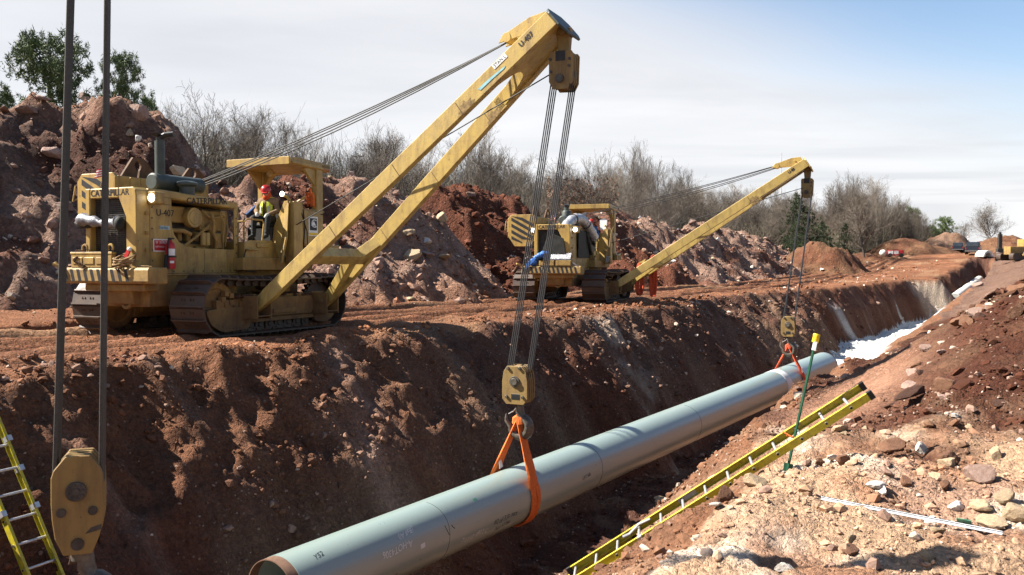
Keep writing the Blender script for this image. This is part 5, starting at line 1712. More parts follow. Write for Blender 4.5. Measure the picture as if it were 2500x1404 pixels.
def top_block(root, tb, rz_local, mat, w_=0.50, h_=0.74, dep=0.40):
    """the fixed block that hangs from the boom head, a part of the machine"""
    pl = block_plate(w_, h_, 'top')
    Rm = Matrix.Rotation(rz_local, 4, 'Z')
    c = tb + Vector((0, 0, -0.62))
    o = MB()
    for k in range(5):
        y = -dep / 2 + k * (dep - 0.035) / 4
        vs_ = [c + Rm @ Vector((x * (1 if k in (0, 4) else 0.95), y, z * (1 if k in (0, 4) else 0.95))) for x, z in pl]
        o.prism(vs_, Rm @ Vector((0, 0.035, 0)))
    ob = o.build('boom_block', mat, root, bevel=0.006)
    s_ = MB()
    for k in range(4):
        y = -dep / 2 + (k + 0.5) * (dep - 0.035) / 4 + 0.017
        s_.lathe([(0.03, -0.03), (w_ * 0.45, -0.03), (w_ * 0.41, 0), (w_ * 0.45, 0.03), (0.03, 0.03)], c + Rm @ Vector((0, y, -0.06)), Rm @ Vector((0, 1, 0)), 20)
    s_.build('sheave', 'dark_steel', ob, smooth=True)
    s_ = MB()
    s_.cyl(c + Rm @ Vector((-0.02, -dep / 2 - 0.05, -0.16)), c + Rm @ Vector((-0.02, dep / 2 + 0.05, -0.16)), 0.085, n=14)
    for x, z in ((-0.36, 0.30), (0.30, 0.28), (0.28, 0.10), (-0.34, -0.02)):
        s_.cyl(c + Rm @ Vector((x * w_ * 1.2, -dep / 2 - 0.02, z * h_)), c + Rm @ Vector((x * w_ * 1.2, dep / 2 + 0.02, z * h_)), 0.03, n=8)
    s_.build('pin', 'dark_steel', ob)
    s_ = MB(); s_.rng
    s_.prism([c + Rm @ Vector((x, -dep / 2 - 0.004, z)) for x, z in ((-0.11, 0.18), (0.09, 0.18), (0.09, 0.375), (-0.11, 0.375))], Rm @ Vector((0, 0.002, 0)))
    s_.build('slot', 'black_paint', ob)
    s_ = MB()
    s_.cyl(tb + Vector((0, 0, 0.14)) + Rm @ Vector((0, -0.2, 0)), tb + Vector((0, 0, 0.14)) + Rm @ Vector((0, 0.2, 0)), 0.075, n=12)
    s_.prism([tb + Rm @ Vector((x, -0.07, z)) for x, z in ((-0.15, 0.22), (0.15, 0.22), (0.10, -0.36), (-0.10, -0.36))], Rm @ Vector((0, 0.14, 0)))
    s_.build('block_shackle', 'block_paint', ob, bevel=0.01)
    return c
# ------------------------------------------------------------------ placing the two machines, the pipe and its slings
PQ = Vector((0, 0, 0))
PIPE_D = direct(2778, 573).normalized()
PIPE_R = 0.50
def pipe_axis_point(px):
    """point of the pipe's axis seen above a given column of the photograph"""
    P0 = Vector((0.14127701, 15.08450594, -2.30786866))
    q = (P0 - CAM); q = q - PIPE_D * q.dot(PIPE_D)
    q = CAM + q * (PIPE_R / 0.457)
    # solve (q + t D).x / depth = (px - cx) / f ; depth along the optical axis
    fw = Vector((0, math.cos(PITCH), -math.sin(PITCH)))
    k = (px - 1250.0) / FPX
    r = q - CAM
    t = (k * r.dot(fw) - r.x) / (PIPE_D.x - k * PIPE_D.dot(fw))
    return q + PIPE_D * t
P_NEAR, P_FAR = pipe_axis_point(662), pipe_axis_point(2012)
E1 = PIPE_D.cross(Vector((0, 0, 1))).normalized()        # to the right of the pipe
E2 = E1.cross(PIPE_D).normalized()                       # up
PIPE_LEN = (P_FAR - P_NEAR).length
rootp = empty('line_pipe', P_NEAR, 0, 'long grey green coated steel pipe hanging in the trench in two orange slings', 'pipe')
rot = Matrix((E1, E2, PIPE_D)).transposed().to_4x4()      # local x right, y up, z along
rootp.matrix_world = Matrix.Translation(P_NEAR) @ rot
def pipe_pt(s, ang, r=PIPE_R):
    return Vector((r * math.cos(ang), r * math.sin(ang), s))
def pipe_shell(s0, s1, r0, r1, n=72, k=24, caps=True):
    mb = MB()
    prof = [(r1, s0)] + [(r1, s0 + (s1 - s0) * i / k) for i in range(1, k + 1)]
    vs_ = []
    for r, s in prof + [(r0, s1), (r0, s0)]:
        for j in range(n):
            a = 2 * math.pi * j / n
            vs_.append((r * math.cos(a), r * math.sin(a), s))
    m_ = len(prof) + 2
    fs = []
    for i in range(m_):
        for j in range(n):
            i2 = (i + 1) % m_
            fs.append((i * n + j, i * n + (j + 1) % n, i2 * n + (j + 1) % n, i2 * n + j))
    return mb.add(vs_, fs)
pipe_shell(0.16, PIPE_LEN - 0.16, PIPE_R - 0.02, PIPE_R).build('coating', 'pipe_coating', rootp, smooth=True)
pipe_shell(0.0, 0.158, PIPE_R - 0.02, PIPE_R - 0.006, k=2).build('bare_end', 'pipe_bare', rootp, smooth=True)
pipe_shell(PIPE_LEN - 0.158, PIPE_LEN, PIPE_R - 0.02, PIPE_R - 0.006, k=2).build('bare_end', 'foil', rootp, smooth=True)
s_band = (pipe_axis_point(1892) - P_NEAR).length
pipe_shell(s_band - 0.22, s_band + 0.22, PIPE_R - 0.004, PIPE_R + 0.008, k=2).build('joint_band', 'pipe_band', rootp, smooth=True)
# thin dark rings where the coated joints meet
for px in (1040, 1420, 1668):
    s = (pipe_axis_point(px) - P_NEAR).length
    mb = MB(); mb.tube([pipe_pt(s + 0.02 * math.sin(3 * t), t, PIPE_R + 0.001) for t in np.linspace(-1.2, 1.5, 24)], 0.0035, 5)
    mb.build('scuff_ring', 'marker_ink', rootp)
def pipe_text(st, size, s, ang, mat, flip=False, slope=0.0, name='handwriting', squash=0.9, wob=0.12):
    vs_, fs = text_geo(st, size)
    out = []
    for v in vs_:
        x, y = v.x * squash, v.y + wob * size * math.sin(v.x / size * 1.3)
        x += 0.22 * y
        if flip: x, y = -x, -y
        out.append(pipe_pt(s + x, ang + (y + slope * x) / PIPE_R, PIPE_R + 0.0025))
    me = bpy.data.meshes.new(name); me.from_pydata(out, [], fs); setmat(me, mat)
    return link(name, me, rootp)
def s_of(px): return (pipe_axis_point(px) - P_NEAR).length
pipe_text('#2 of 3 Jt. sect', 0.13, s_of(1180), R(-10), 'marker_ink')
pipe_text('NU 57784', 0.11, s_of(1176), R(-27), 'marker_ink')
pipe_text('7-1110 4912 C', 0.13, s_of(1105), R(-20), 'chalk')
pipe_text('A-HOT4306', 0.14, s_of(915), R(18), 'chalk', True)
pipe_text('(Ball Al)', 0.12, s_of(945), R(38), 'chalk', True)
pipe_text('Y52', 0.12, s_of(748), R(58), 'marker_ink')
pipe_text('32/-5', 0.15, s_of(900), R(-34), 'marker_ink')
pipe_text('LIFT 60s', 0.10, s_of(1380), R(2), 'marker_ink')
q = MB(); q.add([pipe_pt(s_of(974) + a, R(6) + b, PIPE_R + 0.003) for a, b in ((-0.05, -0.08), (0.05, -0.06), (0.05, 0.08), (-0.05, 0.06))], [(0, 1, 2, 3)]); q.build('label_sticker', 'chalk', rootp)
q = MB(); q.add([pipe_pt(s_of(1122) + a, R(47) + b, PIPE_R + 0.003) for a, b in ((-0.045, -0.05), (0.045, -0.04), (0.045, 0.06), (-0.045, 0.05))], [(0, 1, 2, 3)]); q.build('coating_patch', 'mint_plate', rootp)
for px, a0, a1 in ((1035, 5, 24), (1050, 12, 20)):
    s = s_of(px); q = MB(); q.tube([pipe_pt(s - 0.02, R(a1), PIPE_R + 0.001), pipe_pt(s, R((a0 + a1) / 2), PIPE_R + 0.001), pipe_pt(s + 0.04, R(a0), PIPE_R + 0.001)], 0.006, 5); q.build('scratch', 'marker_ink', rootp)

# machines
ML1, L1B, TB1, BP1, LB1 = make_pipelayer('pipelayer', (-6.9, 20.8, 0.0), 25.0, 6.54, 6.30, True, 'nearer yellow pipelayer with raised boom, fire extinguisher and red helmeted driver')
ML2, L2B, TB2, BP2, LB2 = make_pipelayer('pipelayer', (2.64, 37.45, 0.0), 20.0, 7.28, 5.50, False, 'farther yellow pipelayer with lowered boom, silver hose and blue tarp on its nose')
W1 = Matrix.Translation(ML1.location) @ Matrix.Rotation(ML1.rotation_euler.z, 4, 'Z')
W2 = Matrix.Translation(ML2.location) @ Matrix.Rotation(ML2.rotation_euler.z, 4, 'Z')

GB = 'hook blocks hanging on hoist lines'
def rig(ML, W, TB, px_sling, blk_px, blk_py, label, rz_world, sling_label, mat, sling_mat, hk_drop, first, w_, h_):
    top_c = top_block(ML, TB, rz_world - ML.rotation_euler.z, 'block_paint', w_=w_ * 1.0)
    topw = W @ top_c
    pc = pipe_axis_point(px_sling)
    d = pc.y
    bc = at_depth(blk_px, blk_py, d - 0.05)
    blk = build_hook_block('hook_block', bc, rz_world, label, GB, mat, w_, h_)
    Wi = W.inverted()
    hoist_lines(ML, topw + Vector((0, 0, -0.1)), rz_world, bc + Vector((0, 0, 0.05)), rz_world, w_ * 0.80, w_ * 0.80, 0.40, 0.34, 4, 0.0125, 'wire_rope', Wi)
    hookp = bc + Vector((0, 0, hk_drop))
    return bc, hookp, pc
def sling_path(hp, pc, n=20):
    """closed loop: from hook down the back, round under the pipe and up the front, in the pipe's cross plane"""
    r = PIPE_R + 0.03
    h = hp - pc
    hx, hy, hz = h.dot(E1), h.dot(E2), h.dot(PIPE_D)
    dd = math.hypot(hx, hy); base = math.atan2(hy, hx); off = math.acos(r / dd)
    aF, aB = base - off, base + off
    arc = np.linspace(aB, aF + 2 * math.pi, n)
    return arc, r, (hx, hy, hz)
def make_sling(hp, pc, wd, mat, label, tagm=True):
    root = empty('lifting_sling', pc, 0, label, 'sling', 'orange lifting slings round the pipe')
    arc, r, (hx, hy, hz) = sling_path(hp, pc)
    for sd in (-1, 1):
        pts = []
        o = sd * wd * 0.28
        aB = arc[0]; B0 = Vector((r * math.cos(aB), r * math.sin(aB)))
        H = Vector((hx, hy))
        for t in np.linspace(0, 1, 9)[:-1]:
            p = H.lerp(B0, t); pts.append(E1 * p.x + E2 * p.y + PIPE_D * (hz * (1 - t) + o * (0.35 + 0.65 * t)))
        for a in arc:
            pts.append(E1 * (r * math.cos(a)) + E2 * (r * math.sin(a)) + PIPE_D * (o + 0.015 * math.sin(a * 3)))
        aF = arc[-1]; F0 = Vector((r * math.cos(aF), r * math.sin(aF)))
        for t in np.linspace(0, 1, 10)[1:]:
            p = F0.lerp(H, t); pts.append(E1 * p.x + E2 * p.y + PIPE_D * (hz * t + o * (0.35 + 0.65 * (1 - t))))
        mb = MB()
        # soft, creased strap: an oval tube whose width pulses along its length
        n = len(pts); vs_, k = [], 9
        for i, p in enumerate(pts):
            dirn = (pts[min(i + 1, n - 1)] - pts[max(i - 1, 0)]).normalized()
            b = (PIPE_D - dirn * PIPE_D.dot(dirn)).normalized(); a_ = dirn.cross(b)
            end = min(i, n - 1 - i)
            ww = wd * 0.30 * (0.75 + 0.25 * min(1, end / 6)) * (1 + 0.10 * math.sin(i * 2.1 + sd))
            for j in range(k):
                t = 2 * math.pi * j / k
                cr = 1 + 0.16 * math.sin(3 * t + i * 0.5 + sd)
                vs_.append(p + b * (math.cos(t) * ww * cr) + a_ * (math.sin(t) * 0.028 * cr))
        fs = [(i * k + j, i * k + (j + 1) % k, (i + 1) * k + (j + 1) % k, (i + 1) * k + j) for i in range(n - 1) for j in range(k)]
        mb.add(vs_, fs)
        mb.build('strap', mat, root, smooth=True)
    # loop over the hook
    mb = MB(); H3 = E1 * hx + E2 * hy + PIPE_D * hz
    mb.tube([H3 + E1 * 0.05 - E2 * 0.09, H3 + E1 * 0.04 + E2 * 0.0, H3 + E2 * 0.03, H3 - E1 * 0.04 + E2 * 0.0, H3 - E1 * 0.05 - E2 * 0.09], wd * 0.34, 9)
    mb.build('strap_eye', mat, root, smooth=True)
    if tagm:
        aB = arc[0]; p = Vector((hx, hy)).lerp(Vector((r * math.cos(aB), r * math.sin(aB))), 0.72 if tagm is True else 0.5)
        if tagm == 'front':
            aF = arc[-1]; p = Vector((hx, hy)).lerp(Vector((r * math.cos(aF), r * math.sin(aF))), 0.85)
        c = E1 * (p.x + 0.03) + E2 * p.y
        mb = MB(); mb.prism([c + E1 * 0.02 + PIPE_D * -0.07 + E2 * 0.09, c + E1 * 0.02 + PIPE_D * 0.0 + E2 * 0.10, c + E1 * 0.05 + PIPE_D * 0.02 - E2 * 0.06, c + E1 * 0.05 - PIPE_D * 0.09 - E2 * 0.08], E1 * 0.004)
        mb.build('load_tag', 'white_paint', root)
    return root
rzb = R(10)
bc1, hk1, pc1 = rig(ML1, W1, TB1, 1252, 1266, 938, 'worn yellow hook block above the near orange sling', R(-24), '', 'block_paint', 'orange_web', -0.64, True, 0.50, 0.70)
make_sling(hk1, pc1, 0.24, 'orange_web', 'orange sling with white tag round the near part of the pipe')
bc2, hk2, pc2 = rig(ML2, W2, TB2, 1925, 1925, 797, 'small far hook block above the far end of the pipe', R(-24), '', 'block_paint', 'red_web', -0.64, False, 0.44, 0.66)
make_sling(hk2, pc2, 0.19, 'red_web', 'faded orange sling round the far end of the pipe', 'front')
# single hoist line from the winch up to the top block
for ML, BP, L_, TB in ((ML1, BP1, LB1, TB1), (ML2, BP2, LB2, TB2)):
    mb = MB(); p0 = Vector((-1.35, 1.0, 2.45)); p1 = TB + Vector((0.05, -0.22, -0.62))
    mb.tube([p0.lerp(p1, t) for t in (0, 0.5, 1)], 0.0135, 6); mb.build('hoist_lead_line', 'wire_rope', ML, smooth=True)

# --- things on the nearer machine
def on(W, p): return W @ Vector(p)
hl1 = ML1.rotation_euler.z
# number, handwritten tape and sign on the side panel
pan1 = [o for o in ML1.children if o.name.startswith('side_panel')][0]
lettering('U-407', 0.20, (2.20, 0.6585, 2.66), (-1, 0, 0), (0, 0, 1), 'black_paint', pan1, squash=0.95, bold=0.004)
q = MB(); q.rng((2.36, 2.08), (0.655, 0.659), (2.32, 2.40)); tp = q.build('name_tape', 'tape_blue', pan1)
lettering('Stanley', 0.085, (2.25, 0.6605, 2.36), (-1, 0, 0), (0, 0, 1), 'marker_ink', tp)
q = MB(); q.rng((2.52, 2.06), (0.655, 0.660), (1.86, 2.12)); sg = q.build('warning_sign', 'white_paint', pan1)
q = MB(); q.rng((2.50, 2.08), (0.660, 0.6615), (1.88, 2.10)); q.build('sign_field', 'red_paint', sg)
lettering('W  NTROLS', 0.10, (2.29, 0.6625, 2.05), (-1, 0, 0), (0, 0, 1), 'white_paint', sg, squash=0.66)
lettering('KEEP HANDS CLEAR', 0.05, (2.29, 0.6625, 1.96), (-1, 0, 0), (0, 0, 1), 'white_paint', sg, squash=0.8)
# fire extinguisher strapped to the panel
fx = empty('fire_extinguisher', on(W1, (2.20, 0.79, 1.50)), hl1, 'red fire extinguisher strapped to the side panel under the red sign', 'fire extinguisher')
mb = MB(); mb.lathe([(0.0, 0.0), (0.095, 0.0), (0.10, 0.02), (0.10, 0.46), (0.085, 0.53), (0.04, 0.57), (0.03, 0.60), (0.0, 0.60)], (0, 0, 0), (0, 0, 1), 18); mb.build('cylinder', 'red_paint', fx, smooth=True)
mb = MB(); mb.cyl((0, 0, 0.58), (0, 0, 0.65), 0.03, n=10); mb.rng((-0.10, 0.04), (-0.02, 0.02), (0.62, 0.65)); mb.build('valve', 'black_paint', fx)
mb = MB(); mb.tube([(0.02, 0.02, 0.62), (0.10, 0.06, 0.62), (0.14, 0.08, 0.5), (0.14, 0.08, 0.25), (0.15, 0.06, 0.05)], 0.016, 6); mb.lathe([(0.03, 0), (0.055, 0.3), (0.0, 0.3)], (0.15, 0.04, 0.30), (0, 0, -1), 10); mb.build('hose', 'black_rubber', fx, smooth=True)
mb = MB(); mb.lathe([(0.103, 0.0), (0.103, 0.035)], (0, 0, 0.24), (0, 0, 1), 18); mb.rng((-0.15, -0.09), (0, 0.02), (0.24, 0.275)); mb.build('strap', 'black_paint', fx)
mb = MB(); mb.add([(0.1022 * math.cos(a), 0.1022 * math.sin(a), z) for z in (0.28, 0.42) for a in np.linspace(0.5, 2.0, 7)], [(i, i + 1, i + 8, i + 7) for i in range(6)]); mb.add([(0.1022 * math.cos(a), 0.1022 * math.sin(a), z) for z in (0.12, 0.17) for a in np.linspace(0.7, 1.6, 5)], [(i, i + 1, i + 6, i + 5) for i in range(4)]); mb.build('printed_label', 'white_paint', fx)
# rolled silver blanket over the grille
bl = MB()
pts = [on(W1, (2.99 + 0.05 * math.sin(t * 5), -0.98 + t * 1.22, 2.50 - 0.06 * t + 0.03 * math.sin(t * 7))) for t in np.linspace(0, 1, 15)]
rr = [0.03] + [0.10 + 0.05 * math.sin(i * 1.1) * math.sin(i * 0.7) + 0.03 * (i / 14) for i in range(13)] + [0.06]
bl.tube(pts, rr, 12)
bo = bl.build('blanket_roll', 'foil', None, smooth=True); tag(bo, 'crumpled silver blanket roll tied across the radiator grille', 'blanket')
bl = MB(); bl.tube([on(W1, (3.0, -1.02, 2.46)), on(W1, (2.98, -0.9, 2.42)), on(W1, (2.98, -0.6, 2.40))], [0.05, 0.09, 0.05], 8); bl.sphere(on(W1, (3.02, 0.27, 2.42)), (0.11, 0.11, 0.15), 10, 8)
o = bl.build('blanket_lining', 'black_tarp', bo, smooth=True); o['kind'] = 'stuff'
# coil of rope on the bumper
rp = MB(); r3 = np.random.default_rng(3)
for k in range(9):
    c = Vector((2.98 + r3.uniform(-.03, .05), 0.42 + r3.uniform(-.06, .06), 1.62 + 0.018 * k)); R0 = 0.20 * r3.uniform(0.7, 1.1)
    n1 = Vector((0.35 + r3.uniform(-.25, .25), r3.uniform(-.3, .3), 1)).normalized(); a_ = n1.orthogonal().normalized(); b_ = n1.cross(a_)
    pts = [on(W1, c + a_ * (R0 * 1.0 * math.cos(t)) + b_ * (R0 * 1.2 * math.sin(t))) for t in np.linspace(0, 6.28, 18)]
    rp.tube(pts, 0.016, 6)
rp.tube([on(W1, p) for p in ((3.0, 0.5, 1.60), (3.02, 0.75, 1.56), (2.95, 0.95, 1.56), (2.9, 1.02, 1.54))], 0.014, 6)
tag(rp.build('rope_coil', 'hemp', None, smooth=True), 'coil of tan rope heaped on the striped bumper', 'rope')
# chain over the weights
chn = MB()
for i in range(26):
    t = i / 25
    p = Vector((3.11, -0.98 + 0.10 * math.sin(t * 9) + 0.25 * t, 1.83 - 0.30 * t)) if i > 6 else Vector((3.02 + 0.0 * i, -0.62 - 0.06 * i, 1.875))
    ax = Vector((0, 1, 0)) if i % 2 else Vector((1, 0, 0))
    ring(chn, on(W1, p), W1.to_3x3() @ ax, Vector((0, 0, 1)), 0.022, 0.008, n=8, sides=4)
tag(chn.build('chain', 'rust_paint', None), 'short rusty chain draped over the yellow bumper weights', 'chain')
# red and white rag beside the rope
rg = MB(); rg.sphere(on(W1, (3.0, 0.52, 1.90)), (0.05, 0.06, 0.05), 8, 6); ro = rg.build('rag', 'white_paint', None, smooth=True); tag(ro, 'small red and white rag tucked beside the coil of rope', 'rag')
rg = MB(); rg.prism([on(W1, p) for p in ((3.0, 0.38, 1.76), (3.0, 0.48, 1.90), (3.0, 0.56, 1.86), (3.0, 0.46, 1.72))], W1.to_3x3() @ Vector((0.03, 0, 0))); rg.build('rag_end', 'red_paint', ro)
# little flags
def small_flag(W, base, top, label, wd=0.22, ht=0.15, dirv=(0, -1, 0)):
    root = empty('small_flag', on(W, base), 0, label, 'flag', 'small striped flags on the radiators')
    b, t = Vector((0, 0, 0)), on(W, top) - on(W, base)
    mb = MB(); mb.tube([b, t], 0.006, 5); mb.build('flag_stick', 'hemp', root)
    dv_ = (W.to_3x3() @ Vector(dirv)).normalized()
    red, wh, bl_ = MB(), MB(), MB()
    for k in range(7):
        for j in range(4):
            def pt(u_, v_): return t * (1 - v_ * ht / t.length) + dv_ * (u_ * wd) + Vector((0, 0, -0.05 * u_)) + dv_.cross(Vector((0, 0, 1))) * (0.02 * math.sin(u_ * 5))
            u0, u1 = j / 4, (j + 1) / 4
            (red if k % 2 == 0 else wh).add([pt(u0, k / 7), pt(u1, k / 7), pt(u1, (k + 1) / 7), pt(u0, (k + 1) / 7)], [(0, 1, 2, 3)])
    for u0, u1 in ((0, 0.4),):
        off = dv_.cross(Vector((0, 0, 1))) * 0.003
        for s in (1, -1):
            bl_.add([pt(u0, 0) + off * s, pt(u1, 0) + off * s, pt(u1, 0.55) + off * s, pt(u0, 0.55) + off * s], [(0, 1, 2, 3)])
    red.build('flag_cloth', 'flag_red', root); wh.build('flag_stripes', 'white_paint', root); bl_.build('flag_canton', 'flag_blue', root)
small_flag(W1, (2.75, -0.62, 3.15), (2.75, -0.40, 3.62), 'small striped flag standing on the radiator of the nearer machine', 0.26, 0.20)
small_flag(W2, (2.5, -0.15, 3.15), (2.5, -0.05, 3.60), 'small striped flag standing on the radiator of the farther machine', 0.18, 0.24, (0, -1, 0))
# orange harness on the canopy post
hz_ = MB(); r3 = np.random.default_rng(9)
c0 = Vector((-2.16, 1.02, 3.22))
for k in range(7):
    a = k * 0.9
    p = [c0 + Vector((0.03 * math.cos(t + k), 0.13 * math.cos(t + a), 0.17 * math.sin(t * 1.0 + a * 0.3))) * r3.uniform(0.7, 1.15) for t in np.linspace(0, 5.2, 10)]
    hz_.tube([on(W1, q_) for q_ in p], 0.022, 6, flat=0.5)
hz_.tube([on(W1, (-2.16, 1.02, 3.38)), on(W1, (-2.16, 1.03, 3.5))], 0.02, 6)
ho_ = hz_.build('safety_harness', 'hivis_orange', None, smooth=True); tag(ho_, 'orange safety harness hanging on the canopy post', 'harness')
hz_ = MB(); hz_.tube([on(W1, p) for p in ((-2.14, 1.02, 3.1), (-2.14, 1.0, 2.9), (-2.15, 1.02, 2.6), (-2.14, 0.98, 2.4))], 0.02, 6); hz_.build('lanyard', 'black_rubber', ho_)
hz_ = MB(); hz_.tube([on(W1, p) for p in ((-2.17, 0.99, 2.86), (-2.17, 1.21, 2.84), (-2.48, 1.21, 2.86), (-2.48, 0.99, 2.88), (-2.17, 0.99, 2.86))], 0.014, 6)
hz_.build('tie_strap', 'black_rubber', ho_)
# blue jacket over the seat side
jk = MB(); jk.prism([on(W1, p) for p in ((-0.95, 0.05, 2.80), (-1.1, 0.22, 3.02), (-1.35, 0.22, 3.08), (-1.4, 0.05, 2.95), (-1.15, -0.1, 2.72))], W1.to_3x3() @ Vector((0, -0.06, 0.03)))
tag(jk.build('jacket', 'blue_cloth', None, bevel=0.02), 'blue jacket hung beside the driver of the nearer machine', 'jacket')

# --- things on the farther machine
hs = MB()
def arch(t): return Vector((2.72 - 2.75 * t, 0.25 + 0.60 * t, 2.72 + 0.98 * math.sin(math.pi * (0.12 + 0.80 * t)) - 0.25))
pts = [on(W2, arch(t)) for t in np.linspace(0, 1, 25)]
hs.tube(pts, [0.20 + 0.02 * math.sin(i * 2.1) for i in range(25)], 14)
ho2 = hs.build('insulated_hose', 'foil_bright', None, smooth=True); tag(ho2, 'fat silver wrapped hose arching over the hood of the farther machine', 'hose')
hs = MB()
for t in (0.35, 0.66, 0.74):
    p = on(W2, arch(t)); d_ = (on(W2, arch(t + 0.02)) - on(W2, arch(t - 0.02))).normalized()
    hs.lathe([(0.215, -0.02), (0.215, 0.02)], p, d_, 14)
hs.build('hose_band', 'dark_steel', ho2)
tpn = MB()
tpn.prism([on(W2, p) for p in ((2.97, -0.60, 1.70), (2.97, -0.30, 2.55), (2.99, 0.0, 2.78), (2.99, 0.42, 2.6), (2.97, 0.55, 1.70))], W2.to_3x3() @ Vector((0.03, 0, 0)))
tag(tpn.build('radiator_cover', 'black_tarp', None, bevel=0.02), 'dark cover hung over the radiator of the farther machine', 'cover')
tpn = MB()
tpn.prism([on(W2, p) for p in ((2.0, 0.70, 1.85), (2.0, 0.72, 2.95), (0.1, 0.72, 2.9), (-0.05, 0.70, 2.1), (0.3, 0.70, 1.85))], W2.to_3x3() @ Vector((0, 0.03, 0)))
tpn.tube([on(W2, p) for p in ((0.9, 0.75, 2.9), (0.6, 0.78, 2.5), (0.2, 0.78, 2.0))], [0.05, 0.08, 0.06], 8)
tag(tpn.build('engine_cover', 'black_tarp', None, bevel=0.02), 'dark cover hung over the engine side of the farther machine', 'cover')
bt = MB(); r3 = np.random.default_rng(12)
for k in range(9):
    bt.sphere(on(W2, (3.0 + r3.uniform(-.1, .1), -0.95 + k * 0.085 + r3.uniform(-.05, .05), 1.66 + 0.05 * k * (1 if k < 7 else 0.8) + r3.uniform(-.05, .05))), (0.17 * r3.uniform(.7, 1.2), 0.16, 0.13 * r3.uniform(.7, 1.3)), 9, 7)
bt.prism([on(W2, p) for p in ((3.12, -1.15, 1.35), (3.12, -0.85, 1.62), (3.12, -0.6, 1.9), (3.12, -0.9, 1.75), (3.12, -1.1, 1.6))], W2.to_3x3() @ Vector((0.02, 0, 0)))
tag(bt.build('tarp_bundle', 'blue_tarp', None), 'crumpled blue tarp on the nose of the farther machine', 'tarp')
bt = MB(); bt.prism([on(W2, p) for p in ((3.12, -0.35, 1.76), (3.12, 0.72, 1.76), (2.97, 0.72, 1.98), (2.97, -0.35, 1.98))], W2.to_3x3() @ Vector((0, 0, 0.05)))
bt.prism([on(W2, p) for p in ((3.1, 0.65, 1.75), (3.1, 1.05, 1.50), (3.05, 0.8, 1.52), (3.0, 0.6, 1.8))], W2.to_3x3() @ Vector((0, 0, 0.03)))
tag(bt.build('folded_sheet', 'foil', None), 'folded silver sheet above the bumper weights of the farther machine', 'sheet')
def rope_loop(W, x, y, ztop, zbot, wd, label, k=3, sd=0):
    root = MB(); r3 = np.random.default_rng(sd)
    for i in range(k):
        o_ = 0.05 * i
        p = []
        for t in np.linspace(0, 2 * math.pi, 22):
            zz = (ztop + zbot) / 2 + (ztop - zbot) / 2 * math.cos(t); yy = y + o_ + wd * (0.5 + 0.03 * i) * math.sin(t) * (0.6 + 0.4 * (1 - math.cos(t)) / 2)
            p.append(on(W, (x + 0.03 * math.sin(t * 2 + i), yy, zz + 0.02 * r3.normal())))
        root.tube(p, 0.04, 7)
    return tag(root.build('hung_sling', 'red_web', None, smooth=True), label, 'sling', 'spare slings hung on the farther boom')
rope_loop(W2, -1.35, 2.45, 1.62, 0.28, 0.24, 'long orange spare sling looped over the boom foot of the farther machine', 3, 1)
rope_loop(W2, -1.5, 3.0, 1.95, 0.22, 0.20, 'second orange spare sling, hung further out on the farther boom', 3, 2)
ws = MB(); ws.prism([on(W2, p) for p in ((-1.3, 0.78, 3.10), (-1.3, 1.06, 3.06), (-1.3, 1.08, 3.5), (-1.3, 0.98, 3.58), (-1.3, 0.76, 3.52))], W2.to_3x3() @ Vector((0.02, 0, 0)))
tag(ws.build('wind_shield', 'glass_lens', None), 'small pale wind screen beside the driver of the farther machine', 'wind screen')
sv = MB(); sv.tube([on(W2, (-0.95, 1.2, 1.9)), on(W2, (-1.15, 1.32, 3.05)), on(W2, (-1.15, 1.42, 3.2))], 0.018, 6); so = sv.build('shovel', 'hemp', None, smooth=True)
tag(so, 'shovel leaning against the guard plate of the farther machine', 'shovel')
sv = MB(); sv.prism([on(W2, p) for p in ((-0.94, 1.12, 1.95), (-0.94, 1.28, 1.95), (-0.90, 1.27, 1.72), (-0.89, 1.20, 1.65), (-0.90, 1.13, 1.72))], W2.to_3x3() @ Vector((0.015, 0, 0))); sv.build('shovel_blade', 'bare_steel', so)

# ------------------------------------------------------------------ people (one continuous body each, clothes as parts)
def blob_mesh(name, prims, mat, vox, smooth_it=2):
    """union of capsules and ellipsoids, turned into one continuous skin"""
    mb = MB()
    for p in prims:
        if p[0] == 'c':
            _, a, b, r0, r1 = p
            mb.cyl(a, b, r0, r1, n=14)
            mb.sphere(a, r0, 14, 9); mb.sphere(b, r1, 14, 9)
        else:
            _, c, r = p
            mb.sphere(c, r, 16, 10)
    me = mb.mesh(name + '_raw', mat)
    o = bpy.data.objects.new('tmp', me); COL.objects.link(o)
    rm = o.modifiers.new('r', 'REMESH'); rm.mode = 'VOXEL'; rm.voxel_size = vox
    sm = o.modifiers.new('s', 'SMOOTH'); sm.iterations = smooth_it; sm.factor = 0.5
    dg = bpy.context.evaluated_depsgraph_get()
    me2 = bpy.data.meshes.new_from_object(o.evaluated_get(dg))
    bpy.data.objects.remove(o); bpy.data.meshes.remove(me)
    me2.name = name
    me2.materials.clear(); setmat(me2, mat)
    me2.polygons.foreach_set('use_smooth', [True] * len(me2.polygons))
    return me2
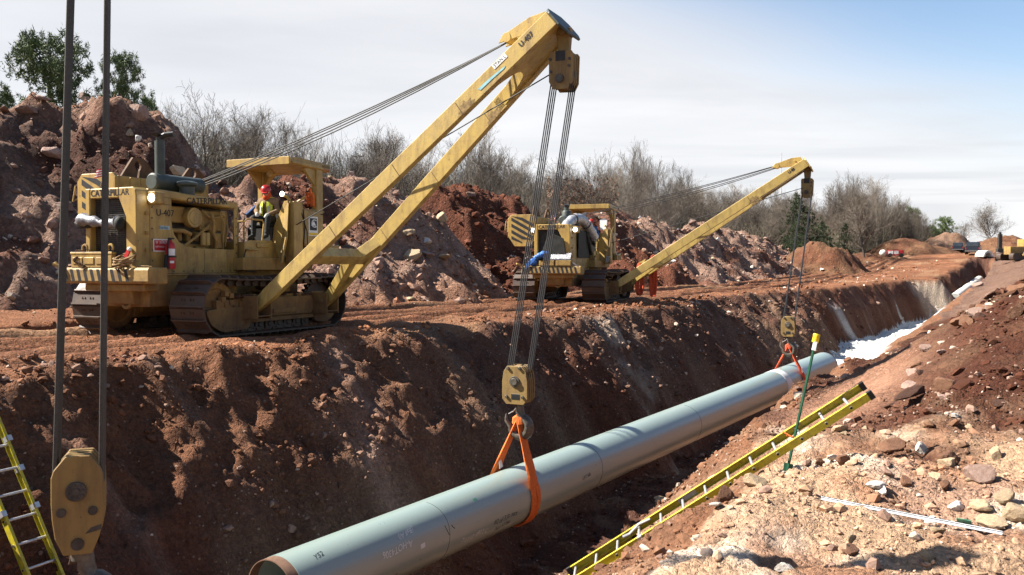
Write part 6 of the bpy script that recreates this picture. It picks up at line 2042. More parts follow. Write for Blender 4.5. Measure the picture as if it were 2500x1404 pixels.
def driver(loc, rz, label, jacket, vest, trousers, gloves, hood, helmet_tilt=0.30, head_turn=0.0, beard=False):
    root = empty('person', loc, rz, label, 'person', 'pipelayer drivers')
    V = Vector
    J = dict(pel=V((0.0, 0, 0.10)), spi=V((0.02, 0, 0.33)), che=V((0.07, 0, 0.50)), nek=V((0.11, 0, 0.64)), hed=V((0.16, 0, 0.765)))
    sh = {1: V((0.06, 0.19, 0.56)), -1: V((0.06, -0.19, 0.56))}
    el = {1: V((0.12, 0.29, 0.31)), -1: V((0.13, -0.28, 0.32))}
    wr = {1: V((0.33, 0.17, 0.22)), -1: V((0.34, -0.15, 0.24))}
    hp = {1: V((0.02, 0.10, 0.09)), -1: V((0.02, -0.10, 0.09))}
    kn = {1: V((0.43, 0.20, 0.13)), -1: V((0.43, -0.17, 0.13))}
    an = {1: V((0.50, 0.19, -0.29)), -1: V((0.47, -0.17, -0.29))}
    to = {1: V((0.66, 0.21, -0.34)), -1: V((0.63, -0.18, -0.34))}
    def arms(g):
        p = []
        for s in (1, -1):
            p += [('c', sh[s], el[s], 0.062 + g, 0.050 + g), ('c', el[s], wr[s], 0.050 + g, 0.034 + g)]
        return p
    def torso(g):
        return [('c', J['pel'], J['spi'], 0.145 + g, 0.135 + g), ('c', J['spi'], J['che'], 0.135 + g, 0.14 + g), ('c', J['che'] + V((0, .1, .02)), J['che'] + V((0, -.1, .02)), 0.115 + g, 0.115 + g), ('c', sh[1], sh[-1], 0.07 + g, 0.07 + g)]
    def legs(g):
        p = []
        for s in (1, -1):
            p += [('c', hp[s], kn[s], 0.088 + g, 0.066 + g), ('c', kn[s], an[s], 0.064 + g, 0.044 + g)]
        return p
    yaw = Matrix.Rotation(head_turn, 4, 'Z') @ Matrix.Rotation(helmet_tilt, 4, 'Y')
    hc = J['hed']
    def H(x, y, z): return hc + yaw @ V((x, y, z))
    head = [('c', J['nek'] - V((0.02, 0, 0.05)), hc - V((0.01, 0, 0.06)), 0.06, 0.06), ('e', H(0, 0, 0.02), (0.098, 0.078, 0.115)), ('e', H(0.035, 0, -0.05), (0.062, 0.056, 0.07)), ('e', H(0.10, 0, -0.015), (0.022, 0.016, 0.028)),
            ('e', H(0.0, 0.08, 0.0), (0.02, 0.012, 0.03)), ('e', H(0.0, -0.08, 0.0), (0.02, 0.012, 0.03)), ('e', H(0.088, 0, -0.062), (0.014, 0.028, 0.008)), ('e', H(0.07, 0, -0.095), (0.022, 0.03, 0.02))]
    hands = []
    for s in (1, -1):
        w_, d_ = wr[s], (wr[s] - el[s]).normalized()
        hands += [('c', w_, w_ + d_ * 0.07, 0.032, 0.038)]
        side = d_.cross(V((0, 0, 1))).normalized()
        for f in range(4):
            o_ = side * (0.03 - 0.02 * f); k1 = w_ + d_ * (0.10 + 0.008 * (f in (1, 2))) + o_
            hands += [('c', w_ + d_ * 0.07 + o_, k1, 0.0115, 0.011), ('c', k1, k1 + d_ * 0.02 - V((0, 0, 0.035)), 0.011, 0.0095)]
        hands += [('c', w_ + d_ * 0.03 + side * 0.035 * s, w_ + d_ * 0.08 + side * 0.058 * s - V((0, 0, 0.015)), 0.014, 0.011)]
    body = arms(-0.008) + torso(-0.012) + legs(-0.008) + head + hands + [('c', an[s], to[s], 0.04, 0.035) for s in (1, -1)]
    link('body', blob_mesh('body', body, 'skin', 0.0115, 1), root)
    link('jacket', blob_mesh('jacket', arms(0.012) + torso(0.014), jacket, 0.016), root)
    link('trousers', blob_mesh('trousers', legs(0.012) + [('c', J['pel'], J['pel'] + V((0, 0, .1)), 0.15, 0.14)], trousers, 0.016), root)
    for s in (1, -1):
        link('boot', blob_mesh('boot', [('c', an[s] + V((0, 0, .07)), an[s], 0.058, 0.055), ('c', an[s] - V((0, 0, 0.01)), to[s], 0.055, 0.045)], 'dark_cloth', 0.012), root)
    g_ = [(p[0], p[1], p[2], p[3] + 0.004, p[4] + 0.004) for p in hands]
    link('gloves', blob_mesh('gloves', g_, gloves, 0.0085, 1), root)
    # open vest with bright bands
    vs_ = []
    for s in (1, -1):
        mb = MB()
        rows = [(0.60, 0.105, 0.055), (0.52, 0.165, 0.045), (0.42, 0.17, 0.05), (0.30, 0.165, 0.055), (0.18, 0.17, 0.06)]
        pts = []
        for z, yo, yi in rows:
            fx_ = 0.242 if z < 0.5 else (0.237 - (z - 0.5) * 1.0)
            fx_ += 0.0 if z > 0.3 else -0.02
            pts += [(fx_ + 0.005, s * yi, z), (fx_ - 0.012, s * (yi + yo) / 2, z), (fx_ - 0.085, s * yo, z)]
        fs = []
        for i in range(len(rows) - 1):
            for j in range(2):
                fs.append((i * 3 + j, i * 3 + j + 1, i * 3 + 4 + j, i * 3 + 3 + j))
        mb.add(pts, fs)
        # back and shoulder
        mb.prism([(0.14, s * 0.06, 0.64), (0.13, s * 0.13, 0.63), (-0.02, s * 0.15, 0.63), (-0.02, s * 0.05, 0.65)], (0, 0, 0.012))
        vo = mb.build('vest', vest, root)
        so_ = vo.modifiers.new('thick', 'SOLIDIFY'); so_.thickness = 0.012
        st_ = MB(); st_.add([(0.252, s * 0.085, 0.42), (0.222, s * 0.135, 0.42), (0.222, s * 0.135, 0.24), (0.246, s * 0.085, 0.24)], [(0, 1, 2, 3)]); st_.build('reflective_band', 'grey_cloth', vo)
    if hood:
        link('hood', blob_mesh('hood', [('c', J['nek'] + V((-0.05, 0, 0)), J['nek'] + V((0.03, 0, 0.0)), 0.105, 0.095), ('e', hc + V((-0.05, 0, -0.03)), (0.085, 0.10, 0.10))], 'hood_orange', 0.014), root)
    # hard hat
    hm = MB()
    prof = [(0.0, 0.155), (0.05, 0.148), (0.09, 0.125), (0.118, 0.085), (0.128, 0.04), (0.132, 0.02)]
    vv = []
    for r, z in prof:
        for j in range(20):
            t = 2 * math.pi * j / 20
            vv.append(H(r * math.cos(t) * 1.12, r * math.sin(t) * 0.94, z + 0.025))
    hm.add(vv, [(i * 20 + j, i * 20 + (j + 1) % 20, (i + 1) * 20 + (j + 1) % 20, (i + 1) * 20 + j) for i in range(5) for j in range(20)])
    for q_ in (-0.02, 0.0, 0.02):
        hm.tube([H(0.148 * math.cos(t), q_, 0.045 + 0.135 * math.sin(t)) for t in np.linspace(0.25, math.pi - 0.25, 10)], 0.006, 5)
    ho = hm.build('hard_hat', 'red_paint', root, smooth=True)
    br_ = MB(); br_.prism([H(0.10, -0.10, 0.048), H(0.185, -0.06, 0.032), H(0.20, 0, 0.030), H(0.185, 0.06, 0.032), H(0.10, 0.10, 0.048)], yaw.to_3x3() @ V((0, 0, 0.01))); br_.build('brim', 'red_paint', ho)
    gl = MB(); gl.prism([H(0.085, -0.07, 0.03), H(0.105, -0.02, 0.03), H(0.105, 0.02, 0.03), H(0.085, 0.07, 0.03), H(0.085, 0.068, -0.005), H(0.108, 0.03, -0.008), H(0.108, -0.03, -0.008), H(0.085, -0.068, -0.005)], yaw.to_3x3() @ V((0.008, 0, 0)))
    gl.build('safety_glasses', 'black_paint', root)
    if beard:
        link('beard', blob_mesh('beard', [('e', H(0.055, 0, -0.075), (0.05, 0.055, 0.04))], 'dark_cloth', 0.01), root)
    return root
driver(on(W1, (-1.30, 0.44, 2.585)), hl1 + R(12), 'driver of the nearer machine in red hard hat, orange hood and yellow vest', 'tan_cloth', 'hivis_yellow', 'dark_cloth', 'grey_cloth', True, 0.38, R(14))
driver(on(W2, (-1.22, 0.40, 2.60)), ML2.rotation_euler.z + R(18), 'driver of the farther machine in blue jacket and orange vest', 'blue_cloth', 'hivis_orange', 'dark_cloth', 'cap_yellow', False, 0.08, R(-25), True)
# ------------------------------------------------------------------ foreground hook block on its ropes (of a third machine out of the picture)
FD = 6.6
fc = at_depth(194, 1222, FD)
fb = empty('hook_block', fc, R(20), 'big dark yellow hook block on two thick ropes close to the camera', 'hook block', GB)
w_, h_ = 0.325, 0.66
paint('front_block_paint', (0.27, 0.165, 0.045), (-9, -8), 0.25, 0.7, 0.55)
pl = [(-0.075, 0.365), (0.09, 0.365), (0.155, 0.275), (0.172, 0.22), (0.174, 0.0), (0.168, -0.12), (0.145, -0.24), (0.095, -0.365), (-0.095, -0.365), (-0.15, -0.24), (-0.168, -0.10), (-0.174, 0.02), (-0.172, 0.21), (-0.155, 0.265)]
dep = 0.30
for k in range(4):
    y = -dep / 2 + k * 0.0865
    mb = MB(); mb.prism([(x, y, z) for x, z in (pl if k in (0, 3) else [(a * 0.99, b * 0.995) for a, b in pl])], (0, 0.040, 0)); mb.build('cheek_plate', 'front_block_paint', fb, bevel=0.006)
for k in range(3):
    mb = MB(); y = -dep / 2 + 0.063 + k * 0.0865
    mb.lathe([(0.03, -0.02), (0.168, -0.02), (0.15, 0.0), (0.168, 0.02), (0.03, 0.02)], (0, y, 0.06), (0, 1, 0), 24); mb.build('sheave', 'dark_steel', fb, smooth=True)
yf = -dep / 2
mb = MB(); mb.cyl((-0.005, yf - 0.022, 0.105), (-0.005, -yf + 0.02, 0.105), 0.072, n=20)
for k in range(8):
    a = k * math.pi / 4 + 0.2; mb.cyl((-0.005 + 0.052 * math.cos(a), yf - 0.032, 0.105 + 0.052 * math.sin(a)), (-0.005 + 0.052 * math.cos(a), yf - 0.02, 0.105 + 0.052 * math.sin(a)), 0.011, n=6)
mb.cyl((-0.005, yf - 0.028, 0.105), (-0.005, yf - 0.02, 0.105), 0.03, n=10)
mb.build('sheave_pin', 'dark_steel', fb, bevel=0.003)
for x, z, r in ((-0.105, -0.045, 0.033), (0.105, -0.045, 0.033), (0.0, -0.285, 0.045)):
    mb = MB(); mb.cyl((x, yf - 0.014, z), (x, -yf + 0.01, z), r, n=16); mb.build('pin', 'dark_steel', fb)
mb = MB(); mb.add([(x, yf - 0.002, z) for x, z in ((0.05, -0.215), (0.09, -0.17), (0.165, -0.15), (0.16, -0.19), (0.10, -0.205))], [(0, 1, 2, 3, 4)]); mb.build('scraped_paint', 'dark_steel', fb)
mb = MB(); mb.cyl((0.0, 0, -0.33), (0, 0, -0.44), 0.07, n=12); hook_geo(mb, Vector((0.03, 0, -0.40)), Vector((1, 0, 0)), Vector((0, 0, 1)), Vector((0, 1, 0)), 1.0); ho = mb.build('hook', 'hook_steel', fb, smooth=True)
mb = MB(); mb.prism([(-0.05, yf + 0.12, -0.36), (0.03, yf + 0.12, -0.36), (0.07, yf + 0.12, -0.45), (-0.08, yf + 0.12, -0.47)], (0, 0.03, 0)); mb.build('hook_collar', 'rust_paint', ho, bevel=0.004)
# its ropes: falls lying one behind the other, up to the boom above the picture
topc = at_depth(222, -420, FD + 0.15)
for s, pxt in ((-1, 181), (1, 271)):
    pt = at_depth(pxt + (-1 if s < 0 else 1) * -4, -420, FD)
    for k in range(4):
        f = (k + 0.5) / 4 - 0.5
        Xb = Vector((math.cos(R(20)), math.sin(R(20)), 0)); Yb = Vector((-math.sin(R(20)), math.cos(R(20)), 0))
        p1 = Xb * (s * 0.155) + Yb * (f * 0.26) + Vector((0, 0, 0.12))
        p0 = (pt - fc) + Yb * (f * 0.24)
        inv = Matrix.Rotation(R(-20), 4, 'Z')
        mb = MB(); a, b = inv @ p1, inv @ p0
        mb.tube([a.lerp(b, t) for t in np.linspace(0, 1, 4)], 0.0165, 8)
        mb.build('hoist_line', 'wire_rope_grey', fb, smooth=True)
# the boom head block the ropes run up to, above the picture
hb = MB(); tw = (at_depth(181, -420, FD) + at_depth(271, -420, FD)) / 2 - fc
tl_ = Matrix.Rotation(R(-20), 4, 'Z') @ tw
for k in range(4):
    y = -dep / 2 + k * 0.0865
    hb.prism([(tl_.x + x * 1.05, tl_.y + y, tl_.z + 0.25 - z) for x, z in pl], (0, 0.04, 0))
hb.build('upper_block', 'front_block_paint', fb, bevel=0.006)

# ------------------------------------------------------------------ ladders
def ladder(name, P0, P1, across, width, n0, nr, label, second=None, cap0=True, cap1=True, pitch=0.3048, web=0.085, parent=None):
    """P0 lower end, P1 upper end of the near rail; across = direction to the far rail"""
    root = empty(name, P0, 0, label, 'ladder', 'yellow ladders leaning in the trench') if parent is None else parent
    o0 = root.location.copy()
    d = (P1 - P0).normalized(); L = (P1 - P0).length
    ac = (Vector(across) - d * Vector(across).dot(d)).normalized()
    nr_ = d.cross(ac).normalized()
    if nr_.z < 0: nr_ = -nr_
    def pt(s, a, n): return P0 - o0 + d * s + ac * a + nr_ * n
    def rail(a0, inw):
        mb = MB(); th, fl = 0.006, 0.036
        h = web / 2
        prof = [(0, -h), (fl * inw, -h), (fl * inw, -h + th), (th * inw, -h + th), (th * inw, h - th), (fl * inw, h - th), (fl * inw, h), (0, h)]
        mb.prism([pt(0, a0 + a, n) for a, n in prof], d * L)
        return mb.build('rail', 'ladder_yellow', root, bevel=0.0015)
    rl = [rail(0, 1), rail(width, -1)]
    for k in range(nr):
        s = n0 + k * pitch
        if s > L - 0.05: break
        mb = MB(); mb.tube([pt(s, -0.008, 0.0), pt(s, width + 0.008, 0.0)], 0.0165, 10); mb.build('rung', 'aluminium', root, smooth=True)
        mb = MB()
        mb.cyl(pt(s, -0.009, 0), pt(s, -0.0115, 0), 0.014, n=10); mb.cyl(pt(s, width + 0.009, 0), pt(s, width + 0.0115, 0), 0.014, n=10)
        tag(mb.build('rung_end', 'black_rubber', root), kind='stuff')
    for e, on_ in ((0, cap0), (L, cap1)):
        if not on_: continue
        for a0, inw in ((0, 1), (width, -1)):
            mb = MB(); s0, s1 = (e - 0.045, e + 0.012) if e else (-0.012, 0.045)
            mb.prism([pt(s0, a0 - 0.004 * inw, -web / 2 - 0.004), pt(s0, a0 + 0.04 * inw, -web / 2 - 0.004), pt(s0, a0 + 0.04 * inw, web / 2 + 0.004), pt(s0, a0 - 0.004 * inw, web / 2 + 0.004)], d * (s1 - s0))
            mb.build('rail_cap', 'black_rubber', root)
    return root, pt, L, d, ac, nr_
H1 = at_depth(2078, 996, 9.4); H10 = at_depth(1503, 1357, 9.97)
dl = (H1 - H10).normalized()
ac = Vector((0.08, 0.40, 0.065)).normalized()
Pu, Pl = H1 + dl * 0.26, H1 - dl * (0.3048 * 12 + 0.10)
lr, pt, L_, d_, ac_, n_ = ladder('extension_ladder', Pl, Pu, ac, 0.40, 0.10, 14, 'yellow fibreglass ladder lying up the sunlit near bank beside the green post')
# base section: wider, sliding underneath
base_top = H1 - dl * (0.3048 * 9.35)
off = n_ * -0.088 - ac_ * 0.035
ladder('extension_ladder', base_top + off - dl * 3.6, base_top + off, ac_, 0.47, 0.14, 12, '', None, False, True, parent=lr)
for s in (L_ - 0.3048 * 9.35 - 0.15, L_ - 0.3048 * 9.35 - 1.05):
    mb = MB(); mb.prism([pt(s, -0.043, -0.135), pt(s + 0.06, -0.043, -0.135), pt(s + 0.06, -0.043, 0.05), pt(s, -0.043, 0.05)], ac_ * 0.006); mb.prism([pt(s, -0.043, 0.045), pt(s + 0.06, -0.043, 0.045), pt(s + 0.06, 0.02, 0.045), pt(s, 0.02, 0.045)], n_ * 0.006)
    mb.build('slide_bracket', 'aluminium', lr)
mb = MB(); s = L_ - 0.3048 * 9.6; mb.tube([pt(s + 0.1, 0.33, 0.03), pt(s - 0.05, 0.33, 0.05), pt(s - 0.2, 0.30, 0.02), pt(s - 0.28, 0.28, 0.04)], 0.018, 7); mb.build('rung_lock', 'aluminium', lr)
mb = MB(); s = L_ - 0.3048 * 8.05; mb.prism([pt(s, 0.393, -0.03), pt(s + 0.24, 0.393, -0.03), pt(s + 0.24, 0.393, 0.03), pt(s, 0.393, 0.03)], ac_ * -0.001); mb.build('printed_label', 'grey_cloth', lr)
# ladder on the far left
A1, B1 = at_depth(-66, 870, 11.0), at_depth(168, 1440, 10.3)       # right hand rail
A2, B2 = at_depth(-120, 925, 10.7), at_depth(112, 1540, 10.0)      # left hand rail
dl2 = (A1 - B1).normalized()
Pl2, Pu2 = A1 - dl2 * 4.4, A1 + dl2 * 1.3
ac2 = (at_depth(8, 1180, 10.35) - at_depth(70, 1140, 10.72)).normalized()
lf, pt2, L2_, d2_, ac2_, n2_ = ladder('extension_ladder', Pl2, Pu2, ac2, 0.42, 0.12, 19, 'yellow ladder in the shade at the left edge, leaning on the far trench wall')
for s in (L2_ - 2.5, L2_ - 2.9, L2_ - 3.4):
    for a in (0.0, 0.42):
        mb = MB(); mb.prism([pt2(s, a - 0.03, -0.05), pt2(s + 0.07, a - 0.03, -0.05), pt2(s + 0.07, a - 0.03, 0.06), pt2(s, a - 0.03, 0.06)], ac2_ * 0.06); mb.build('slide_bracket', 'aluminium', lf)

# ------------------------------------------------------------------ fence posts (steel T posts)
def tpost(name, p0, p1, mat, label, stud_side, holes='black_paint'):
    root = empty(name, p0, 0, label, 'fence post')
    d = (p1 - p0); L = d.length; d.normalize()
    sd = (Vector(stud_side) - d * Vector(stud_side).dot(d)).normalized(); up = d.cross(sd)
    mb = MB()
    prof = [(-0.015, 0.0), (0.015, 0.0), (0.015, 0.005), (0.0035, 0.007), (0.0035, 0.026), (-0.0035, 0.026), (-0.0035, 0.007), (-0.015, 0.005)]
    mb.prism([sd * a - up * b for a, b in prof], d * L)
    mb.build('post_bar', mat, root)
    n = int(L / 0.054)
    mb = MB()
    for k in range(n):
        c = d * (0.06 + k * 0.054)
        mb.box(c + up * 0.006, (0.012, 0.012, 0.022), d.to_track_quat('Z', 'Y').to_matrix())
    tag(mb.build('stud', holes, root), kind='stuff')
    return root, d, sd, up, L
pb = at_depth(1924, 1140, 9.72)
pt_ = at_depth(1994, 818, 9.80)
tp1, d, sd, up, L = tpost('fence_post', pb - (pt_ - pb).normalized() * 0.25, pt_, 'green_post', 'green steel post with yellow cap standing beside the right ladder', (1, -0.25, 0), 'black_paint')
top = pt_ - tp1.location
mb = MB(); mb.prism([top - d * 0.075 + sd * a + up * b for a, b in ((-0.02, 0.008), (0.02, 0.008), (0.02, -0.036), (-0.02, -0.036))], d * -0.10); mb.build('white_tip', 'white_paint', tp1)
mb = MB(); mb.lathe([(0.036, -0.085), (0.039, -0.07), (0.036, -0.02), (0.041, -0.0), (0.036, 0.012), (0.0, 0.014)], top, d, 14); mb.lathe([(0.03, -0.085), (0.036, -0.085)], top, d, 14); mb.build('post_cap', 'cap_yellow', tp1, smooth=True)
mb = MB(); c = d * 0.26; mb.prism([c + sd * a - d * b - up * 0.0 for a, b in ((-0.05, -0.03), (0.05, -0.03), (0.045, 0.12), (-0.045, 0.12))], up * -0.003); mb.build('anchor_plate', 'green_post', tp1)
mb = MB(); c = (at_depth(1932, 1066, pb.y) - tp1.location); mb.tube([c + sd * -0.05, c + up * 0.03, c + sd * 0.03, c - up * 0.03, c + sd * -0.10 + d * 0.03], 0.008, 6); mb.build('orange_tie', 'hivis_orange', tp1)
g0, g1 = hit(2006, 1226), hit(2448, 1308)
g0.z += 0.045; g1.z += 0.03
tp2, d, sd, up, L = tpost('fence_post', g1, g0, 'grey_white', 'white steel post lying on the pale ground, green plate at one end', (0.5, -1, 0.3), 'black_paint')
c = (g0 - g1) * 0.19
mb = MB(); mb.prism([c + d * a + sd * b + up * 0.02 for a, b in ((-0.055, -0.05), (0.055, -0.05), (0.065, 0.0), (0.055, 0.05), (-0.055, 0.05), (-0.045, 0.0))], up * 0.006); mb.build('anchor_plate', 'mint_plate', tp2, bevel=0.003)

# ------------------------------------------------------------------ trees
def ribbon_mesh(name, segs, mat, rs):
    a = np.array([s[0] for s in segs]); b = np.array([s[1] for s in segs]); r0 = np.array([s[2] for s in segs]); r1 = np.array([s[3] for s in segs])
    p = np.cross(b - a, rs.normal(size=a.shape)); p /= np.maximum(np.linalg.norm(p, axis=1), 1e-6)[:, None]
    V_ = np.stack([a - p * r0[:, None], a + p * r0[:, None], b + p * r1[:, None], b - p * r1[:, None]], 1).reshape(-1, 3)
    return mesh_np(name, V_, np.arange(len(V_)).reshape(-1, 4), mat, None, False, 4)
def segs_mesh(name, segs, mat, sides=3):
    a = np.array([s[0] for s in segs]); b = np.array([s[1] for s in segs]); r0 = np.array([s[2] for s in segs]); r1 = np.array([s[3] for s in segs])
    d = b - a; d /= np.maximum(np.linalg.norm(d, axis=1), 1e-6)[:, None]
    h = np.where(np.abs(d[:, 2:3]) < 0.9, np.array([[0, 0, 1.0]]), np.array([[1.0, 0, 0]]))
    p = np.cross(d, h); p /= np.linalg.norm(p, axis=1)[:, None]; q = np.cross(d, p)
    V_ = []
    for e, r in ((a, r0), (b, r1)):
        for j in range(sides):
            t = 2 * math.pi * j / sides
            V_.append(e + (p * math.cos(t) + q * math.sin(t)) * r[:, None])
    V_ = np.stack(V_, 1).reshape(-1, 3)
    base = (np.arange(len(segs)) * 2 * sides)[:, None, None]
    F_ = np.array([[j, (j + 1) % sides, sides + (j + 1) % sides, sides + j] for j in range(sides)])[None] + base
    return mesh_np(name, V_, F_.reshape(-1, 4), mat, None, False, 4)
def grow(rs, H, spread, up_, dens, start=0.25, r_trunk=0.13, wob=0.10, forks=1, twig=0.012):
    """bare tree: trunk segments and crown segments"""
    trunk, crown = [], []
    def branch(p, d, L, r, lev, out, maxlev):
        n = max(2, int(3 + 2 * (lev < 2)))
        pts = [p]; dd = d.copy()
        for i in range(n):
            dd = dd + rs.normal(size=3) * wob * (1 + 0.3 * lev) + np.array([0, 0, up_ * 0.12])
            dd /= np.linalg.norm(dd)
            pts.append(pts[-1] + dd * L / n)
        for i in range(n):
            ra, rb = r * (1 - 0.65 * i / n), r * (1 - 0.65 * (i + 1) / n)
            out.append((pts[i], pts[i + 1], max(ra, twig * 0.6), max(rb, twig * 0.45)))
        if lev >= maxlev: return
        k = int(dens[lev] * rs.uniform(0.8, 1.25))
        for _ in range(k):
            t = rs.uniform(start if lev == 0 else 0.15, 1.0)
            i = min(int(t * n), n - 1); f = t * n - i
            q = pts[i] * (1 - f) + pts[i + 1] * f
            ax = (pts[i + 1] - pts[i]); ax /= np.linalg.norm(ax)
            s = rs.normal(size=3); s -= ax * s.dot(ax); s /= np.linalg.norm(s)
            ang = rs.uniform(0.45, 0.95) * spread
            nd = ax * math.cos(ang) + s * math.sin(ang) + np.array([0, 0, 0.10 * up_]); nd /= np.linalg.norm(nd)
            fl = rs.uniform(0.45, 0.75) * (1 - 0.45 * t if lev == 0 else 1 - 0.3 * t)
            branch(q, nd, L * fl, r * (1 - 0.6 * t) * rs.uniform(0.45, 0.65), lev + 1, crown, maxlev)
    for f in range(forks):
        d0 = np.array([rs.normal() * 0.06 + (0.28 * math.cos(f * 2.1 + 1) if forks > 1 else 0), rs.normal() * 0.06 + (0.28 * math.sin(f * 2.1 + 1) if forks > 1 else 0), 1.0]); d0 /= np.linalg.norm(d0)
        branch(np.array([0, 0, -0.4]), d0, H * rs.uniform(0.9, 1.0) + 0.4, r_trunk, 0, trunk, 4 if len(dens) > 3 else 3)
    return trunk, crown
def bare_tree_proto(seed, mat_t, mat_c, **k):
    rs = np.random.default_rng(seed)
    t, c = grow(rs, **k)
    root = bpy.data.objects.new('bare_tree', None); COL.objects.link(root)
    link('trunk', segs_mesh('trunk', t, mat_t, 6), root)
    link('crown', segs_mesh('crown', c, mat_c, 3), root)
    return root, (len(t), len(c))
PROTO = []
for i, (mt, mc, k) in enumerate((
        ('bark_grey', 'twig_grey', dict(H=9.0, spread=0.85, up_=0.9, dens=(26, 8, 6, 3), start=0.2, r_trunk=0.12, forks=1)),
        ('bark_grey', 'twig_grey', dict(H=8.0, spread=1.0, up_=0.7, dens=(24, 9, 6, 3), start=0.12, r_trunk=0.12, forks=1)),
        ('bark_pale', 'twig_pale', dict(H=10.0, spread=0.7, up_=0.9, dens=(22, 8, 6, 3), start=0.3, r_trunk=0.10, forks=1)),
        ('bark_grey', 'twig_grey', dict(H=7.5, spread=0.95, up_=0.8, dens=(14, 7, 5, 3), start=0.15, r_trunk=0.09, forks=3)),
        ('bark_pale', 'twig_grey', dict(H=9.5, spread=0.8, up_=1.0, dens=(28, 8, 6, 3), start=0.15, r_trunk=0.11, forks=1)),
        ('bark_dark', 'twig_grey', dict(H=8.5, spread=1.05, up_=0.5, dens=(24, 9, 6, 3), start=0.22, r_trunk=0.15, forks=1)))):
    r, n_ = bare_tree_proto(600 + i, mt, mc, **k); PROTO.append(r)
used = [False] * len(PROTO)
def put_tree(i, x, y, h, rz, label, group, cat='tree', sx=1.0, z=None):
    if not used[i]:
        o = PROTO[i]; used[i] = True
    else:
        o = copy_tree(PROTO[i])
    o.location = (x, y, float(ground_z(np.array([x]), np.array([y]), False)[0]) - 0.1 if z is None else z)
    o.scale = (h * sx, h * sx, h); o.rotation_euler = (0, 0, rz)
    return tag(o, label, cat, group)
rs = np.random.default_rng(77)
GW = 'bare trees of the wood behind the spoil piles'
KLAB = ['bare grey tree in the wood behind the spoil piles', 'bare spreading tree in the wood behind the spoil piles', 'pale slender bare tree in the wood behind the spoil piles', 'bare many stemmed tree in the wood behind the spoil piles', 'bare upright tree in the wood behind the spoil piles', 'bare dark trunked tree in the wood behind the spoil piles']
# wooded edge: rows of trees receding along the trench, each row further back
def treeline_z(px):
    return 0
for row, (v0, n, hs) in enumerate(((-42, 62, 0.92), (-47, 64, 1.06), (-53, 66, 1.16), (-61, 60, 1.24))):
    for j in range(n):
        u = 18 + (330 - 18) * (max(0.0, j + rs.uniform(-0.35, 0.35)) / n) ** 1.45
        v = v0 + rs.normal() * 1.6 + (0.04 * max(0, u - 70))
        x, y = xy(u, v)
        px = 1250 + x / y * FPX
        if px < 330 or px > 2420: continue
        h = hs * rs.uniform(0.72, 1.1) * float(np.interp(px, [300, 700, 1100, 1500, 1900, 2100, 2300], [0.74, 0.80, 0.92, 0.88, 0.92, 0.92, 0.58]))
        i = int(rs.integers(0, 6))
        put_tree(i, x, y, h, rs.uniform(0, 6.28), KLAB[i], GW, sx=rs.uniform(0.85, 1.15))
# towards the right the wood comes closer to the road
for j in range(62):
    t = rs.random() ** 0.8; px = 2040 + 255 * t + rs.normal() * 6
    d = 128 + 60 * t + rs.uniform(0, 26)
    p = at_depth(px, 600, d)
    put_tree(int(rs.integers(0, 6)), p.x, p.y, float(np.interp(px, [2040, 2140, 2230, 2300], [0.98, 0.95, 0.70, 0.42])) * rs.uniform(0.75, 1.12), rs.uniform(0, 6.28), 'bare tree of the denser far wood edge beside the road', 'bare trees of the far wood edge', sx=rs.uniform(0.6, 0.95))
# trees that stand out from the rest
def tree_px(i, px, py_base, d, h, label, sx=1.0, rz=0.0):
    p = at_depth(px, py_base, d)
    o = put_tree(i, p.x, p.y, h, rz, label, 'single trees that stand out from the wood', sx=sx)
    return o
tree_px(3, 530, 560, 60, 1.22, 'tall fan shaped bare tree rising behind the tall earth heap', 1.05, 1.0)
tree_px(2, 1555, 560, 84, 1.0, 'tallest pale slender bare tree right of the near hoist lines', 0.8, 2.0)
tree_px(2, 1610, 560, 90, 0.95, 'pale bare tree beside the tallest pale one', 0.9, 4.0)
tree_px(5, 1380, 560, 76, 0.92, 'dark bare oak behind the near hoist lines, brown leaves low down', 1.2, 0.6)
tree_px(4, 1450, 560, 80, 0.92, 'bare tree with a curved leaning top right of the oak', 0.7, 5.0)
tree_px(5, 2112, 610, 122, 1.0, 'dark round crowned bare tree standing at the edge above the far mounds', 1.15, 3.0)
tree_px(1, 1225, 560, 82, 0.8, 'rounded bare tree above the dark red heap', 1.0, 2.5)
tree_px(1, 2425, 600, 210, 1.1, 'small round bare tree beside the far pale mound', 1.3, 1.5)
tree_px(3, 2345, 600, 230, 0.9, 'little bare tree right of the pointed far mound', 1.0, 1.9)
# brown leaves still hanging on the oak
lf_ = []
r4 = np.random.default_rng(91)
p = at_depth(1392, 480, 75.2)
n = 1700
c = np.clip(r4.normal(size=(n, 3)), -1.6, 1.6) * np.array([1.8, 1.2, 0.9]) + np.array([p.x + 1.0, p.y, p.z])
sz = r4.uniform(0.05, 0.11, n)
T = rand_rot(r4, n)
tri = np.array([[1, 0, 0], [-0.5, 0.8, 0], [-0.5, -0.8, 0]])
Vv = np.einsum('nij,vj->nvi', T, tri) * sz[:, None, None] + c[:, None]
oak = [o for o in COL.objects if o.get('label', '').startswith('dark bare oak')][0]
me = mesh_np('dry_leaves', (Vv.reshape(-1, 3) - np.array(oak.location)) / np.array(oak.scale), np.arange(n * 3).reshape(-1, 3), 'dry_leaf')
lo = link('dry_leaves', me, oak); lo.rotation_euler = (0, 0, -oak.rotation_euler.z); tag(lo, kind='stuff')
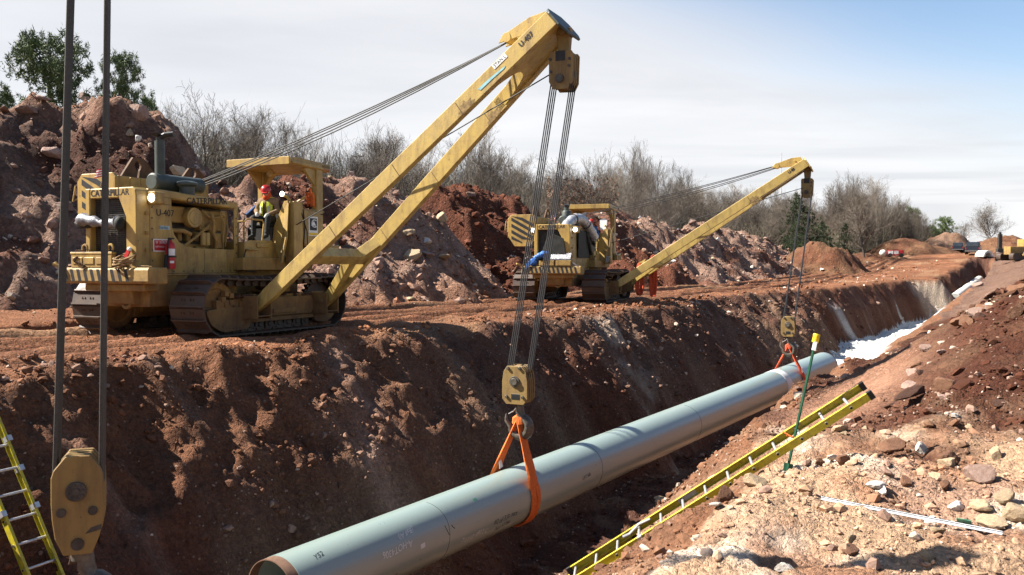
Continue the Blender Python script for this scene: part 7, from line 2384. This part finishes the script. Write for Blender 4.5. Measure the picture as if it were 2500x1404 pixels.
# undergrowth of the wood: twiggy scrub too thick to count
rs = np.random.default_rng(88)
sg_ = []
for _ in range(56000):
    u = 18 + 270 * rs.random() ** 1.5; v = -39.5 - 22 * rs.random() ** 1.2 + 0.04 * max(0, u - 70)
    x, y = xy(u, v); px = 1250 + x / y * FPX
    if px < 330 or px > 2400: continue
    if _ % 9 == 0:
        t = rs.random(); q_ = at_depth(2030 + 270 * t, 600, 128 + 62 * t + rs.uniform(-3, 25)); x, y = q_.x, q_.y; u, v = uv(x, y)
    z = float(-38 - v) * 0.07 if v < -38 else 0.0
    z += float(rise_u(u))
    hgt = rs.uniform(2.0, 5.5) if v > -45 or px > 2000 else rs.uniform(5.0, 10.0) * float(np.interp(px, [300, 1300, 1900], [1.0, 0.95, 0.8])); p = np.array([x, y, z - 0.2]); d = np.array([rs.normal() * 0.25, rs.normal() * 0.25, 1.0]); d /= np.linalg.norm(d)
    r = rs.uniform(0.012, 0.034)
    q = p + d * hgt * 0.55; e = q + (d + rs.normal(size=3) * 0.22) * hgt * 0.45
    sg_.append((p, q, r, r * 0.8)); sg_.append((q, e, r * 0.8, r * 0.3))
    for _k in range(4):
        t = rs.uniform(0.3, 1.0); b = q * (1 - t) + e * t if rs.random() < 0.6 else p * (1 - t) + q * t
        dd = d + rs.normal(size=3) * 0.55; dd /= np.linalg.norm(dd)
        sg_.append((b, b + dd * hgt * rs.uniform(0.15, 0.35), r * 0.55, r * 0.25))
tag(link('undergrowth', ribbon_mesh('undergrowth', sg_, 'brush_brown', rs)), kind='stuff')

# evergreens: limbs with sprays of needles
def evergreen_proto(name, seed, H, kind, mat):
    rs = np.random.default_rng(seed)
    tr_, tufts = [], []
    trunk_top = H * 0.93
    pts = [np.array([rs.normal() * 0.08 * i, rs.normal() * 0.08 * i, trunk_top * i / 6]) for i in range(7)]
    for i in range(6):
        tr_.append((pts[i], pts[i + 1], 0.024 * H * (1 - i / 7), 0.024 * H * (1 - (i + 1) / 7)))
    def at(z):
        f = min(max(z / trunk_top * 6, 0), 5.999); i = int(f)
        return pts[i] * (1 - f + i) + pts[i + 1] * (f - i)
    limbs = []
    nl = 44 if kind == 'pine' else 110
    for k in range(nl):
        z = H * (rs.uniform(0.26, 0.97) if kind == 'pine' else rs.uniform(0.04, 0.98))
        if kind == 'pine':
            R_ = H * 0.33 * math.sqrt(max(0.03, 1 - ((z / H - 0.50) / 0.52) ** 2)) * rs.uniform(0.55, 1.1)
        else:
            R_ = H * 0.30 * (1 - z / H) ** 0.75 * rs.uniform(0.7, 1.15) + 0.15
        a = rs.uniform(0, 6.28); b = at(z)
        e = b + np.array([math.cos(a) * R_, math.sin(a) * R_, R_ * (0.25 if kind == 'pine' else 0.30) + rs.normal() * 0.25])
        m_ = (b + e) / 2 + np.array([0, 0, -0.08 * R_]) + rs.normal(size=3) * 0.06 * R_
        tr_.append((b, m_, 0.0065 * H * (1.2 - z / H) * 0.55, 0.02)); tr_.append((m_, e, 0.02, 0.01))
        nt_ = int((9 if kind == 'pine' else 5) * max(0.5, R_ / (H * 0.25)))
        for _ in range(nt_):
            t = rs.uniform(0.35, 1.05)
            c = (b * (1 - 2 * t) + m_ * 2 * t) if t < 0.5 else (m_ * (2 - 2 * t) + e * (2 * t - 1))
            c = c + rs.normal(size=3) * (0.10 * R_ + 0.06 * H * 0.25)
            tufts.append((c, rs.uniform(0.030, 0.056) * H * (1.0 if kind == 'pine' else 0.8)))
    V_, k = [], 0
    per = 46 if kind == 'pine' else 26
    for c, r in tufts:
        d = rs.normal(size=(per, 3)); d[:, 2] += 0.35; d /= np.linalg.norm(d, axis=1)[:, None]
        o_ = rs.normal(size=(per, 3)) * r * 0.30
        s = np.cross(d, rs.normal(size=(per, 3))); s /= np.linalg.norm(s, axis=1)[:, None]
        ln = r * rs.uniform(0.5, 1.0, (per, 1)); wd = r * (0.085 if kind == 'pine' else 0.13)
        V_.append(np.stack([c + o_ - s * wd, c + o_ + s * wd, c + o_ + d * ln], 1).reshape(-1, 3))
    V_ = np.concatenate(V_)
    root = bpy.data.objects.new(name, None); COL.objects.link(root)
    link('trunk', segs_mesh('trunk', tr_, 'bark_dark', 6), root)
    link('crown', mesh_np('crown', V_, np.arange(len(V_)).reshape(-1, 3), mat), root)
    return root
pineA = evergreen_proto('pine_tree', 801, 12.0, 'pine', 'pine_needles'); pineB = evergreen_proto('pine_tree', 802, 10.0, 'pine', 'pine_needles')
cedA = evergreen_proto('cedar_tree', 803, 8.0, 'cedar', 'cedar_green')
def place_ever(o, px, py_top, d, H0, h, label, group, rz=0.0, sx=1.0):
    p = at_depth(px, py_top, d)
    o.location = (p.x, p.y, p.z - h); s = h / H0
    o.scale = (s * sx, s * sx, s); o.rotation_euler = (0, 0, rz)
    return tag(o, label, 'tree', group)
GP = 'pines above the tall earth heap'
place_ever(pineA, 118, 72, 52, 12.0, 9.4, 'biggest dark pine above the tall heap at the left', GP, 0.5, 0.80)
place_ever(pineB, 300, 124, 52, 10.0, 7.2, 'medium pine right of the foreground ropes above the tall heap', GP, 1.0, 0.62)
place_ever(copy_tree(pineB), 362, 232, 54, 10.0, 5.6, 'small pine tip at the right shoulder of the tall heap', GP, 2.2, 0.5)
place_ever(copy_tree(pineA), -8, 205, 54, 12.0, 7.0, 'pine cut by the left edge of the picture', GP, 3.1, 0.7)
GC = 'evergreens in the far wood'
place_ever(copy_tree(pineB), 2306, 528, 185, 10.0, 8.0, 'lone green pine beside the pointed far mound', GC, 0.3, 0.95)
place_ever(copy_tree(pineB), 2226, 504, 190, 10.0, 10.0, 'dark pine top standing out of the bare wood', GC, 1.8, 0.8)
place_ever(cedA, 1968, 490, 112, 8.0, 7.4, 'dark cedar behind the far hoist lines', GC, 0.0, 1.15)
place_ever(copy_tree(cedA), 2060, 545, 116, 8.0, 4.6, 'small dark cedar right of the rounded brown mound', GC, 2.0, 1.0)
place_ever(copy_tree(cedA), 1940, 470, 120, 8.0, 8.0, 'tall dark cedar left of the far hoist lines', GC, 4.0, 0.75)
place_ever(copy_tree(cedA), 2012, 540, 114, 8.0, 5.2, 'low cedar between the other two cedars', GC, 5.0, 1.2)

# ------------------------------------------------------------------ far things on the road
def wheel(mb_t, c, r, ax, wd):
    mb_t.lathe([(r * 0.5, -wd / 2), (r * 0.92, -wd / 2), (r, -wd / 4), (r, wd / 4), (r * 0.92, wd / 2), (r * 0.5, wd / 2)], c, ax, 14)
def pickup(loc, rz, paint_m, label, bed=True, group='vehicles far down the road'):
    root = empty('pickup_truck', loc, rz, label, 'pickup truck', group)
    b = MB()
    b.prism(XZ([(-2.7, 0.45), (2.7, 0.45), (2.75, 0.75), (2.6, 1.05), (1.2, 1.12), (-0.4, 1.12), (-0.4, 1.10), (-2.72, 1.12)], -0.95), (0, 1.9, 0))
    b.build('body', paint_m, root, bevel=0.05)
    b = MB(); b.prism(XZ([(1.15, 1.12), (0.55, 1.80), (-0.75, 1.84), (-0.9, 1.12)], -0.85), (0, 1.7, 0)); cb = b.build('cab', paint_m, root, bevel=0.05)
    b = MB(); b.prism([(-0.905, -0.70, 1.20), (-0.905, 0.70, 1.20), (-0.79, 0.65, 1.72), (-0.79, -0.65, 1.72)], (-0.01, 0, 0))
    b.prism([(1.10, -0.72, 1.2), (1.10, 0.72, 1.2), (0.63, 0.66, 1.76), (0.63, -0.66, 1.76)], (0.02, 0, 0.02))
    for s in (-1, 1):
        b.prism(XZ([(0.9, 1.2), (0.5, 1.72), (-0.6, 1.74), (-0.7, 1.2)], s * 0.852), (0, s * 0.006, 0))
    b.build('window', 'window_glass', cb)
    b = MB(); b.rng((-2.78, -2.70), (-0.95, 0.95), (0.45, 0.62)); b.rng((2.74, 2.82), (-0.95, 0.95), (0.45, 0.65)); b.build('bumper', 'bare_steel', root)
    for s in (-1, 1):
        b = MB(); b.rng((-2.735, -2.72), (s * 0.80, s * 0.92), (0.75, 1.0)); b.build('tail_lamp', 'red_paint', root)
        for x in (-1.75, 1.75):
            t = MB(); wheel(t, (x, s * 0.86, 0.38), 0.38, (0, 1, 0), 0.26); wo2 = t.build('wheel', 'tyre', root, smooth=True)
            t = MB(); t.cyl((x, s * 0.84, 0.38), (x, s * 0.995, 0.38), 0.2, n=12); t.build('rim', 'bare_steel', wo2)
    if bed:
        b = MB(); b.rng((-2.6, -1.0), (-0.9, 0.9), (1.12, 1.24)); b.build('bed_cover', 'black_paint', root, bevel=0.02)
    return root
p = hit(2376, 622, 60); pickup(p, R(60), 'truck_dark', 'dark blue pickup truck seen from behind, nearer of two on the road')
p = hit(2352, 616, 60); pickup(p + Vector((0, 2, 0)), R(62), 'truck_dark', 'second dark pickup, partly hidden behind the nearer one', False)
# orange water wagon behind the pickups
p = hit(2392, 612, 60)
ow = empty('tank_truck', p + Vector((0.5, 14, 0.2)), R(-14), 'orange tank truck beyond the dark pickups', 'truck', 'vehicles far down the road')
b = MB(); b.rng((-3.2, 3.2), (-0.5, 0.5), (0.6, 0.9)); b.build('chassis', 'black_paint', ow)
b = MB(); b.lathe([(0.0, 0), (0.9, 0), (0.95, 0.1), (0.95, 3.9), (0.9, 4.0), (0, 4.0)], (-3.1, 0, 1.85), (1, 0, 0), 18); b.build('tank', 'machine_orange', ow, smooth=True)
b = MB(); b.prism(XZ([(1.2, 0.6), (3.3, 0.6), (3.3, 1.5), (2.5, 1.6), (2.2, 2.6), (1.2, 2.6)], -1.1), (0, 2.2, 0)); cb = b.build('cab', 'cap_yellow', ow, bevel=0.05)
b = MB(); b.prism([(2.53, -0.9, 1.65), (2.53, 0.9, 1.65), (2.24, 0.9, 2.45), (2.24, -0.9, 2.45)], (0.02, 0, 0)); b.build('window', 'window_glass', cb)
for s in (-1, 1):
    for x in (-2.4, -1.2, 2.4):
        t = MB(); wheel(t, (x, s * 0.95, 0.52), 0.52, (0, 1, 0), 0.35); t.build('wheel', 'tyre', ow, smooth=True)
# short white pipe piece
p = hit(2402, 628, 60)
wp = empty('concrete_weight', p + Vector((0, 0, 0.05)), R(25), 'white arch shaped pipe weight beside the far pickups', 'pipe weight')
b = MB(); n = 14
for x0, x1 in ((-0.9, 0.9),):
    o_ = [(0.95 * math.cos(t), 0.9 * math.sin(t)) for t in np.linspace(0, math.pi, n)]; i_ = [(0.6 * math.cos(t), 0.58 * math.sin(t)) for t in np.linspace(math.pi, 0, n)]
    b.prism([(a, -0.7, c_) for a, c_ in o_ + i_], (0, 1.4, 0))
b.build('arch', 'pad_white', wp, bevel=0.04)
# red skid unit lying by the broad mound
p = hit(2178, 628, 60)
rsk = empty('red_machine', p, R(-20), 'small red machine with a white tank in front of the broad low mound', 'machine')
b = MB(); b.rng((-0.6, 1.5), (-0.6, 0.6), (0.25, 1.0)); b.build('body', 'red_paint', rsk, bevel=0.05)
b = MB(); b.rng((-0.55, 0.1), (-0.62, -0.58), (0.45, 0.9)); b.rng((0.25, 0.8), (-0.62, -0.58), (0.45, 0.9)); b.build('panel', 'white_paint', rsk)
b = MB(); b.sphere((-1.2, 0, 0.6), (0.5, 0.5, 0.5), 12, 8); b.build('tank', 'pad_white', rsk, smooth=True)
for x in (-0.3, 1.2):
    for s in (-1, 1):
        t = MB(); wheel(t, (x, s * 0.65, 0.28), 0.3, (0, 1, 0), 0.2); t.build('wheel', 'tyre', rsk, smooth=True)
# excavator arm behind the pale mound and a small yellow machine
p = hit(2478, 640, 60)
pm = hit(2482, 636, 60)
z0 = float(surf_z(np.array([pm.x]), np.array([pm.y]))[0])
ym = empty('side_boom', (pm.x, pm.y, z0), R(200), 'small yellow side boom machine at the far right edge', 'machine')
b = MB(); b.rng((-1.8, 1.8), (-1.2, -0.6), (0.0, 0.9)); b.rng((-1.8, 1.8), (0.6, 1.2), (0.0, 0.9)); 
for s in (-0.9, 0.9):
    b_ = MB(); b_.prism(XZ(rounded([(-2, 0.0), (2, 0.0), (2, 0.9), (-2, 0.9)], 0.45), s - 0.3), (0, 0.6, 0)); b_.build('track', 'track_steel', ym)
b = MB(); b.rng((-1.2, 1.6), (-0.5, 0.5), (0.7, 1.7)); b.rng((-1.2, -0.6), (-0.5, 0.5), (1.7, 2.6)); b.build('body', 'yellow_paint', ym, bevel=0.04)
for o_ in (0.5, -0.5):
    b = MB(); b.tube([(o_, 1.3, 0.6), (o_ * 0.3, 3.6, 3.6)], 0.15, 4); b.build('boom', 'yellow_paint', ym)
pe = at_depth(2496, 610, 215); z0 = float(surf_z(np.array([pe.x]), np.array([pe.y]))[0])
ex = empty('excavator', (pe.x, pe.y, z0), R(-10), 'excavator with raised grey arm beyond the far pale mound', 'excavator')
b = MB(); b.rng((-1.6, 1.6), (-1.4, 1.4), (0.9, 2.2)); b.build('body', 'grey_paint', ex, bevel=0.06)
for s in (-1.2, 1.2):
    b = MB(); b.prism(XZ(rounded([(-2.2, 0.0), (2.2, 0.0), (2.2, 0.9), (-2.2, 0.9)], 0.45), s - 0.3), (0, 0.6, 0)); b.build('track', 'track_steel', ex)
b = MB(); b.rng((-0.2, 1.2), (-1.4, -0.3), (2.2, 3.3)); cb = b.build('cab', 'grey_paint', ex, bevel=0.05)
b = MB(); b.rng((1.2, 1.22), (-1.3, -0.4), (2.4, 3.2)); b.rng((0.0, 1.1), (-1.42, -1.40), (2.4, 3.2)); b.build('window', 'window_glass', cb)
b = MB(); b.tube([(1.4, 0.3, 1.8), (3.6, 0.3, 4.0), (6.0, 0.3, 4.8)], [0.35, 0.3, 0.2], 4); b.build('boom', 'grey_cloth', ex)
b = MB(); b.tube([(5.8, 0.3, 5.0), (7.4, 0.3, 3.4), (8.0, 0.3, 2.2)], [0.25, 0.22, 0.15], 4); ar = b.build('arm', 'grey_cloth', ex)
b = MB(); b.prism([(7.7, -0.3, 2.2), (8.4, -0.3, 2.0), (8.5, -0.3, 1.2), (7.6, -0.3, 1.2)], (0, 1.2, 0)); b.build('bucket', 'dark_steel', ar)
pe = at_depth(2441, 600, 172); z0 = float(surf_z(np.array([pe.x]), np.array([pe.y]))[0])
b = MB(); b.rng((-0.35, 0.35), (-0.3, 0.3), (-1, 3.6)); b.rng((-0.6, 0.6), (-0.4, 0.4), (-0.2, 0.8)); b.rng((-0.2, 0.2), (-0.2, 0.2), (3.6, 4.0)); o = b.build('drill_mast', 'dark_steel', None, bevel=0.03); o.location = (pe.x, pe.y, z0); tag(o, 'dark upright mast beside the far pale mound', 'mast')
# slim poles far off
for px, py0, py1, d, r, lab, mt in ((1908, 400, 372, 240, 0.13, 'thin grey radio mast rising behind the farther boom tip', 'grey_cloth'), (2342, 600, 566, 300, 0.16, 'left one of two thin white poles beyond the pointed mound', 'white_paint'), (2364, 600, 562, 300, 0.16, 'right one of two thin white poles beyond the pointed mound', 'white_paint')):
    a = at_depth(px, py1, d); z0 = float(ground_z(np.array([a.x]), np.array([a.y]), False)[0])
    b = MB(); b.cyl((0, 0, -0.5), (0, 0, a.z - z0), r, r * 0.6, n=8)
    for k in range(3): b.cyl((0, 0, (a.z - z0) * (0.55 + 0.15 * k)), (0, 0, (a.z - z0) * (0.55 + 0.15 * k) + 0.3), r * 1.5, n=8)
    o = b.build('mast', mt, None); o.location = (a.x, a.y, z0); tag(o, lab, 'mast', 'thin poles on the skyline')
# end of the next pipe lying in the trench beyond, and pale padding heaped round it
u0, v0 = 91.0, -5.5
x0, y0 = xy(u0, v0); x1, y1 = xy(u0 + 36, v0 + 0.6)
b = MB(); b.lathe([(0.46, 0), (0.5, 0), (0.5, (Vector((x1, y1, 0)) - Vector((x0, y0, 0))).length)], (0, 0, 0), (x1 - x0, y1 - y0, 1.2), 28); b.lathe([(0.46, 3), (0.46, 0)], (0, 0, 0), (x1 - x0, y1 - y0, 1.2), 28)
o = b.build('line_pipe', 'pad_white', None, smooth=True); o.location = (x0, y0, -1.58); tag(o, 'end of the next pipe, whitish, lying in the far part of the trench', 'pipe')
